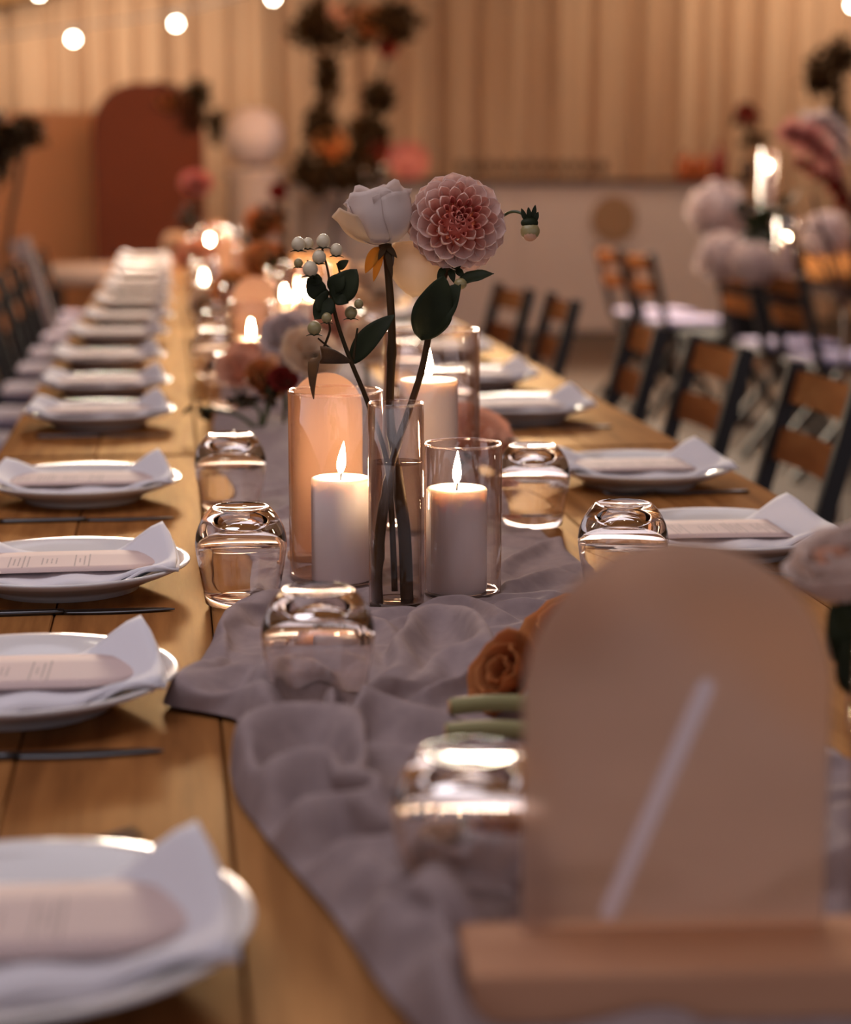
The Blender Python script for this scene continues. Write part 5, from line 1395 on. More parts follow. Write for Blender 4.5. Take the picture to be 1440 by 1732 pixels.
    -1,1,-1,-2,1,0,0,-2,-4,-2,2,5,3,1,-5,24,-4,6,2,-3,4,0,2,0,-1,-4,-5,-14,7,13,3,-2,2,1,0,0,0,-1,0,-2,-1,0,-1,0,1,1,2,-4,-3,3,-4,-1,3,25,-4,-5,0,10,
    0,1,-5,-2,7,-5,-7,6,4,2,1,3,-1,1,0,0,-1,-1,0,-2,2,0,0,0,-1,-1,0,2,0,-6,4,-3,1,25,5,0,-2,1,0,-1,1,0,-7,2,6,0,-1,-1,0,2,0,1,1,-1,-2,1,0,-2,-2,0,2,
    -1,1,-2,-4,0,4,1,-1,-1,0,25,6,0,-2,-2,-1,1,0,1,1,1,0,0,-1,-2,0,3,-2,2,0,-1,-1,1,-4,0,4,1,-1,0,-2,1,1,-1,-6,-2,2,4,-1,25,4,0,2,-1,-4,0,2,1,0,-1,1,
    2,-1,0,-7,4,3,1,-1,0,-1,-7,-3,9,1,1,0,-2,-1,-1,1,1,0,-4,4,2,-5,25,-1,0,2,2,0,-1,-2,-1,-1,4,-1,-7,11,-1,-2,-9,9,-4,-1,0,0,-5,6,-2,1,3,3,2,0,1,-2,
    -2,-1,-1,-11,8,3,25,-7,7,4,-3,-2,0,0,-1,1,3,-4,4,-8,1,5,2,-5,9,-8,-8,1,8,-1,-3,2,0,2,5,1,-1,-1,-2,-2,2,4,-11,6,25,4,-10,6,3,0,-1,0,0,0,-3,2,2,-7,
    5,-4,6,2,-8,1,3,0,2,-4,-2,-2,0,2,0,6,-5,1,2,3,1,0,-2,-3,25,5,-1,-12,0,1,3,0,-2,8,-3,2,-9,9,-9,7,-5,-8,-1,13,6,0,-2,1,-1,-1,2,0,0,-5,5,0,2,0,0,0,0,
    -5,24,5,1,0,0,-1,-3,0,3,-3,0,-3,3,-3,1,-3,-3,3,-2,0,5,5,-1,1,-1,0,-1,-1,-1,0,3,0,0,1,1,-1,-5,0,25,-3,8,0,-1,0,-1,1,0,-3,-5,5,3,-6,-2,-7,-2,-5,12,
    6,-1,3,-3,-1,4,2,0,-2,-1,1,0,2,0,-3,-7,0,4,2,25,-1,-2,-2,8,0,0,0,1,-6,-5,-6,-4,13,4,-1,-3,1,1,-3,2,1,0,0,3,-9,-2,-4,2,-2,0,0,1,4,9,2,2,-4,25,-1,1,
    -8,-3,11,1,-3,-4,-2,3,-5,12,-3,-12,-1,2,9,-11,-3,-2,2,8,2,3,2,-9,-2,-2,5,3,4,3,2,-1,-3,1,1,25,-1,-2,7,-3,0,-3,-5,-2,1,3,-2,-9,-3,14,6,-4,-22,5,1,
    3,10,-2,11,-7,-9,6,5,-1,-6,-3,-2,0,0,3,7,2,2,25,4,-1,1,-1,-1,-1,0,1,-4,-8,4,-2,3,-10,-6,2,12,-8,-5,-3,-2,18,-6,-4,11,3,-5,1,4,4,-1,-1,1,-1,2,2,-3,
    25,0,-3,6,1,-4,0,1,-7,0,6,1,1,-3,1,0,0,-2,-1,2,-2,-2,-6,0,8,4,-2,4,-2,-3,1,3,-2,-7,1,1,-5,10,25,-1,-10,0,10,-1,-2,-1,5,3,0,-3,1,-1,0,0,0,0,2,-3,0,
    -7,-7,4,4,-3,3,3,4,4,-4,2,1,-3,-2,-4,5,1,24,0,-2,-15,-4,12,-3,11,5,-2,-2,3,-2,-1,0,0,0,2,2,-2,-3,-6,-1,4,6,-1,-1,0,-1,-1,0,-3,-8,16,-4,1,0,0,25,
    -7,8,4,-8,-14,16,-4,-3,5,5,-2,1,-1,0,0,-1,1,-3,2,-1,1,-1,-7,2,4,-11,-5,2,4,3,4,9,-9,6,0,0,0,25,0,1,4,0,-7,-8,-3,11,-1,0,4,-1,-1,-1,0,-1,2,1,-1,1,
    0,0,0,-11,2,3,8,2,-2,1,-1,1,-1,-2,0,0,0,25,0,0,-2,-3,2,-3,4,-4,-2,3,-1,6,2,-3,1,2,-2,0,0,0,0,0,0,0,-3,4,-2,3,-1,1,0,1,1,-4,0,0,0,25,0,0,-2,-1,3,0,
    -2,-1,2,0,1,-3,1,5,0,1,-2,-2,0,0,0,0,0,0,0,1,-4,-3,5,1,-3,-1,3,5,-3,-1,0,25,0,0,2,-1,-3,4,1,-4,2,0,1,1,-3,-1,1,2,-1,-1,0,0,0,0,0,0,-2,-2,2,2,0,1,
    2,0,0,0,-1,-1,-1,25,0,-1,2,2,-1,-2,2,1,-2,-1,3,-1,-3,1,-3,2,2,-1,0,0,0,0,0,-3,-1,-1,2,2,1,-2,3,2,-2,-2,3,1,-3,25,-5,3,-1,-2,7,0,-4,5,-1,0,-3,-2,3,
    -3,4,-3,-1,4,0,-3,1,-1,-3,5,-3,1,-2,-3,6,2,-1,0,-2,2,2,0,-2,24,3,-3,1,1,-7,4,3,-5,-1,0,1,2,1,3,-1,1,-1,0,-3,-1,2,0,-2,-6,3,5,2,-5,-5,6,3,-1,3,-2,
    0,-2,1,25,2,1,-4,-1,3,-1,-2,-1,3,-1,0,1,2,-1,-2,-3,4,-2,2,2,-2,0,2,-1,1,0,-1,1,-6,-5,6,4,1,-3,-4,1,4,25,1,-2,2,-1,2,-2,0,0,0,0,0,0,0,-2,-1,3,0,2,
    0,1,-3,1,0,1,0,-1,-1,1,1,-5,-5,8,-1,2,0,0,-1,25,0,-1,2,1,-2,0,0,0,0,0,0,0,0,1,1,1,-1,0,0,1,-1,-1,1,1,-1,0,-1,1,1,0,-6,-9,8,4,2,-1,-1,25,1,1,-2,1,
    -1,0,0,0,0,0,0,0,0,1,1,0,-1,0,0,0,2,-1,0,1,0,-3,0,2,-1,1,0,-2,-3,3,-2,-1,3,25,2,0,-2,-2,2,0,0,0,0,0,0,0,0,1,1,-3,-2,3,2,-1,-3,0,3,1,0,-1,0,0,2,-1,
    0,1,-3,-8,6,3,-1,25,1,0,1,0,-2,0,0,0,0,0,0,0,0,-1,0,-1,0,-3,1,3,0,0,1,-1,1,2,0,-2,1,0,1,-4,0,3,-4,3,0,25,-4,5,-1,2,-3,1,0,0,0,0,0,0,-1,-2,-3,0,1,
    2,-1,-4,1,6,-1,4,1,-5,-1,3,-1,3,-1,1,-2,2,1,0,-3,24,-2,1,1,-3,5,-2,0,0,0,0,-1,0,2,0,-2,-3,0,-1,0,2,4,-1,-1,-3,0,6,-2,0,0,1,2,-1,-1,-1,1,-2,1,25,2,
    -3,0,2,-3,-1,-1,-1,-1,-2,3,1,-1,4,2,2,-1,-1,-1,1,0,-1,1,-1,-1,-1,3,-5,5,-3,2,2,0,-1,-2,-3,4,25,0,-2,1,0,0,3,-1,-2,-1,3,-1,2,0,-2,1,1,1,-1,1,-2,0,
    -2,-1,-2,1,4,-1,-1,-4,4,-2,3,1,1,-1,1,-2,25,-3,-1,0,1,2,0,-1,3,1,0,-1,1,0,-1,0,1,0,1,-1,0,-2,-1,-1,4,1,-2,2,0,-4,0,0,-1,5,-1,0,0,-2,25,-2,4,0,1,
    -2,-2,3,0,1,-1,1,-4,0,1,2,0,0,0,0,0,0,-1,0,0,1,0,0,0,-1,-4,3,-2,1,3,1,-1,-2,25,2,-1,1,0,0,0,0,0,0,0,0,0,0,-1,-1,0,0,1,1,-1,0,1,0,0,-1,1,-1,1,0,-2,
    -3,4,-3,3,1,-5,3,25,2,0,1,-1,0,0,0,0,0,1,0,0,0,-1,-2,-1,0,0,2,-1,1,1,1,0,-1,0,0,0,0,0,-3,-1,2,-1,1,-1,1,25,2,0,0,0,0,0,0,0,0,0,0,0,0,0,0,-2,1,-1,
    -1,3,0,0,0,0,1,-1,0,0,1,-1,0,-4,1,-1,-1,2,1,24,2,1,-1,1,0,0,0,-1,1,0,-1,0,0,0,0,1,-1,1,-2,2,0,0,1,-1,0,0,1,-1,0,1,-1,-1,-4,1,-1,3,-1,25,-2,-1,2,2,
    1,0,0,1,-1,-1,0,0,-1,2,0,0,0,0,0,0,1,0,-1,1,-1,1,-1,1,-1,-1,1,0,-1,-5,1,4,-1,25,-3,3,0,-1,2,1,0,-1,1,0,-1,0,0,-1,2,0,0,-1,1,0,0,0,0,0,1,-1,0,0,0,
    1,-1,-1,-3,1,0,2,-1,25,1,1,-2,2,-2,1,1,0,-1,0,0,0,0,0,-1,1,0,-1,2,-1,0,1,0,0,0,-2,-1,1,1,-2,-1,1,2,0,1,0,-2,25,0,-2,2,0,1,0,0,1,-1,-3,0,1,1,1,0,0,
    -1,0,-2,1,2,0,1,0,-3,-3,2,0,-1,1,2,2,0,0,-1,-4,3,25,1,-1,-1,-3,0,0,0,2,2,1,-2,-2,2,2,1,-1,1,0,-2,-6,-2,2,2,3,-3,4,0,-2,0,0,-3,0,2,3,2,-3,1,25,0,
    -1,-1,0,0,0,-2,-4,-1,2,6,1,-3,-3,2,3,3,-1,-1,0,-1,-1,-1,0,3,-4,-6,0,1,3,5,1,-1,-2,1,3,-1,25,-3,-2,-1,-1,0,0,3,3,1,-1,-3,2,1,0,-4,-2,-1,5,-1,0,0,
    -2,-2,-3,3,6,5,-1,-1,-2,-1,-1,1,0,-2,3,1,25,1,1,0,0,-1,-1,-2,0,-2,2,3,-2,0,-1,-2,-1,-1,-1,3,4,0,0,0,0,0,0,1,1,-1,0,0,-1,-1,1,0,1,-1,24,1,1,0,0,1,
    -1,0,-1,0,-2,-5,-1,0,3,3,2,-1,1,-1,0,0,0,0,0,0,0,0,1,2,-2,0,0,1,0,0,0,-2,25,1,0,-3,0,0,1,1,0,1,-1,1,0,-2,-1,2,0,1,-2,1,0,0,0,0,0,0,0,0,0,0,2,-3,2,
    0,0,1,-1,-1,25,0,-2,4,-1,-2,-1,-1,-1,0,2,0,0,1,1,-1,1,2,-2,0,0,0,0,0,0,0,0,0,0,0,-1,1,-2,2,2,-2,-2,2,25,1,-1,0,1,1,-2,-1,1,0,-1,0,1,2,-1,0,1,-1,
    -1,0,0,0,0,0,0,0,0,0,0,0,1,0,0,-3,-3,2,0,3,25,-4,5,0,0,-2,2,0,-2,0,1,1,0,0,0,0,-1,-2,2,0,0,0,0,0,0,0,0,0,0,0,0,2,0,0,-1,-2,1,0,25,2,-2,1,0,0,-1,1,
    1,-1,-1,0,1,1,0,-1,-1,1,-1,0,0,0,0,0,0,0,0,0,0,0,1,1,-1,-1,1,-1,0,0,25,1,-4,-3,-1,3,3,1,1,1,0,0,0,-2,0,1,-3,1,1,0,0,0,0,0,0,0,0,0,0,0,2,-2,1,0,-3,
    2,0,0,25,0,1,-1,0,-1,1,-1,0,1,1,1,-1,-1,-1,-1,3,-3,1,0,-1,1,0,0,0,0,0,0,0,2,-2,0,-1,0,2,-1,0,1,24,-1,2,-2,0,3,0,0,0,0,0,0,0,1,0,0,-1,0,0,-1,1,-3,
    0,0,0,0,0,2,-1,-2,0,1,-1,0,1,1,-2,2,25,-3,-1,3,2,0,-1,1,1,-1,0,0,0,0,1,-1,0,1,-2,1,-1,2,0,-1,-1,0,0,-1,2,-1,-2,-2,3,2,0,-2,2,-1,25,1,-1,1,1,-1,0,
    0,0,1,0,-1,0,0,0,1,0,-1,1,-1,1,0,0,0,0,0,0,0,-1,1,-1,-1,-2,0,1,2,0,-1,25,1,1,0,-1,1,0,0,0,-1,0,0,0,0,0,1,-1,1,0,0,0,0,0,0,0,0,0,-1,1,-1,0,1,0,-2,
    -1,-1,2,0,25,1,0,1,-1,-1,2,0,-1,1,0,0,0,0,0,-1,1,0,-1,0,1,0,0,0,0,0,-1,-1,0,0,1,1,-1,0,0,0,-1,0,25,2,0,-2,2,-2,0,1,1,0,0,0,0,0,0,0,0,-1,1,0,0,-1,
    0,1,0,0,0,0,-2,1,0,-2,2,1,0,0,0,-2,25,1,1,0,-4,3,-1,0,1,0,0,0,0,-1,0,1,0,1,-1,1,-2,1,1,0,0,0,0,0,0,-1,0,1,-1,0,-1,-1,-4,5,25,-1,2,0,0,-2,2,-1,0,1,
    1,0,0,0,-1,-2,1,0,2,-1,1,0,0,0,0,-1,0,0,0,0,0,0,0,-2,0,0,2,-1,24,-2,-1,4,2,-2,0,1,-1,-1,-1,1,1,2,-1,0,-1,0,0,2,0,0,-1,1,0,0,-1,0,1,0,0,0,-1,0,1,0,
    0,-3,25,0,-1,-4,2,3,-1,1,-2,1,2,-1,-1,1,1,1,0,-1,0,1,0,0,-1,-1,1,1,0,0,-1,0,0,1,0,0,-2,-2,2,0,25,0,0,1,0,0,0,-4,3,1,-2,1,2,-1,1,-1,0,1,-1,-1,1,0,
    1,-1,0,0,1,0,0,0,0,-1,1,0,0,0,-1,-1,25,0,0,2,-3,3,-2,0,-1,1,2,0,-1,-1,1,1,0,0,0,-1,0,-1,1,1,-1,0,0,0,1,0,0,0,-1,1,-1,0,-3,2,25,0,0,-4,3,-3,-1,1,5,
    -3,3,1,0,0,-1,0,1,0,-1,1,-1,0,0,0,0,0,0,1,-1,1,-1,0,1,-2,-1,-2,3,0,25,-2,-1,3,1,-1,0,0,-3,4,-3,2,2,0,0,0,-1,0,1,-1,0,1,0,-1,1,0,0,-1,0,-1,1,0,-1,
    -1,-3,3,1,0,25,-1,1,1,-1,1,0,1,-2,-2,2,-1,0,3,0,0,0,0,0,0,0,0,-1,1,-1,0,0,0,-1,1,0,-1,-2,-2,3,2,-4,3,25,2,0,-1,0,0,1,0,0,-2,-1,1,-1,2,0,1,0,0,0,
    -1,0,0,1,-1,1,0,-1,-1,2,-2,-1,-1,-2,3,3,-5,2,1,24,2,1,-2,1,0,1,0,0,0,-2,-1,2,-2,2,-1,0,1,0,1,0,0,-1,1,0,-2,0,1,-2,1,0,-3,3,0,-5,3,3,-2,25,1,-1,2,
    -2,2,0,0,0,0,0,-2,-2,0,2,1,1,-1,0,0,0,1,0,-1,-1,1,0,-1,1,-1,-3,3,-1,-3,4,1,0,-1,25,1,-1,1,0,-1,1,1,0,0,-1,0,-1,-1,1,2,-1,1,0,0,0,-1,0,1,-1,0,0,0,
    -1,-3,3,-2,-2,5,0,1,0,-2,25,-6,-1,3,5,0,0,1,0,0,0,0,0,-1,-1,1,0,1,0,0,0,0,-1,-1,2,-2,0,0,-2,2,-2,0,3,-1,1,1,-1,-1,25,0,2,-5,-2,4,1,1,1,0,0,0,-2,0,
    -1,0,2,-1,2,0,0,-1,-1,1,-2,1,0,-1,0,-2,1,1,1,1,1,0,-1,-1,25,0,1,0,-3,-4,5,1,2,0,0,-1,0,-1,1,-1,2,0,-1,1,0,-1,1,-2,1,-1,-1,0,-2,3,-1,1,-1,-1,3,0,1,
    -2,25,2,-1,1,0,-3,-4,4,0,2,1,0,0,0,-4,1,1,2,-1,-1,-2,1,1,1,-1,0,0,-3,3,0,0,1,-1,1,-3,-1,0,3,25,1,1,0,0,0,-4,-3,4,1,1,0,0,-1,0,-2,-1,3,1,1,0,0,-2,
    0,0,1,-3,1,0,1,1,-1,2,-1,-1,1,-4,3,24,2,1,0,0,0,0,-5,-1,4,0,1,0,-2,0,1,-1,-3,0,3,2,1,0,-1,0,-2,-2,3,2,-2,0,1,0,1,0,-2,1,-2,25,1,1,0,-1,1,0,0,-6,0,
    5,-1,0,-1,2,-2,-2,1,-1,2,2,-3,2,0,0,-5,6,1,-1,0,0,0,1,0,0,0,0,-2,25,1,0,0,1,0,0,0,-1,-5,2,3,-5,1,-3,-2,2,0,4,-1,-1,3,-1,1,-4,5,0,-3,-2,0,1,2,3,0,
    -1,-1,2,-1,25,1,-2,-2,-3,0,1,1,4,0,-10,-5,10,-2,-4,-4,2,5,5,-2,2,0,0,-5,0,7,-2,-1,-2,-2,0,5,0,2,1,-3,0,3,25,-5,-1,1,2,-1,-2,-2,-4,-3,1,2,-4,5,5,5,
    -5,-9,-9,-3,-3,0,1,6,6,-3,4,5,6,5,2,-5,-2,-1,1,5,0,0,29,0,0,0,0,0,0,0,0,0,0,0,0,0,0,0,0,0,0,0,0,0,0,0,0,0,0,0,0,0,0,0,0,0,0,0,0,0,0,21,0,2,-2,-3,
    -1,-9,9,2,-1,-3,-1,9,1,-1,4,-5,-9,-4,7,7,-1,2,-4,-10,7,2,1,-4,6,4,2,1,-5,-10,0,-14,0,-7,-10,-1,-1,8,-1,10,-9,-2,5,-5,-3,9,8,-9,8,-10,-1,1,-7,3,18,
    11,0,-11,-22,-1,11,14,-8,-2,3,3,8,8,-13,-5,0,2,-3,0,4,1,11,-4,-4,-4,8,-9,2,2,-7,-6,-6,27,2,-4,-6,-10,6,0,-1,-1,4,13,-6,-28,0,-4,-3,-1,2,7,16,0,0,
    4,15,3,1,-10,-18,-7,3,15,-5,-2,8,-3,-10,1,-2,1,4,-2,-1,5,0,1,-1,-1,2,7,-5,-3,-5,4,1,-5,-7,-5,12,5,0,0,-9,4,5,-13,4,15,10,-5,-15,3,9,-10,-7,7,4,
    -13,5,2,3,3,-1,-4,2,0,1,3,-1,-1,1,4,-3,10,1,-3,-9,-2,0,-1,4,2,-19,21,6,-4,-17,0,4,6,2,-16,4,11,-6,-7,-1,6,6,1,-1,-8,5,4,-2,2,-3,3,-1,4,6,-5,2,3,
    -5,-6,0,-14,18,-15,-6,-2,-1,0,8,2,4,7,-6,-5,12,-5,-1,9,3,5,1,-5,-11,-11,9,0,5,0,4,-1,-4,-7,-4,-7,1,2,13,2,0,28,-7,-13,-3,1,3,8,9,-14,-8,1,-13,18,
    17,4,1,3,0,-3,-4,-8,-24,5,-10,14,-4,1,1,1,-2,-3,-6,11,8,-5,-8,1,0,20,4,1,-9,-11,-11,7,18,11,3,-1,-7,-14,3,7,-1,-10,-7,0,-8,-6,16,-14,4,-5,12,-9,7,
    6,-2,-6,11,3,-12,-3,-8,11,0,19,-16,-6,14,-8,-1,-10,-6,7,7,3,8,8,-26,-18,3,-6,5,-2,-6,24,-2,3,2,-2,16,-22,-5,20,13,2,-24,-3,3,-1,15,-8,0,4,7,-37,
    -3,16,9,-6,-21,-12,-2,0,1,2,5,9,-4,11,-1,1,15,-14,0,15,-6,12,-19,4,-4,-7,2,4,30,-18,10,12,-21,6,0,-3,4,0,-1,0,0,0,0,0,0,0,0,0,0,0,0,0,0,0,0,0,0,0,
    0,0,0,0,0,0,0,0,6,15,-17,-7,6,-3,0,-5,6,0,-1,0,0,0,0,0,0,0,0,0,0,0,0,0,0,0,0,0,0,0,0,0,0,0,0,0,0,0,1,-1,4,-7,-10,13,0,-12,-4,58,-40,-2,0,0,0,0,0,
    0,0,0,0,0,0,0,0,0,0,0,0,0,0,0,0,0,0,0,0,0,-3,-18,0,12,22,-13,0,-19,19,7,-7,0,0,0,0,0,0,0,0,0,0,0,0,0,0,0,0,0,0,0,0,0,0,0,0,0,0,0,1,11,-1,-8,2,-5,
    0,-2,2,2,-2,0,0,0,0,0,0,0,0,0,0,0,0,0,0,0,0,0,0,0,0,0,0,0,0,0,0,0,-16,4,7,13,-5,-3,0,13,-7,-11,93,-88,0,0,0,0,0,0,0,0,0,0,0,0,0,0,0,0,0,0,0,0,0,0,
    0,0,0,0,-2,0,-4,0,6,0,0,8,-25,12,3,51,-12,-17,-8,1,0,-4,-8,7,-6,8,3,-2,-1,2,1,-5,-6,7,2,0,1,-7,-5,0,0,0,0,0,0,-8,2,6,0,12,-5,1,-3,45,-8,-21,-16,
    -3,6,3,6,-5,-7,-6,12,14,-8,-14,5,4,0,-14,-5,0,12,0,-5,0,0,0,0,0,0,0,0,0,0,11,2,-6,-1,-11,6,-2,-4,-4,-13,0,2,-1,22,15,0,-9,-10,-6,-12,1,6,8,2,0,
    -10,11,3,0,0,0,0,0,0,0,-2,2,0,-4,-12,4,6,15,-9,-2,6,21,-1,-16,-2,7,0,2,-6,-14,-4,17,10,12,0,-2,-3,-12,-17,10,-2,-4,0,0,0,0,0,4,-9,5,0,-24,3,13,-1,
    11,-3,-1,10,11,11,-8,-22,-7,15,-2,-12,-9,10,15,11,-12,-7,-8,2,-6,14,-12,18,-10,0,0,0,0,4,10,-7,-7,0,-33,17,6,0,9,-27,-8,12,-12,55,1,-6,-18,4,-2,
    -13,1,28,-1,-21,-15,-4,2,3,30,-8,13,-6,17,-8,-16,0,21,-6,-26,9,2,0,-12,31,-7,-15,-46,-2,51,0,-14,-40,41,5,14,-4,-15,-5,11,-8,-2,-5,11,22,15,-3,
    -15,5,-19,-11,-6,14,29,-2,-23,-14,12,10,-3,0,15,0,-23,7,-54,55,0,0,0,-18,-8,36,-8,-9,-12,13,18,-19,-10,8,24,-6,-5,9,11,5,-1,-10,-11,-2,-17,-2,2,
    18,-2,-1,-3,0,22,-11,-14,-2,5,0,0,0,0,0,-9,14,-6,-7,15,10,-6,9,-2,4,-25,-20,-2,7,8,15,11,1,4,-5,-2,-12,10,-10,-2,0,0,0,2,-1,-4,-4,23,-16,0,0,0,0,
    0,1,24,0,-2,1,0,-1,-19,-13,1,19,-6,-21,-8,-1,6,30,12,-2,-1,2,-27,21,7,-19,-4,0,-10,-12,34,-4,51,-29,-30,0,0,0,18,-5,-1,-7,2,8,-4,-3,9,2,-1,-13,-5,
    2,-7,-10,-7,-1,15,13,6,-1,3,-22,-2,9,2,0,24,-22,7,3,-13,61,-37,-23,0,22,18,-6,-17,-22,-16,6,0,0,4,2,-9,1,9,11,6,-14,-10,-6,-1,6,15,15,4,-5,-21,7,
    1,0,2,16,-26,-23,30,5,49,13,-12,-18,-9,-11,-17,-9,-1,-16,-1,2,0,3,26,9,1,-6,-14,1,6,-6,-15,-1,1,16,17,2,-5,-7,-2,0,-39,1,5,32,2,-14,12,-27,12,30,
    -16,-18,3,7,-4,-4,4,8,8,7,-20,1,0,0,6,15,-1,-4,-9,-7,-12,-2,13,18,5,-19,7,0,-11,-10,16,16,-4,-8,-1,-3,11,-7,-14,-6,6,1,13,10,-4,-12,1,-3,10,-5,4,
    4,10,-7,-6,-5,6,3,-12,-9,-6,11,18,-15,8,0,29,-13,-1,-1,-5,-8,0,20,-9,-17,-14,4,-3,12,16,-8,-5,4,-3,4,3,12,1,-1,-13,-9,0,2,5,-3,-1,10,-8,-4,-1,2,3,
    0,32,6,-11,-12,-7,0,8,7,-9,-31,1,-1,5,18,0,1,0,2,7,2,-1,-10,-7,-8,-7,3,7,11,1,-7,4,5,3,-12,-14,12,2,0,8,17,-1,-19,-15,24,6,-22,-5,-4,-5,0,21,5,-6,
    1,4,2,-6,-6,-7,-9,0,3,15,9,4,-3,-4,-8,6,1,-1,-22,7,21,-11,0,-26,2,0,-7,8,26,-1,-10,-11,2,2,23,7,-13,-13,-6,0,-2,-2,0,4,18,2,3,-3,-6,-6,-5,6,5,5,
    -2,-11,6,6,1,-2,0,-36,-4,1,18,17,-2,2,3,-7,-3,9,2,1,-6,0,2,2,2,4,1,-2,-9,-3,1,2,9,5,-7,-11,4,4,-15,2,9,5,-5,5,0,-10,1,5,-10,12,-1,-1,10,-10,9,5,
    -17,7,14,-1,1,-4,-8,-4,-1,4,4,10,6,5,-3,-6,4,-6,-7,0,3,10,-7,-18,6,-2,0,21,-20,-4,8,3,-14,3,8,5,-3,-8,3,4,-7,-4,-7,-2,12,13,9,3,2,-3,-9,-12,-12,
    -2,13,20,4,-9,-15,-2,-1,1,12,-10,0,32,-7,-11,0,-1,-20,-8,34,8,-21,-12,18,-12,-13,-1,9,17,7,-5,-4,-5,-10,-9,-4,-3,2,2,-2,-4,7,-2,2,2,11,12,-6,-3,0,
    24,17,-4,-9,-13,-23,-9,20,0,-1,7,-4,-15,-2,14,10,-11,-5,-5,-7,-5,0,2,2,9,15,-1,-4,-11,-9,6,2,-6,6,12,-6,4,0,-18,32,17,0,-32,-14,14,6,-4,1,-6,-14,
    4,20,2,-10,-11,-4,2,0,2,8,3,8,6,-6,3,-10,-2,4,1,8,-1,-3,-1,-11,6,0,-3,-34,10,1,2,15,15,-5,-1,0,-3,-1,6,-5,-2,-5,11,0,-2,10,3,-11,0,5,-8,-10,3,18,
    -5,-2,-6,4,-2,0,-5,-7,14,0,8,-27,-24,-2,8,26,16,-4,-2,1,1,4,-6,-1,4,13,3,0,0,-3,-3,-1,1,-15,-6,6,4,-1,20,5,-6,-15,-4,-2,1,13,-12,0,8,-6,-15,-8,9,
    19,0,-7,-1,0,0,10,2,2,-1,-9,-6,0,2,3,-1,4,-8,-7,20,7,1,-1,-2,-2,7,5,3,-1,-8,-23,4,0,2,0,0,-3,0,3,5,-8,-2,2,-1,4,-10,-1,-2,-1,-1,1,2,2,-8,0,4,21,
    -2,-17,-2,-2,-3,-3,0,4,1,2,-4,14,3,0,5,11,-7,-5,0,4,-2,-9,1,2,1,-1,-2,-6,-2,2,5,9,-5,-10,2,11,7,3,-20,3,-11,-6,-1,-1,0,-2,1,3,15,19,-14,0,7,13,-1,
    -9,-3,4,-8,-9,4,3,-2,1,-1,0,1,0,2,-3,-8,1,8,4,-2,-7,10,7,0,-1,-4,-6,2,3,-1,2,-13,6,0,0,-3,22,7,-6,-9,-1,-10,-10,1,10,0,0,0,0,0,4,0,-5,13,-8,-4,
    -11,-4,-4,3,8,9,-6,-2,5,2,8,2,-8,-6,-1,4,0,-14,19,21,9,-3,-20,-14,-7,6,5,0,-1,4,5,9,3,1,1,-5,4,6,-3,-3,-10,-11,-10,-6,7,15,3,-6,-14,-2,5,16,-22,
    12,0,-20,4,21,17,1,-18,-19,-1,29,-9,-3,-2,12,0,-6,-6,-5,0,4,8,2,7,5,6,1,-7,-6,-9,-14,3,-1,8,2,-2,2,-4,0,0,-17,-4,-8,14,2,-11,-4,32,-12,4,3,-3,1,
    -9,-6,-3,0,-3,-2,-1,4,5,9,11,10,10,0,2,-6,-10,8,-5,-14,7,3,-7,0,0,20,-13,-37,-11,0,4,41,-3,-16,21,7,-22,2,-2,3,2,2,-1,-2,1,-12,-5,-2,0,4,12,14,5,
    6,-2,-20,-9,10,-2,-4,7,2,0,10,-15,-10,-20,1,31,9,-38,25,22,-3,-4,-17,24,8,4,0,-1,-2,-10,1,-14,-5,0,0,-7,-8,-2,-1,1,18,21,4,-6,-5,7,-18,0,2,-17,13,
    -9,12,23,-31,-16,22,7,10,-5,1,12,8,-8,-11,-9,-4,11,3,3,-7,-19,-11,-5,1,8,18,10,-2,-20,-4,3,2,1,8,0,-12,-14,17,9,19,-5,-29,5,9,6,12,-3,12,-3,-18,
    -15,-10,1,2,1,10,5,-7,8,9,-2,0,-2,1,-12,-13,6,13,-5,12,2,-9,0,-17,1,0,21,15,-15,-19,12,-4,3,17,11,0,-33,-23,2,11,6,3,-3,-5,1,16,15,-3,3,-1,-2,-22,
    -1,18,12,-17,-5,-9,8,4,0,-3,1,0,8,1,-5,-2,-1,-9,2,13,4,-20,-15,4,12,12,3,-3,-2,-1,13,2,-9,-6,-6,-7,-2,2,15,4,-8,11,-3,-12,7,0,0,16,-5,-11,-2,-7,
    13,7,-8,-16,-6,11,-2,-16,8,15,12,-1,-9,5,2,10,-11,-17,-11,-1,4,10,14,8,-4,-17,6,3,10,-7,-1,-2,0,13,19,-16,-9,-27,5,40,-8,-22,-19,-1,44,-6,-12,3,
    -7,-8,20,3,-5,-16,-6,7,10,5,7,-4,-11,-10,1,15,-5,-11,10,24,-18,-5,0,-1,19,-2,-20,-14,-32,13,50,-2,-20,-10,17,20,-14,-3,12,-12,-3,-7,-6,4,13,10,1,
    -11,-7,1,4,11,7,-6,-11,7,4,5,-11,-6,0,-9,17,10,-28,1,-7,-15,2,23,12,-22,-1,32,-2,-7,41,-19,-35,-2,16,5,-6,-12,-8,11,18,7,2,1,-4,-3,3,-14,-7,2,-5,
    3,0,-32,9,42,-4,-15,0,0,-3,-2,2,-6,-33,23,51,-27,-55,87,0,-29,-8,-4,-10,6,7,12,-19,-7,-1,2,2,6,7,10,-8,-9,4,2,0,8,-28,-5,74,-20,-29,0,0,0,-7,7,-4,
    -33,27,41,-39,-37,64,7,-30,-1,12,5,-6,-18,-3,2,-1,-6,-4,-3,1,5,10,-3,2,12,0,7,-16,-23,-15,72,8,-33,0,0,0,-7,15,-18,-10,23,37,-52,-20,56,0,-29,14,
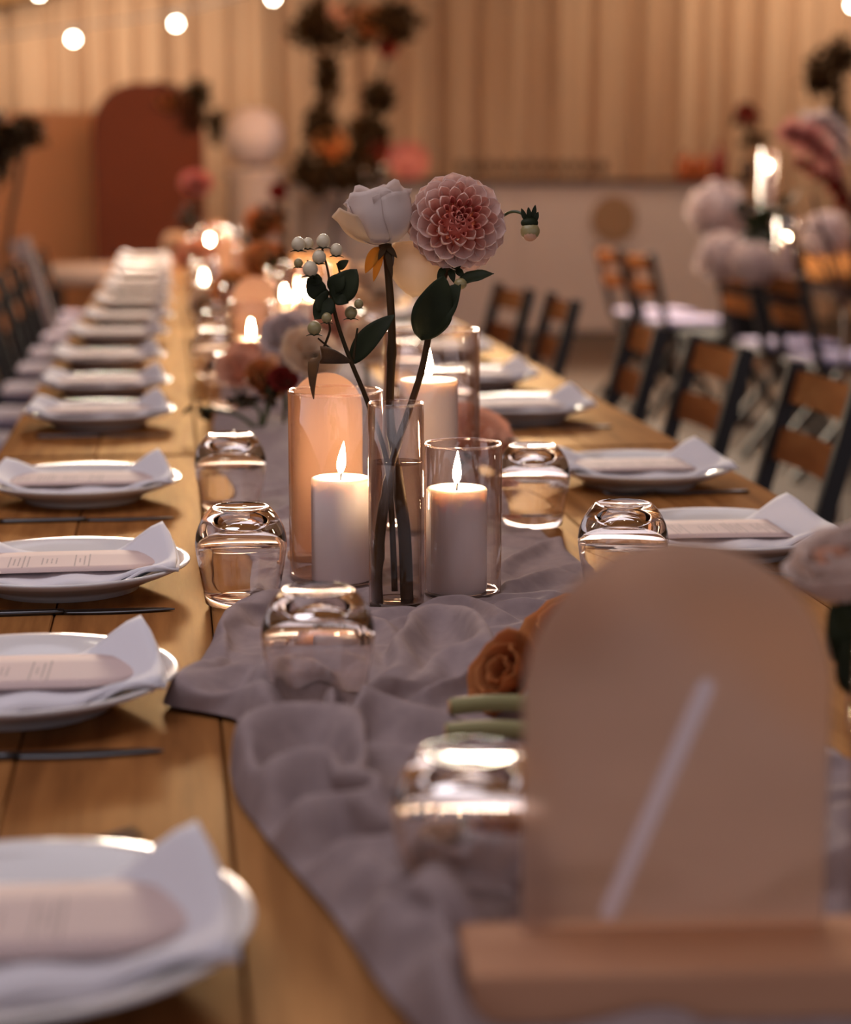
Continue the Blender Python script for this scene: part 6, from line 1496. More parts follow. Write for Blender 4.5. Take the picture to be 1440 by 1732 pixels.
    -7,-5,8,7,0,-2,-3,-3,-2,-7,-10,0,12,-1,4,0,19,7,-9,-28,-19,63,27,-57,-3,0,0,-1,-2,2,-23,28,23,-46,16,27,-11,-29,14,14,-7,-5,-7,-5,2,3,6,6,-1,-7,0,
    -2,5,0,0,1,14,-2,-17,2,6,5,9,12,-17,-23,15,-15,-10,9,23,-6,-19,27,4,-6,-5,-11,-6,2,10,4,2,2,-11,-3,4,0,3,-2,-1,0,-1,-2,13,7,-12,-4,0,10,26,-2,-29,
    -18,32,-3,-12,-14,16,5,-7,-5,29,-25,-6,20,2,-3,-10,-3,1,-8,-5,6,5,-2,0,0,-1,0,0,-11,5,20,-3,-12,2,1,10,-29,4,14,-3,12,-5,-14,13,12,-4,3,0,-12,-10,
    -4,7,3,-4,-7,0,7,5,2,7,-9,-2,4,-2,0,0,-1,-17,15,16,-17,6,10,-10,-21,17,20,-31,11,10,-22,6,29,-8,-5,-6,1,-15,-9,-1,3,18,19,-9,-7,3,-6,-5,13,-17,25,
    -15,0,-3,8,-17,-15,18,6,-2,21,-23,-8,19,5,-13,8,6,-17,-11,17,-10,13,1,0,-2,4,-1,-1,6,-3,10,4,0,-6,-4,-7,-6,-5,8,0,-7,-6,1,-8,1,11,7,-15,-18,26,22,
    -10,-10,9,2,-8,-15,-14,10,21,3,1,-2,-4,9,-9,-9,-4,1,6,12,12,-3,-12,-10,-7,17,0,-11,-7,15,6,-18,-3,11,20,-1,12,-9,-19,5,1,0,-1,-17,-8,12,10,4,1,0,
    -1,-4,10,-11,-1,-4,-7,-7,3,14,8,20,-2,-21,0,5,-3,11,-4,-8,-23,0,24,17,1,-10,-16,7,1,1,-1,0,-3,-4,3,3,2,3,6,3,-2,7,0,0,-4,-10,-16,-11,14,-4,5,6,0,
    -1,1,2,-4,-2,-6,-17,-3,5,18,6,-5,7,0,1,2,-9,2,2,-3,5,1,-4,-7,2,10,3,1,1,7,6,1,-9,-10,-3,5,-5,0,-13,5,9,10,-4,-2,-11,-16,-6,4,4,15,4,-4,13,-1,-7,0,
    -1,-5,6,2,-2,2,-6,-9,-4,-2,0,0,7,9,11,4,0,-16,4,0,-12,11,1,-2,11,-7,-2,5,-6,-12,6,20,-1,-21,14,8,-12,-2,2,-5,2,-4,6,-4,-8,-1,1,0,-1,-1,-2,3,3,5,5,
    2,-2,0,13,2,-14,-18,10,2,2,-3,2,12,-10,-10,6,-6,12,14,-10,-6,4,-2,-3,-1,5,5,6,0,1,0,-1,-3,-4,-10,-3,4,-9,17,-4,0,14,-19,-16,31,-23,20,12,-1,-13,
    -18,-6,7,18,-15,4,18,-5,-6,2,-2,-10,4,-1,-3,8,5,0,-2,-9,-1,-2,3,4,-15,17,1,-1,0,1,0,4,-8,13,-3,-6,1,12,1,-10,1,1,-15,-7,24,4,-9,3,-7,-13,11,5,-1,
    -10,-4,1,6,13,7,6,1,-13,2,-12,-2,3,0,0,-1,-4,-1,-1,-5,-1,0,3,7,5,5,1,-10,-14,16,20,-8,0,-13,-15,16,15,0,-12,-7,3,6,2,1,0,3,8,4,-3,-18,-2,0,-1,2,
    -1,4,3,0,-1,-1,-3,-7,2,11,-2,-4,-17,1,35,7,-12,-28,-3,0,3,17,0,-3,0,-12,-3,-1,2,3,1,-2,13,-1,-2,0,5,4,4,-20,-1,-1,0,0,-1,3,21,7,-20,1,-14,-15,17,
    30,-25,-23,11,17,1,-20,30,1,-17,-1,0,2,-5,-5,-2,1,-10,20,5,0,7,7,-8,8,2,2,1,1,-2,-5,5,-13,-22,16,13,-30,-18,5,-4,9,13,15,14,-8,-25,25,9,-11,-8,-5,
    -1,-1,3,0,0,3,3,0,1,9,-3,-1,2,1,2,0,-10,17,-5,-25,-3,23,10,-6,-24,-22,12,27,5,-14,10,13,-12,-24,23,13,-9,5,0,-1,-4,-6,-5,3,-2,0,-1,7,3,-28,-2,1,0,
    -1,26,8,-22,-14,13,-7,3,24,11,0,-9,-13,-6,17,-2,-15,-1,6,-5,8,12,-14,-7,4,3,3,-3,0,1,0,-2,5,-3,4,-9,-3,0,0,7,-15,-4,10,24,-6,-18,-9,3,11,14,-7,-1,
    9,-10,-9,4,7,-10,-9,1,6,5,-3,-1,8,8,-5,-2,0,-5,7,-2,4,2,2,-2,-11,-8,-13,10,20,11,4,3,-6,-8,-10,-10,8,14,4,-18,-4,9,-6,-5,2,4,4,6,1,2,5,7,-16,-5,0,
    -11,10,12,-5,1,-8,-8,10,-10,20,12,0,-36,8,8,7,-12,11,10,-2,0,-14,-17,19,18,-1,1,1,0,1,-1,0,-2,-7,-10,-6,1,0,-4,-8,15,10,-21,3,18,10,1,-6,-7,-8,8,
    -18,-11,-5,30,11,3,2,-7,-29,-2,22,2,9,-2,-6,-2,-3,-4,-3,-4,-4,-3,10,3,0,1,-13,14,10,1,6,8,0,-6,-16,-22,3,9,9,4,-1,-17,-10,-1,2,-1,3,12,-11,-6,5,
    10,-7,-10,-3,0,0,2,2,7,15,1,0,0,3,0,8,3,6,-6,-14,-14,-9,5,3,5,-14,3,3,15,-21,-5,-1,6,20,24,-1,-12,-21,-6,29,1,-15,2,1,-1,5,4,-8,2,0,-2,8,-5,4,13,
    -6,-20,-18,2,11,14,4,-16,11,0,0,-10,22,-4,8,-6,-14,-15,6,10,9,-5,-10,23,1,-16,8,5,1,-8,-17,12,0,-6,-13,-1,6,13,-14,-9,6,9,12,8,-17,6,0,0,0,0,3,-5,
    -6,19,4,-5,-18,8,4,7,-1,-7,10,-3,-15,4,-12,0,10,3,0,-4,2,-19,-1,-5,-3,11,17,10,6,-8,-6,0,0,0,0,0,0,7,1,-29,9,20,-2,4,-3,-7,-7,-9,7,23,5,-11,-13,5,
    0,0,0,-24,12,18,-28,-1,19,14,5,-1,-10,-13,19,-7,-3,3,2,2,-12,-2,-8,14,-6,-14,24,-11,-8,-5,-2,1,1,5,15,-19,20,0,0,0,0,0,-9,5,8,7,-5,-9,-9,-2,-2,7,
    1,20,-3,-4,2,-5,-7,1,4,0,0,0,-11,10,18,-12,-4,4,-1,-8,1,15,-12,0,0,0,0,0,0,-12,28,-4,-9,1,9,-9,-2,10,-9,-5,7,-12,0,10,-6,3,0,0,0,0,0,-11,18,7,-8,
    -9,8,2,-7,10,-10,0,0,0,0,0,0,11,-20,-1,-1,-2,1,10,11,-14,19,-2,-12,-1,3,-4,2,0,0,0,0,0,0,0,1,15,5,-9,-21,-4,-4,4,33,-11,-6,-3,0,0,0,0,6,-17,11,0,
    -10,8,-9,8,4,-7,3,10,-10,-4,10,-3,0,0,0,0,0,7,-23,8,19,4,-4,-9,-2,3,-9,7,9,-10,0,0,7,-3,-6,2,3,0,0,3,-6,3,-9,-3,18,6,-10,-10,5,3,-3,0,0,0,12,-14,
    -15,-1,10,20,5,-8,-10,-11,-1,5,4,4,0,19,-9,-22,-4,16,-1,10,-4,-3,3,-11,-8,3,-2,11,17,-2,-17,7,10,-11,5,10,-13,2,0,-19,-7,10,21,5,-5,0,-5,-5,-3,2,
    0,-2,-10,10,10,4,-4,-11,7,-21,10,14,-1,4,-17,-3,6,2,6,-6,-11,23,-1,-21,-4,4,8,10,-18,-9,10,20,7,-8,5,-5,-10,2,0,-1,-1,0,0,-2,-6,0,0,10,-4,-5,2,2,
    10,-14,-7,11,17,-4,-8,-10,4,4,9,-2,-9,4,7,-16,-11,11,16,3,-9,0,0,-1,0,3,8,-8,2,-13,6,2,0,0,0,0,0,-4,4,9,-14,12,-7,-1,1,9,-11,-1,6,-10,10,-4,-6,12,
    -15,-10,10,0,-1,2,5,4,0,-7,-4,13,2,-4,0,0,0,0,0,0,0,0,2,-2,-1,-5,0,-2,8,0,-7,9,0,-3,7,2,-6,-5,5,-10,-10,27,4,-5,-7,-1,0,-3,3,6,-13,7,0,0,0,0,0,0,
    0,0,1,2,0,-10,-2,8,9,-5,4,-4,-2,-2,-1,4,0,-5,8,0,-13,-9,22,10,3,-18,0,-2,-2,-5,18,-9,0,0,0,0,0,0,0,0,0,4,8,-1,-6,-4,1,-13,5,9,-5,2,-1,9,2,-9,-5,7,
    -3,-13,-6,15,12,-8,0,-3,7,-2,0,-2,0,0,0,0,0,0,0,1,0,3,8,2,5,-3,-12,5,-4,-14,-3,19,-8,4,11,-4,-12,-4,15,4,-19,-10,8,8,0,2,-1,2,-4,8,-7,0,0,0,0,0,0,
    8,-11,-15,1,6,7,9,6,-1,3,-1,-7,-7,3,-11,15,9,-7,-3,-6,-6,6,-4,-3,9,0,6,3,-11,-12,20,7,-9,-4,0,0,10,4,-8,-5,2,-3,-15,-4,1,2,7,13,11,2,-4,-8,-15,1,
    21,-1,-13,-5,6,8,-2,-17,12,0,-1,8,2,-13,-9,2,22,8,0,1,-19,-13,-3,10,11,-4,-3,-2,-5,-2,2,-2,4,1,0,-4,4,-8,8,19,-6,-5,-1,-5,6,9,-12,0,2,-12,3,14,-3,
    0,-5,-11,-1,4,14,-7,3,9,-7,-6,3,3,0,1,0,-12,-7,2,1,16,3,-16,-6,18,11,-11,-10,0,0,5,2,0,-10,3,5,14,-7,-4,-12,3,3,1,6,3,1,-7,0,2,0,-2,4,1,-13,3,5,4,
    -4,0,-2,1,-11,3,19,5,-10,-5,2,-1,0,0,6,-5,1,-3,-7,1,3,5,-1,-2,1,9,-18,-1,8,5,1,-4,1,-2,1,9,-4,-11,9,0,-4,5,-7,-11,11,17,-2,-9,-1,-1,0,0,2,-6,3,-1,
    1,2,2,-4,-2,1,1,1,1,-2,-7,8,10,-3,-10,-1,6,-3,-2,2,8,-4,1,-7,7,-11,-8,15,15,-6,-10,-7,8,0,2,-1,-2,-1,1,3,2,1,-2,-3,-1,-1,3,0,-2,-10,3,12,2,1,-7,
    -5,4,1,0,-1,-3,5,2,-3,-11,-1,19,7,-9,5,-10,0,2,1,-7,1,3,4,0,-2,-6,3,0,-1,3,-3,2,6,-12,-3,14,-1,-7,2,1,0,1,-6,2,6,-2,0,-6,-10,4,23,4,-6,-10,0,-1,1,
    1,-6,7,2,-6,-5,11,-5,-5,8,4,0,-9,1,10,-11,-6,9,0,0,0,0,-1,1,0,2,-3,0,1,-6,-10,7,20,-2,-9,0,-4,7,-4,-5,12,-6,-5,4,4,1,-9,-1,3,-1,3,5,-1,-1,1,-4,1,
    0,0,0,-1,2,0,-1,-2,-1,4,-1,-7,-9,4,13,-1,0,4,-4,0,9,-6,-7,1,7,-7,1,-2,-3,3,10,-1,-8,7,1,-3,-6,4,0,1,-1,-1,0,0,1,-4,5,1,3,5,-9,-13,6,6,0,3,-4,-2,
    -1,-6,2,6,4,-4,-2,6,2,1,-3,2,-3,-5,0,6,3,1,-6,-1,1,-3,2,11,-8,6,3,2,0,-8,-9,-2,-2,8,0,1,5,6,-9,1,1,1,-4,7,5,-1,-2,-5,-12,-3,12,-6,5,-3,-6,2,5,-4,
    5,3,11,-2,1,1,-3,-5,-7,-4,3,-3,-2,6,0,2,9,1,4,1,-1,0,-4,-3,-7,-8,-5,1,6,5,-6,9,-5,-4,10,8,-2,0,0,4,-5,-7,-2,-5,-5,-5,0,3,6,4,2,-1,0,-3,-6,0,1,0,0,
    -4,-3,-2,1,7,9,10,4,-2,-5,-9,-2,2,6,1,2,2,1,-12,-12,-5,-1,0,6,7,6,8,4,-1,-6,-4,0,-4,-11,-1,1,3,3,4,6,4,6,-2,-4,-10,-7,1,5,4,13,-3,-21,-4,-2,-1,0,
    1,6,10,5,-2,5,3,1,-2,-3,5,-6,-3,0,-1,1,3,3,2,-1,-1,-2,-6,-7,1,1,5,10,7,2,-2,-11,-12,7,1,0,0,0,0,0,-2,0,8,-12,-3,-1,-3,1,1,9,2,0,3,4,1,-4,-5,-5,-4,
    0,6,10,9,4,0,-2,-6,-15,-5,5,2,2,0,0,0,0,0,0,0,-1,-3,13,-3,-3,-6,-2,0,3,2,0,2,-1,-11,1,3,5,6,3,2,-3,-6,-6,-6,-3,3,13,0,-11,9,0,0,0,0,0,0,0,0,0,0,
    -7,3,2,9,-6,-2,0,1,0,-1,-1,2,3,4,2,-2,-5,-5,-7,-3,0,5,-2,-2,2,9,1,0,0,0,0,0,0,0,0,0,0,0,3,4,-6,-5,4,5,-13,8,0,-4,-1,11,0,-6,-9,-3,2,2,4,4,4,-6,5,
    -6,0,1,2,0,0,0,0,0,0,0,0,0,0,0,0,-4,-1,13,5,-12,-8,7,0,5,0,-10,-1,-4,7,8,4,-1,-2,-3,-2,-1,-5,7,-10,-2,17,-6,-1,0,0,0,0,0,0,0,0,0,-1,0,2,-2,-1,-5,
    7,0,0,1,6,-3,-7,4,4,-1,-8,-3,0,0,1,6,3,2,3,-6,-4,5,-3,0,0,0,0,0,0,0,0,0,1,-4,8,-3,-2,0,0,0,0,3,9,5,0,-5,-13,-8,4,6,4,-2,-5,3,8,-4,-6,-1,-4,8,8,
    -10,0,0,0,0,0,0,0,8,-10,4,3,-6,-6,11,-4,0,0,0,6,-2,-5,-7,5,10,2,-3,-8,-1,6,4,-15,-3,9,10,-3,-11,-4,19,-2,-5,0,0,0,6,1,-9,8,-7,-10,0,6,4,3,-4,0,-2,
    -4,-6,-1,13,6,-6,-8,1,5,6,3,-9,-2,4,4,-12,10,6,-4,-15,10,11,-3,-2,2,-5,-11,4,1,9,9,1,-2,-10,6,-9,0,-1,-13,5,10,-3,-1,-3,5,6,1,-2,-10,-2,9,2,-10,7,
    2,-5,6,-3,4,-6,-6,1,2,-4,7,7,-6,1,-1,4,4,4,-6,-5,0,0,-3,7,-1,-7,-2,5,7,-4,-4,-5,3,5,4,-8,1,7,-8,-2,3,3,0,-1,-1,1,2,-3,6,-5,-3,-7,-3,0,5,7,2,-1,0,
    0,-1,1,2,1,-2,2,-5,-3,-1,7,6,-2,-7,0,5,-2,-6,4,0,0,1,1,-1,-1,2,2,-4,-5,3,4,-2,-5,-6,-1,9,4,0,0,-1,-1,8,4,-7,-6,-1,3,4,0,-3,-5,0,7,3,-7,1,7,-8,3,
    -3,3,-1,-1,-1,4,2,-1,2,-5,0,3,-3,-7,3,4,0,0,1,-7,5,9,1,-6,-3,0,1,-1,-2,-1,4,2,-5,-5,9,-3,4,2,-10,4,1,0,-2,-3,1,6,4,4,-4,-10,5,0,-2,1,0,-1,0,0,-10,
    10,10,2,-5,-7,-3,-3,4,12,-4,-6,-4,7,4,-5,-8,1,3,0,2,3,-4,0,-2,-4,2,3,-2,9,-1,7,-4,-6,0,-8,11,-1,-7,-5,12,8,2,-2,-4,-2,-3,-2,-4,4,6,2,-6,-5,4,5,-5,
    -2,2,5,-2,1,-2,-2,0,-5,5,8,5,-3,-8,-2,0,-9,9,5,-3,-10,0,11,6,3,0,-1,-4,-8,3,4,-7,-5,1,4,6,-1,2,-5,-1,2,-2,1,3,0,-5,-2,9,0,-5,-3,1,1,0,0,-8,16,4,
    -8,-13,1,-5,3,3,-2,0,5,10,-7,1,-2,2,0,0,-4,0,-5,9,0,-1,-4,-1,1,2,4,0,0,-9,-4,10,2,0,0,0,1,-5,0,4,-3,-1,-3,-2,6,6,3,-8,-4,3,2,1,7,-9,-2,0,7,4,-11,
    1,4,2,-3,-1,2,-1,-1,-1,-2,2,2,0,0,0,-1,8,-5,4,0,6,-9,-4,1,-2,-5,0,4,5,2,-8,-2,12,1,-3,1,-10,0,4,5,-5,0,2,3,1,-7,-2,6,0,-2,0,0,8,-16,-1,14,-16,-2,
    14,12,-5,-9,1,0,3,2,-4,-2,0,2,-4,1,8,-9,0,9,-1,-7,0,5,4,2,-7,-12,9,15,-10,-4,0,9,-10,-6,4,-2,11,-12,-9,13,13,-4,-9,3,-2,-2,-2,2,6,-3,-5,3,-2,0,6,
    -2,-4,2,9,4,-2,-10,-9,9,16,-8,-9,2,0,8,-11,5,0,5,-4,-4,-7,-4,11,12,-3,-11,2,1,1,3,-3,-5,7,-2,-7,8,2,-9,4,9,2,-5,-9,-6,11,15,-6,-6,-3,-1,0,1,1,-5,
    2,-4,3,1,1,-8,-4,12,11,-5,-2,-1,1,-3,-2,5,-2,-8,7,3,-5,0,10,0,-9,-8,-3,13,12,-3,-13,-11,10,3,0,0,2,7,-12,-1,1,3,1,0,-5,-8,8,13,-11,-2,0,0,2,2,-5,
    6,3,-6,-1,13,-2,-11,-7,1,14,10,-7,-17,-8,5,7,5,0,-3,0,8,5,-9,-5,4,-1,5,0,-9,-7,7,12,-5,4,1,-1,-7,3,3,-7,-2,11,1,-11,-7,3,13,8,-8,-16,-6,8,5,1,2,0,
    -6,5,5,3,1,-8,-2,2,3,-5,3,3,-5,-4,5,-5,7,-3,-2,5,-3,-3,7,3,-7,-9,5,13,6,-8,-16,-6,10,8,0,-3,1,0,-7,7,-11,11,9,-1,-6,-2,-1,-2,4,-2,1,3,-3,0,-4,2,3,
    -1,-1,5,5,-7,-13,6,13,5,-10,-16,0,15,8,-5,-7,3,-1,0,9,-9,-7,-8,14,10,-2,-5,-3,1,-2,-2,-1,0,10,1,-12,3,5,-5,3,10,-6,-13,3,14,3,-12,-14,4,16,5,-6,
    -6,3,1,-2,0,-2,-2,8,-8,-11,15,10,-6,-4,-2,1,7,2,-8,-7,6,3,2,-1,-3,8,-4,-11,0,15,3,-13,-13,7,15,1,-12,-8,5,5,0,2,0,-2,4,1,1,-9,-9,14,12,-12,0,3,-2,
    2,10,-5,-14,9,-6,-3,15,-1,-16,0,15,3,-13,-10,12,11,-3,-12,-4,7,10,5,-17,4,0,0,0,-2,2,1,-4,-11,14,11,-4,-9,-6,-2,6,13,6,-14,0,3,1,-9,-3,12,3,-12,
    -7,16,6,-5,-13,-3,10,5,-13,1,15,-8,0,1,-1,-1,-1,2,1,1,-17,13,10,-3,-1,1,-12,-1,11,14,-2,-4,-8,-8,5,6,-11,-6,18,-1,-6,-9,0,10,4,-5,-1,-3,4,0,0,3,
    -2,-3,-1,4,-3,1,10,-22,10,11,-1,-15,4,-6,-4,5,11,6,-13,-4,14,-11,-2,19,-13,-2,-2,-2,11,3,-3,-8,6,3,-1,-3,0,5,-2,-3,-1,0,2,-2,1,12,-19,-1,1,14,2,3,
    -4,-9,-4,-6,6,11,-8,-2,12,-9,-2,-2,3,9,-4,-7,2,5,6,3,-12,0,0,2,8,3,0,0,0,0,-3,-1,4,-4,7,-1,-3,-7,4,3,-5,0,5,2,1,1,-7,2,3,1,-2,-4,-5,7,-3,5,-4,-12,
    1,2,0,-18,2,3,3,-1,-2,-3,-4,-1,5,2,-5,-2,1,5,-5,-3,3,3,-2,0,0,2,-1,-4,3,0,1,4,5,-5,0,-1,-2,3,1,13,
]

run_o = obj('table_runner', runner_geo(), M['runner'])
sub = run_o.modifiers.new('smooth', 'SUBSURF')
sub.levels = sub.render_levels = 2
tag(run_o, 'crumpled mauve grey gauze runner down the middle of the long table', 'runner')

# ------------------------------------------------------------------ far centrepieces along the runner


def bud_vase_far(x, y, h, label, m, R, seed):
    t = thing('bud_vase', label, 'vase', (x, y, TZ + 0.004), 0, 'bud vases of blooms further down the table')
    obj('wall', lathe([(0.028, 0.0), (0.028, 0.12), (0.026, 0.12), (0.026, 0.006), (0, 0.006)], 24), M['glass'], t)
    return t


r2 = random.Random(4)
# (flame pixel, depth) seen down the table
CAND = [((425, 558), 4.15, 'front candle beside the second arched sign'), ((481, 497), 4.75, 'candle left of the berry stem'), ((522, 492), 4.45, 'bright candle hidden half behind the berry stem'), ((505, 482), 5.0, 'candle behind the bright one by the berries'),
        ((355, 406), 8.6, 'left one of the two glowing discs'), ((384, 411), 8.0, 'right one of the two glowing discs'), ((345, 470), 6.6, 'candle among the glasses on the left side'),
        ((420, 455), 6.0, 'candle left of the dark leaves'), ((310, 440), 9.6, 'farthest candle of the row'), ((455, 470), 5.6, 'candle under the amber blooms'), ((500, 508), 4.62, 'candle right behind the second arched sign'), ((405, 525), 4.9, 'candle left of the second arched sign'), ((335, 425), 9.2, 'candle left of the glowing discs')]
for (px_, py_), d, nm in CAND:
    p = PD(px_, py_, d)
    h = max(0.06, p.z - TZ - 0.03)
    cylinder_vase(p.x, p.y, 0.048, h + 0.085, f'glass cylinder further down the runner around the {nm}', z=TZ + 0.0045, seg=28)
    pillar_candle(p.x, p.y, 0.034, h, f'pillar candle further down the runner, {nm}', fs=1.0, seg=24)
arch_card(*PD(432, 600, 4.35).xy, 0.098, 0.225, 'second narrow peach arched sign, further down the runner by the bright candles')
arch_card(0.2, 6.9, 0.098, 0.22, 'third narrow peach arched sign, far down the runner')
arch_card(0.2, 9.0, 0.098, 0.22, 'farthest narrow peach arched sign on the runner')

FARB = [((488, 575), 3.7, 0.036, 'white_petal', 'large white bloom on the runner beyond the left vase'), ((405, 632), 3.8, 0.032, 'peach_petal', 'peach bloom left of the large white one'), ((415, 615), 3.9, 0.03, 'peach_petal', 'peach bloom above the pink one'),
        ((445, 650), 3.6, 0.03, 'orange_petal', 'rust bloom low on the runner beyond the left vase'), ((520, 610), 3.5, 0.04, 'rose_warm', 'cream bloom behind the withered leaf'), ((450, 455), 5.4, 0.05, 'orange_petal', 'amber bloom high among the candles'),
        ((395, 495), 5.2, 0.04, 'orange_petal', 'amber bloom over the second arched sign'), ((330, 440), 8.2, 0.06, 'peach_petal', 'peach bloom far left along the runner'), ((300, 425), 9.2, 0.06, 'rose_warm', 'cream bloom farthest along the runner'),
        ((380, 450), 7.0, 0.055, 'peach_petal', 'peach bloom beneath the glowing discs'), ((355, 520), 5.6, 0.04, 'rose_warm', 'cream bloom among the far glasses'), ((615, 590), 3.6, 0.035, 'rose_warm', 'cream bloom between the rose stem and the rear vase'),
        ((560, 560), 4.0, 0.04, 'peach_petal', 'peach bloom behind the berry stem'), ((478, 648), 3.5, 0.020, 'red_petal', 'small dark rust bloom at the left vase rim'), ((332, 318), 10.0, 0.06, 'pink_petal', 'tall pink bloom against the terracotta arch'),
        ((445, 385), 8.5, 0.06, 'orange_petal', 'tall amber bloom below the white paper globe'), ((615, 500), 4.6, 0.05, 'rose_warm', 'pale bloom behind the rose stem')]
for i, ((px_, py_), d, R, m, lb) in enumerate(FARB):
    p = PD(px_, py_, d)
    dz = TZ + 0.005 - p.z
    small_bloom('garden_rose', lb, p, R, M[m], (r2.uniform(-.5, .5), -0.8, 0.7), 30 + i, None,
                [(0, 0, 0), (r2.uniform(-.01, .01), 0, dz * 0.5), (0.0, 0.01, dz)], M['stem_green'], 3 if d < 9 else 5)

# dark leaf sprays rising between the far candles


def leaf_cloud(n, ells, size, seed, rel):
    r = random.Random(seed)
    gs = []
    for k in range(n):
        c, ax = ells[r.randrange(len(ells))]
        while True:
            q = Vector((r.uniform(-1, 1), r.uniform(-1, 1), r.uniform(-1, 1)))
            if q.length < 1:
                break
        p = Vector(c) + RT * (q.x * ax[0]) + Vector((0, 1, 0)) * (q.y * ax[2]) + UP * (q.z * ax[1]) - rel
        d = Vector((r.gauss(0, 1), r.gauss(0, 1), r.gauss(0, 0.8))).normalized()
        L = size * r.uniform(0.6, 1.3)
        nn = Vector((r.gauss(0, 1), r.gauss(0, 1), r.gauss(0, 1)))
        gs.append(leaf_geo(p, p + d * L, L * 0.5, nn, L * 0.08, n=4, thick=0.0))
    return join(gs)


def ell(px_, py_, rx, ry, d):
    return (PD(px_, py_, d), (rx / F_PX * d, ry / F_PX * d, rx / F_PX * d))


def arrangement(name, label, d, ells, foot, n, size, blooms, seed, cat='floral arrangement', pole=True, mleaf='foliage'):
    t = thing(name, label, cat, foot)
    E = [ell(*e, d) for e in ells]
    tag(obj('foliage', leaf_cloud(n, E, size, seed, Vector(foot)), M[mleaf], t), kind='stuff')
    top = E[0][0]
    if pole:
        pts = [Vector((0, 0, 0))] + [e[0] - Vector(foot) for e in sorted(E, key=lambda e: e[0].z)]
        obj('pole', tube([pts[0], pts[1] * 0.5, pts[-1]], 0.014, 8, 10), M['metal_black'], t)
        obj('base_plate', lathe([(0, 0), (0.16, 0), (0.16, 0.012), (0.03, 0.02), (0, 0.02)], 24), M['metal_black'], t)
    else:
        for e in E:
            tip = e[0] - Vector(foot)
            if name == 'arch_garland':
                continue
            obj('stem', tube([(0, 0, 0), tip * 0.5 + Vector((0.01, 0, 0.01)), tip], 0.004, 6, 8), M['stem_green'], t)
        if name == 'bar_posy':
            obj('vase', lathe([(0, 0), (0.05, 0), (0.055, 0.02), (0.05, 0.12), (0.035, 0.15), (0.032, 0.15), (0.046, 0.12), (0, 0.012)], 20), M['glassware'], t)
    r = random.Random(seed)
    for (bx, by, br, m) in blooms:
        c = PD(bx, by, d - 0.05) - Vector(foot)
        R = br / F_PX * d
        mes = mk_mesh('petal', *rose_petal(R, R * 1.2, 0.9, 0.1 * R, 0.5, 6), M[m])
        hd = link('bloom', mk_mesh('bloom', *ball((0, 0, 0), R * 0.55, 12, 8), M[m]), t, c)
        for k in range(6):
            o = link('petal', mes, hd)
            o.rotation_euler = (1.1, 0, 0)
            o.rotation_mode = 'QUATERNION'
            o.rotation_quaternion = Quaternion((1, 0, 0), 1.1) @ Quaternion((0, 0, 1), k * PI / 3)
            o.location = (0, 0.3 * R, 0)
    return t


def foot_at(px_, d):
    p = PD(px_, 300, d)
    return Vector((p.x, p.y, 0))


arrangement('tall_floral_stand', 'tall dark floral stand with orange blooms before the drape, behind the rose', 12.7,
            [(600, 45, 100, 42), (530, 45, 40, 40), (670, 40, 40, 36), (555, 130, 18, 40), (545, 215, 28, 45), (620, 230, 36, 40), (640, 165, 24, 26), (540, 290, 38, 45), (600, 285, 50, 40)],
            foot_at(560, 12.7), 2600, 0.07, [(628, 45, 22, 'orange_petal'), (560, 252, 22, 'orange_petal'), (575, 30, 16, 'peach_petal'), (655, 85, 14, 'red_petal'), (690, 280, 26, 'pink_petal'), (645, 262, 16, 'red_petal')], 51)
arrangement('tall_floral_stand', 'dark leafy stand at the right edge before the drape', 12.4,
            [(1400, 110, 42, 32), (1385, 135, 26, 22), (1425, 90, 30, 24), (1412, 170, 12, 60), (1420, 220, 14, 40)], foot_at(1418, 12.4), 800, 0.055, [], 52)
arrangement('tall_floral_stand', 'dark leafy stand at the left edge before the tan board', 9.5,
            [(15, 235, 50, 24), (45, 222, 34, 24), (0, 260, 20, 50), (-20, 230, 40, 60)], foot_at(-10, 9.5), 900, 0.045, [], 53)
arrangement('arch_garland', 'dark garland with peach blooms on the right shoulder of the terracotta arch', 12.93,
            [(310, 170, 50, 22), (335, 160, 20, 28), (325, 200, 26, 22), (280, 158, 24, 16), (366, 215, 10, 34)], PD(345, 205, 12.93), 900, 0.05, [(285, 172, 14, 'orange_petal')], 54, 'garland', False)
arrangement('leaf_spray', 'dark green leaf spray rising below the white paper globe', 8.5,
            [(445, 380, 26, 22), (432, 415, 18, 26), (460, 365, 14, 14)], Vector((PD(440, 420, 8.5).x, PD(440, 420, 8.5).y, TZ + 0.004)), 60, 0.06, [(470, 328, 12, 'red_petal')], 55, 'foliage', False)
arrangement('leaf_spray', 'dark green leaf spray in front of the terracotta arch', 10.0,
            [(320, 366, 18, 18), (316, 400, 10, 22)], Vector((PD(320, 420, 10.0).x, PD(320, 420, 10.0).y, TZ + 0.004)), 40, 0.06, [], 56, 'foliage', False)
arrangement('leaf_spray', 'dark leaf spray over the second arched sign', 5.2,
            [(400, 482, 22, 10), (470, 440, 26, 10), (445, 620, 20, 16)], Vector((PD(400, 560, 5.2).x, PD(400, 560, 5.2).y, TZ + 0.004)), 50, 0.035, [], 57, 'foliage', False)
arrangement('leaf_spray', 'dark leaf trailing on the runner beyond the left vase', 3.5,
            [(455, 655, 16, 12), (340, 690, 14, 16), (420, 680, 30, 8)], Vector((PD(440, 700, 3.5).x, PD(440, 700, 3.5).y, TZ + 0.004)), 34, 0.03, [], 58, 'foliage', False)

# ------------------------------------------------------------------ folding chairs


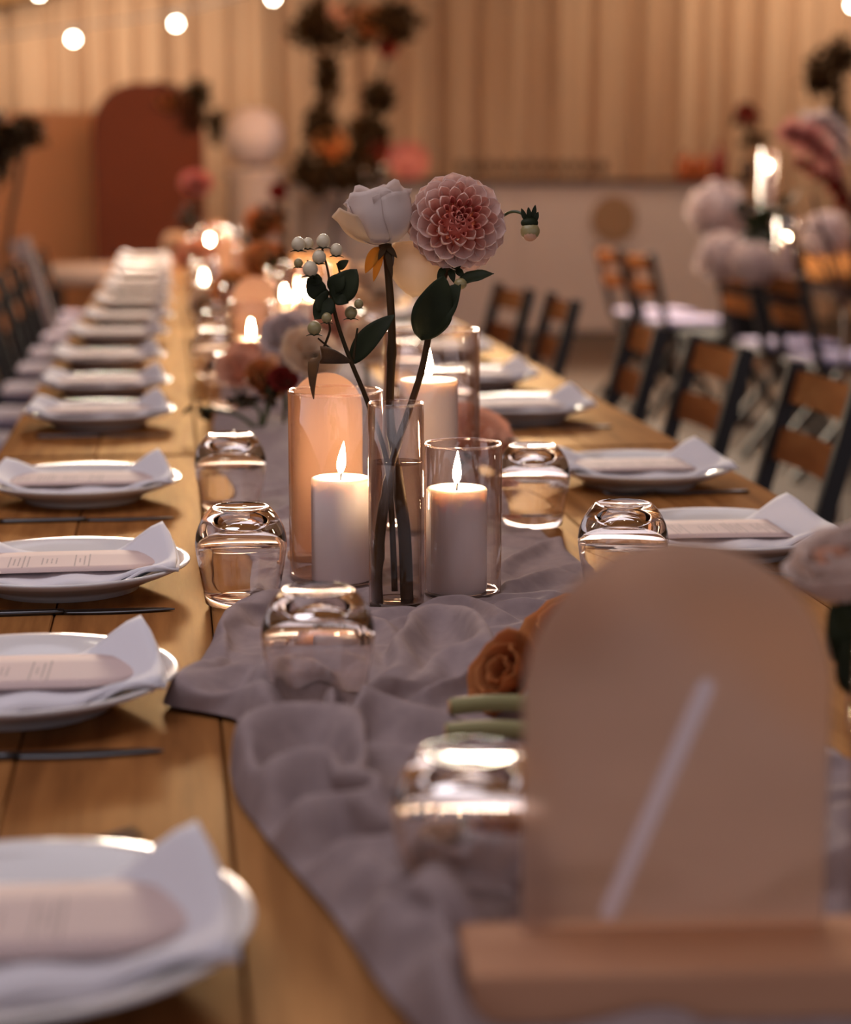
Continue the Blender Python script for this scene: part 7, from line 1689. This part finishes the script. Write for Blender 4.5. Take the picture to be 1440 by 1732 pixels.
def make_chair():
    t = thing('folding_chair', 'chair', 'chair')
    for s in (-1, 1):
        y = s * 0.20
        obj('back_post', join([bar((-0.225, y, 0.815), (-0.13, y, 0.45), 0.022, 0.036), bar((-0.13, y, 0.455), (0.17, y, 0.0), 0.022, 0.036)]), M['chair_frame'], t, smooth=False)
        obj('leg', bar((0.15, y * 0.88, 0.44), (-0.22, y * 0.88, 0.0), 0.02, 0.034), M['chair_frame'], t, smooth=False)
    for zc, xc in ((0.765, -0.213), (0.645, -0.182)):
        obj('back_slat', grid(lambda u, v: (xc - 0.012 * math.sin(PI * u) - (v - 0.5) * 0.017, -0.188 + 0.376 * u, zc + (v - 0.5) * 0.068), 8, 2, 0.014), M['chair_slat'], t, smooth=False)
    obj('seat', box(-0.15, 0.22, -0.19, 0.19, 0.435, 0.455, 0.004), M['chair_frame'], t, smooth=False)
    obj('seat_pad', box(-0.14, 0.225, -0.185, 0.185, 0.4555, 0.485, 0.010), M['seat_pad'], t)
    obj('stretcher', bar((0.075, -0.19, 0.145), (0.075, 0.19, 0.145), 0.02, 0.02, (0, 0, 1)), M['chair_frame'], t, smooth=False)
    return t


ch0 = make_chair()
CH = []
for n, y in enumerate((3.80, 4.50, 5.12, 6.2, 6.75)):
    x = (1.085, 1.06, 1.03, 1.02, 0.96)[n]
    CH.append((x, y, PI + (0.0, 0.02, -0.05, 0.0, 0.1)[n], f'brown slatted folding chair right of the long table, {CARD_N[n]} from the camera', 'folding chairs right of the long table'))
for n, y in enumerate((4.16, 4.75, 5.42, 6.03, 6.75, 7.45, 8.1, 8.85, 9.5, 10.2)):
    CH.append((-0.455, y, 0.0, f'brown slatted folding chair left of the long table, {CARD_N[n]} from the camera', 'folding chairs left of the long table'))
for n, (x, y) in enumerate(((2.62, 7.55), (2.6, 8.2), (2.5, 9.5), (2.48, 10.1))):
    CH.append((x, y, 0.05, f'folding chair with pale seat at the flower-topped side table, {CARD_N[n]} from the camera', 'folding chairs at the side table'))
used = False
for x, y, rz, lb, gr in CH:
    if not used:
        ch0.location = (x, y, 0)
        ch0.rotation_euler = (0, 0, rz)
        ch0['label'] = lb
        ch0['group'] = gr
        used = True
    else:
        dup(ch0, (x, y, 0), rz, lb, gr)

# black upholstered chair with a round back among them
bc = thing('round_back_chair', 'black upholstered chair with a rounded back beside the white hydrangeas', 'chair', (2.62, 8.9, 0), 0.3)
obj('backrest', [(p[0] * 0.9, p[1], p[2]) for p in prism(arch(0.44, 0.52, 16), -0.03, 0.03)[0]] and shift(prism(arch(0.42, 0.50, 16), -0.03, 0.03), (0, -0.2, 0.46)), M['black_cloth'], bc, smooth=False)
obj('seat', box(-0.21, 0.21, -0.2, 0.22, 0.40, 0.47, 0.02), M['black_cloth'], bc)
for sx in (-1, 1):
    for sy in (-1, 1):
        obj('leg', tube([(sx * 0.18, sy * 0.18, 0.40), (sx * 0.2, sy * 0.2, 0)], 0.014, 8), M['metal_black'], bc)

# ------------------------------------------------------------------ side table at the right with flowers
st = thing('side_table', 'long dark wood side table at the right, topped with white and pink flowers', 'table', (3.45, 8.6, 0))
for k in range(5):
    obj('plank', box(-0.5 + 0.2 * k + 0.001, -0.3 + 0.2 * k - 0.001, -2.0, 2.0, 0.712, 0.75, 0.002), M['table_b'], st, smooth=False)
obj('apron', box(-0.44, 0.44, -1.94, 1.94, 0.63, 0.7115), M['table_leg'], st, smooth=False)
for sx in (-1, 1):
    for sy in (-1, 1):
        obj('leg', box(sx * 0.4 - 0.03, sx * 0.4 + 0.03, sy * 1.8 - 0.03, sy * 1.8 + 0.03, 0, 0.6295), M['table_leg'], st, smooth=False)


def hydrangea(label, px_, py_, d, rp, seed, m='white_petal'):
    c = PD(px_, py_, d)
    R = rp / F_PX * d
    t = thing('hydrangea', label, 'flower', Vector((c.x, c.y, 0.755)))
    r = random.Random(seed)
    gs = []
    for k in range(90):
        z = r.uniform(-0.7, 1)
        a = r.uniform(0, 2 * PI)
        dv = Vector((math.sqrt(max(0, 1 - z * z)) * math.cos(a), math.sqrt(max(0, 1 - z * z)) * math.sin(a), z))
        p = c + dv * R * r.uniform(0.88, 1.05) - t.location
        b1 = dv.orthogonal().normalized()
        b2 = dv.cross(b1)
        for q in range(4):
            aa = q * PI / 2 + r.uniform(0, 1)
            tip = p + (b1 * math.cos(aa) + b2 * math.sin(aa)) * R * 0.26 + dv * R * 0.06
            gs.append(leaf_geo(p, tip, R * 0.24, dv, 0.0, n=3, thick=0))
    tag(obj('florets', join(gs), M[m], t), kind='stuff')
    obj('flower_core', shift(ball((0, 0, 0), R * 0.85, 14, 9), c - t.location), M[m], t)
    obj('stem', tube([(0, 0, 0), (c - t.location) * 0.5 + Vector((0.02, 0, 0)), c - t.location], 0.005, 7, 8), M['stem_green'], t)
    return t


hydrangea('upper white hydrangea head before the white bar at the right', 1215, 360, 8.6, 50, 61)
hydrangea('lower white hydrangea head nearest the right folding chairs', 1222, 440, 8.0, 44, 62)
hydrangea('right white hydrangea head below the dark leaves', 1275, 450, 7.8, 38, 63)
hydrangea('white hydrangea head far behind the pink plume', 1400, 400, 8.8, 40, 64)
arrangement('leaf_spray', 'dark green leaves among the white hydrangeas at the right', 8.2,
            [(1270, 365, 22, 24), (1300, 410, 26, 30), (1320, 355, 26, 14)], Vector((PD(1290, 440, 8.2).x, PD(1290, 440, 8.2).y, 0.755)), 60, 0.075, [], 59, 'foliage', False, 'leaf')


def plume(label, pts, d, wid, m, seed):
    base = PD(*pts[0], d)
    t = thing('pampas_plume', label, 'dried plume', Vector((base.x, base.y, 0.755)))
    W_ = [p - t.location for p in spline([PD(x, y, d) for x, y in pts], 20)]
    r = random.Random(seed)
    gs = []
    for k in range(420):
        i = r.randrange(4, len(W_))
        p = W_[i]
        s = math.sin(PI * (i - 3) / (len(W_) - 2)) ** 0.6
        dv = Vector((r.gauss(0, 1), r.gauss(0, 1), r.gauss(0, 0.7) + 0.2)).normalized()
        q = p + dv * wid * s * r.uniform(0.4, 1.0)
        gs.append(leaf_geo(p, q, 0.014, (r.gauss(0, 1), r.gauss(0, 1), 1), wid * 0.1, n=3, thick=0))
    tag(obj('plume_fibres', join(gs), M[m], t), kind='stuff')
    obj('stem', tube([(0, 0, 0)] + W_, 0.004, 6), M['twig'], t)
    return t


plume('soft pink plume arching at the right edge', [(1445, 330), (1400, 270), (1365, 235), (1330, 225)], 7.0, 0.10, 'pink_petal', 71)
plume('deep red plume low at the right edge', [(1450, 400), (1430, 340), (1400, 300), (1350, 275)], 7.2, 0.06, 'red_petal', 72)
plume('pale pink plume at the right edge above the red one', [(1450, 300), (1425, 245), (1390, 210), (1365, 205)], 7.4, 0.09, 'white_petal', 73)
tw = thing('curly_twig', 'thin brown twig curling at the right edge before the side table', 'twig', Vector((PD(1430, 520, 5.6).x, PD(1430, 520, 5.6).y, 0.0)))
for pts in ([(1345, 392), (1380, 385), (1410, 420), (1425, 470), (1432, 520)], [(1318, 385), (1335, 410), (1385, 440), (1425, 520)], [(1375, 330), (1400, 420), (1430, 520)]):
    obj('branch', local(tube([PD(x, y, 5.6) for x, y in pts], 0.004, 6, 14), tw), M['twig'], tw)
obj('branch', local(tube([PD(1430, 520, 5.6), Vector((PD(1430, 520, 5.6).x, PD(1430, 520, 5.6).y, 0.0))], 0.006, 6), tw), M['twig'], tw)
for (px_, py_), d, nm in (((1300, 276), 9.6, 'upper'), ((1331, 397), 7.9, 'lower')):
    p = PD(px_, py_, d)
    h = p.z - 0.79
    cylinder_vase(p.x, p.y, 0.045, h + 0.1, f'glass cylinder on the side table around the {nm} candle', 'glass cylinders on the side table', 0.752, 24)
    pillar_candle(p.x, p.y, 0.034, h, f'{nm} pillar candle glowing on the side table', z=0.76, fs=0.75, seg=24, group='candles on the side table')

# ------------------------------------------------------------------ bar, boards and other things at the back
b0, b1 = PD(490, 310, 14.2), PD(1290, 310, 14.2)
bt = thing('bar_counter', 'white bar counter with a dark top and a tan disc, before the drape', 'bar', ((b0.x + b1.x) / 2, b0.y, 0))
hw = (b1.x - b0.x) / 2
npn = 4
for k in range(npn):
    xa, xb = -hw + 2 * hw * k / npn, -hw + 2 * hw * (k + 1) / npn
    obj('front_panel', box(xa + 0.002, xb - 0.002, -0.02, 0.02, 0.02, 1.10, 0.004), M['bar_white'], bt, smooth=False)
obj('counter_top', box(-hw - 0.03, hw + 0.03, -0.06, 0.50, 1.105, 1.14, 0.006), M['bar_top'], bt, smooth=False)
obj('carcass', box(-hw + 0.01, hw - 0.01, 0.025, 0.46, 0.0, 1.10), M['bar_white'], bt, smooth=False)
ec = P(1058, 372, 0.9)
ec = PD(1058, 373, 14.15) - bt.location
dg = lathe([(0, 0), (0.165, 0), (0.172, -0.006), (0.172, -0.018), (0.165, -0.022), (0, -0.022)], 40)
tag(obj('emblem', [(ec.x + p[0], -0.022 + p[2], ec.z + p[1]) for p in dg[0]] and ([(ec.x + p[0], -0.022 + p[2] * 1.0, ec.z + p[1]) for p in dg[0]], dg[1]), M['emblem'], bt, smooth=False), 'round tan disc on the bar front')

yb_ = b0.y + 0.22


def bar_item(px_, prof, m, name, label, cat, group, mcap=None, dy=0.0):
    p = PD(px_, 305, 14.4)
    t = thing(name, label, cat, (p.x, yb_ + dy, 1.141), 0, group)
    obj('body', lathe(prof, 18), m, t)
    if mcap:
        top = prof[-1][1]
        obj('cap', lathe([(0, top - 0.02), (0.016, top - 0.02), (0.016, top + 0.012), (0, top + 0.012)], 12), mcap, t)
    return t


GP = [(0, 0), (0.03, 0), (0.032, 0.004), (0.005, 0.01), (0.005, 0.05), (0.03, 0.07), (0.036, 0.1), (0.032, 0.135), (0.030, 0.135), (0.033, 0.1), (0.027, 0.074), (0, 0.062)]
for k in range(11):
    bar_item(785 + k * 25, GP, M['glassware'], 'stemmed_glass', f'{CARD_N[k] if k else "leftmost"} dark stemmed glass from the left in the row on the bar', 'glass', 'glasses in the row on the bar')
BP = [(0, 0), (0.05, 0), (0.052, 0.006), (0.052, 0.15), (0.045, 0.18), (0.018, 0.205), (0.016, 0.27)]
BQ = [(0, 0), (0.06, 0), (0.062, 0.006), (0.062, 0.12), (0.05, 0.15), (0.02, 0.17), (0.018, 0.20)]
for k, (px_, m, lb) in enumerate(((1182, 'bottle_orange', 'left amber bottle on the right end of the bar'), (1212, 'bottle_orange', 'right amber bottle on the right end of the bar'), (1243, 'bottle_red', 'red bottle standing right of the amber bottles on the bar'))):
    bar_item(px_, BQ if k < 2 else BP, M[m], 'bottle', lb, 'bottle', 'bottles on the bar', M['socket'])
arrangement('bar_posy', 'dark red posy in a vase behind the bottles on the bar', 14.5, [(1265, 198, 20, 18), (1275, 240, 24, 16)], Vector((PD(1268, 300, 14.5).x, PD(1268, 300, 14.5).y + 0.05, 1.141)), 60, 0.09, [(1262, 195, 14, 'red_petal')], 77, 'flower', False)
for k, (px_, py_, lb) in enumerate(((635, 283, 'left candle of the glowing pair on the bar behind the rose'), (660, 274, 'right candle of the glowing pair on the bar behind the rose'))):
    p = PD(px_, py_, 13.9)
    fz = p.z
    pillar_candle(p.x, yb_ - 0.1 + 0.1 * k, 0.036, max(0.05, fz - 1.141 - 0.02), lb, z=1.141, seg=20, group='candles on the bar')


def board(label, xa, xb, top, d, m, rl, rr, name):
    pa, pb, pt = PD(xa, 430, d), PD(xb, 430, d), PD((xa + xb) / 2, top, d)
    wd = (pb - pa).length
    h = pt.z
    o = [(-wd / 2, 0), (wd / 2, 0)]
    rr_, rl_ = rr * wd, rl * wd
    o += [(wd / 2 - rr_ + rr_ * math.cos(k * PI / 32), h - rr_ + rr_ * math.sin(k * PI / 32)) for k in range(17)]
    o += [(-wd / 2 + rl_ - rl_ * math.sin(k * PI / 32), h - rl_ + rl_ * math.cos(k * PI / 32)) for k in range(17)]
    t = thing(name, label, 'backdrop', Vector(((pa.x + pb.x) / 2, pa.y, 0)))
    obj('panel', prism(o, -0.02, 0.02), m, t, smooth=False)
    for s in (-1, 1):
        obj('rear_strut', bar((s * wd * 0.3, 0.03, h * 0.7), (s * wd * 0.3, 0.5, 0.0), 0.03, 0.03, (1, 0, 0)), M['table_leg'], t, smooth=False)
    return t


board('tall terracotta arched backdrop board at the far end of the long table', 163, 348, 142, 13.0, M['terracotta'], 0.42, 0.42, 'arched_board')
board('lower tan backdrop board with a rounded corner left of the terracotta arch', -30, 175, 190, 13.4, M['tan_board'], 0.30, 0.05, 'arched_board')

gl = PD(430, 232, 12.75)
pg = thing('paper_globe', 'white paper globe on a dark ring above a white pedestal, behind the long table', 'lantern', gl)
obj('globe', lathe([(0.190 * math.sin(PI * i / 24) + 0.0025 * (i % 2), -0.190 * math.cos(PI * i / 24)) for i in range(25)], 32), M['white_paper'], pg)
obj('ring', lathe([(0.08, -0.182), (0.10, -0.182), (0.10, -0.202), (0.08, -0.202)], 24, closed=True), M['metal_black'], pg)
ptop = gl.z - 0.204
pd_ = thing('white_pedestal', 'white round pedestal under the paper globe at the end of the long table', 'pedestal', (gl.x, gl.y, 0))
obj('column', lathe([(0, 0), (0.21, 0), (0.21, 0.03), (0.185, 0.05), (0.165, 0.3), (0.165, ptop - 0.08), (0.19, ptop - 0.03), (0.20, ptop), (0, ptop)], 40), M['white_cloth'], pd_)
p2 = PD(545, 330, 13.3)
pd2 = thing('white_pedestal', 'white round pedestal half hidden behind the dark floral stand', 'pedestal', (p2.x, p2.y, 0))
obj('column', lathe([(0, 0), (0.2, 0), (0.2, 0.03), (0.18, 0.05), (0.18, p2.z - 0.05), (0.2, p2.z - 0.02), (0.2, p2.z), (0, p2.z)], 36), M['white_cloth'], pd2)
# low pale table and white easel panel at the far left
lt = PD(140, 447, 12.0)
lw = thing('low_table', 'low table with a white cloth at the far left beyond the chairs', 'table', (lt.x, lt.y, 0))
obj('tablecloth', box(-0.20, 0.20, -0.25, 0.25, lt.z - 0.12, lt.z, 0.02), M['white_cloth'], lw)
for sx in (-1, 1):
    for sy in (-1, 1):
        obj('leg', box(sx * 0.15 - 0.02, sx * 0.15 + 0.02, sy * 0.2 - 0.02, sy * 0.2 + 0.02, 0, lt.z - 0.12), M['table_leg'], lw, smooth=False)
e0, e1_ = PD(32, 405, 9.0), PD(68, 500, 9.0)
ew = thing('leaning_board', 'slim white board leaning behind the left chairs', 'board', Vector((e1_.x, e1_.y, 0)))
ge = bar(Vector((e0.x, e0.y, e0.z)) - ew.location, Vector((0.16, 0, 0.0)), 0.02, 0.09, (0, 1, 0))
obj('panel', ge, M['white_paper'], ew, smooth=False)

# ------------------------------------------------------------------ string lights
sl = thing('string_lights', 'string of glowing round bulbs hanging before the drape at the upper left', 'string lights', PD(298, 20, 13.4))
BU = [(-80, -70), (68, -12), (124, 66), (298, 40), (462, -4), (620, -60)]
co = [PD(x, y - 22, 13.4) for x, y in [(-80, -70), (68, -12)]]
cord = [PD(x, y - 20, 13.4) for x, y in ((-60, 92), (124, 66), (298, 40), (462, -4), (620, -60))]
obj('cord', local(tube(cord, 0.006, 6, 40), sl), M['socket'], sl)


def bulb(parent, p):
    b = obj('bulb', local(ball(p, 0.030, 24, 14), parent), M['bulb'], parent)
    s = obj('socket', local(tube([p + Vector((0, 0, 0.028)), p + Vector((0, 0, 0.075))], 0.014, 8), parent), M['socket'], b)


for x, y in ((124, 66), (298, 40), (462, -4)):
    bulb(sl, PD(x, y, 13.4))
sl2 = thing('string_lights', 'second string of bulbs running out of the top left corner', 'string lights', PD(68, -30, 13.6))
obj('cord', local(tube([PD(-60, -20, 13.6), PD(68, -32, 13.6), PD(200, -70, 13.6)], 0.006, 6, 20), sl2), M['socket'], sl2)
bulb(sl2, PD(66, -12, 13.6))
sl3 = thing('string_lights', 'string of bulbs at the upper right corner', 'string lights', PD(1440, -10, 13.6))
obj('cord', local(tube([PD(1330, -60, 13.6), PD(1442, -14, 13.6), PD(1560, 30, 13.6)], 0.006, 6, 20), sl3), M['socket'], sl3)
bulb(sl3, PD(1443, 8, 13.6))


for k, (yy, zz) in enumerate(((3.2, 2.35), (6.0, 2.35), (9.0, 2.35))):
    st_ = thing('string_lights', f'{CARD_N[k]} string of bulbs crossing overhead above the long table', 'string lights', (0.4, yy, zz))
    pts = [Vector((-1.3 + 0.34 * i, 0.12 * math.sin(i * 1.3), -0.05 * math.sin(PI * i / 10) + 0.04)) for i in range(11)]
    obj('cord', tube(pts, 0.005, 6, 40), M['socket'], st_)
    for i in range(1, 10, 2):
        bulb(st_, st_.location + pts[i] - Vector((0, 0, 0.075)))
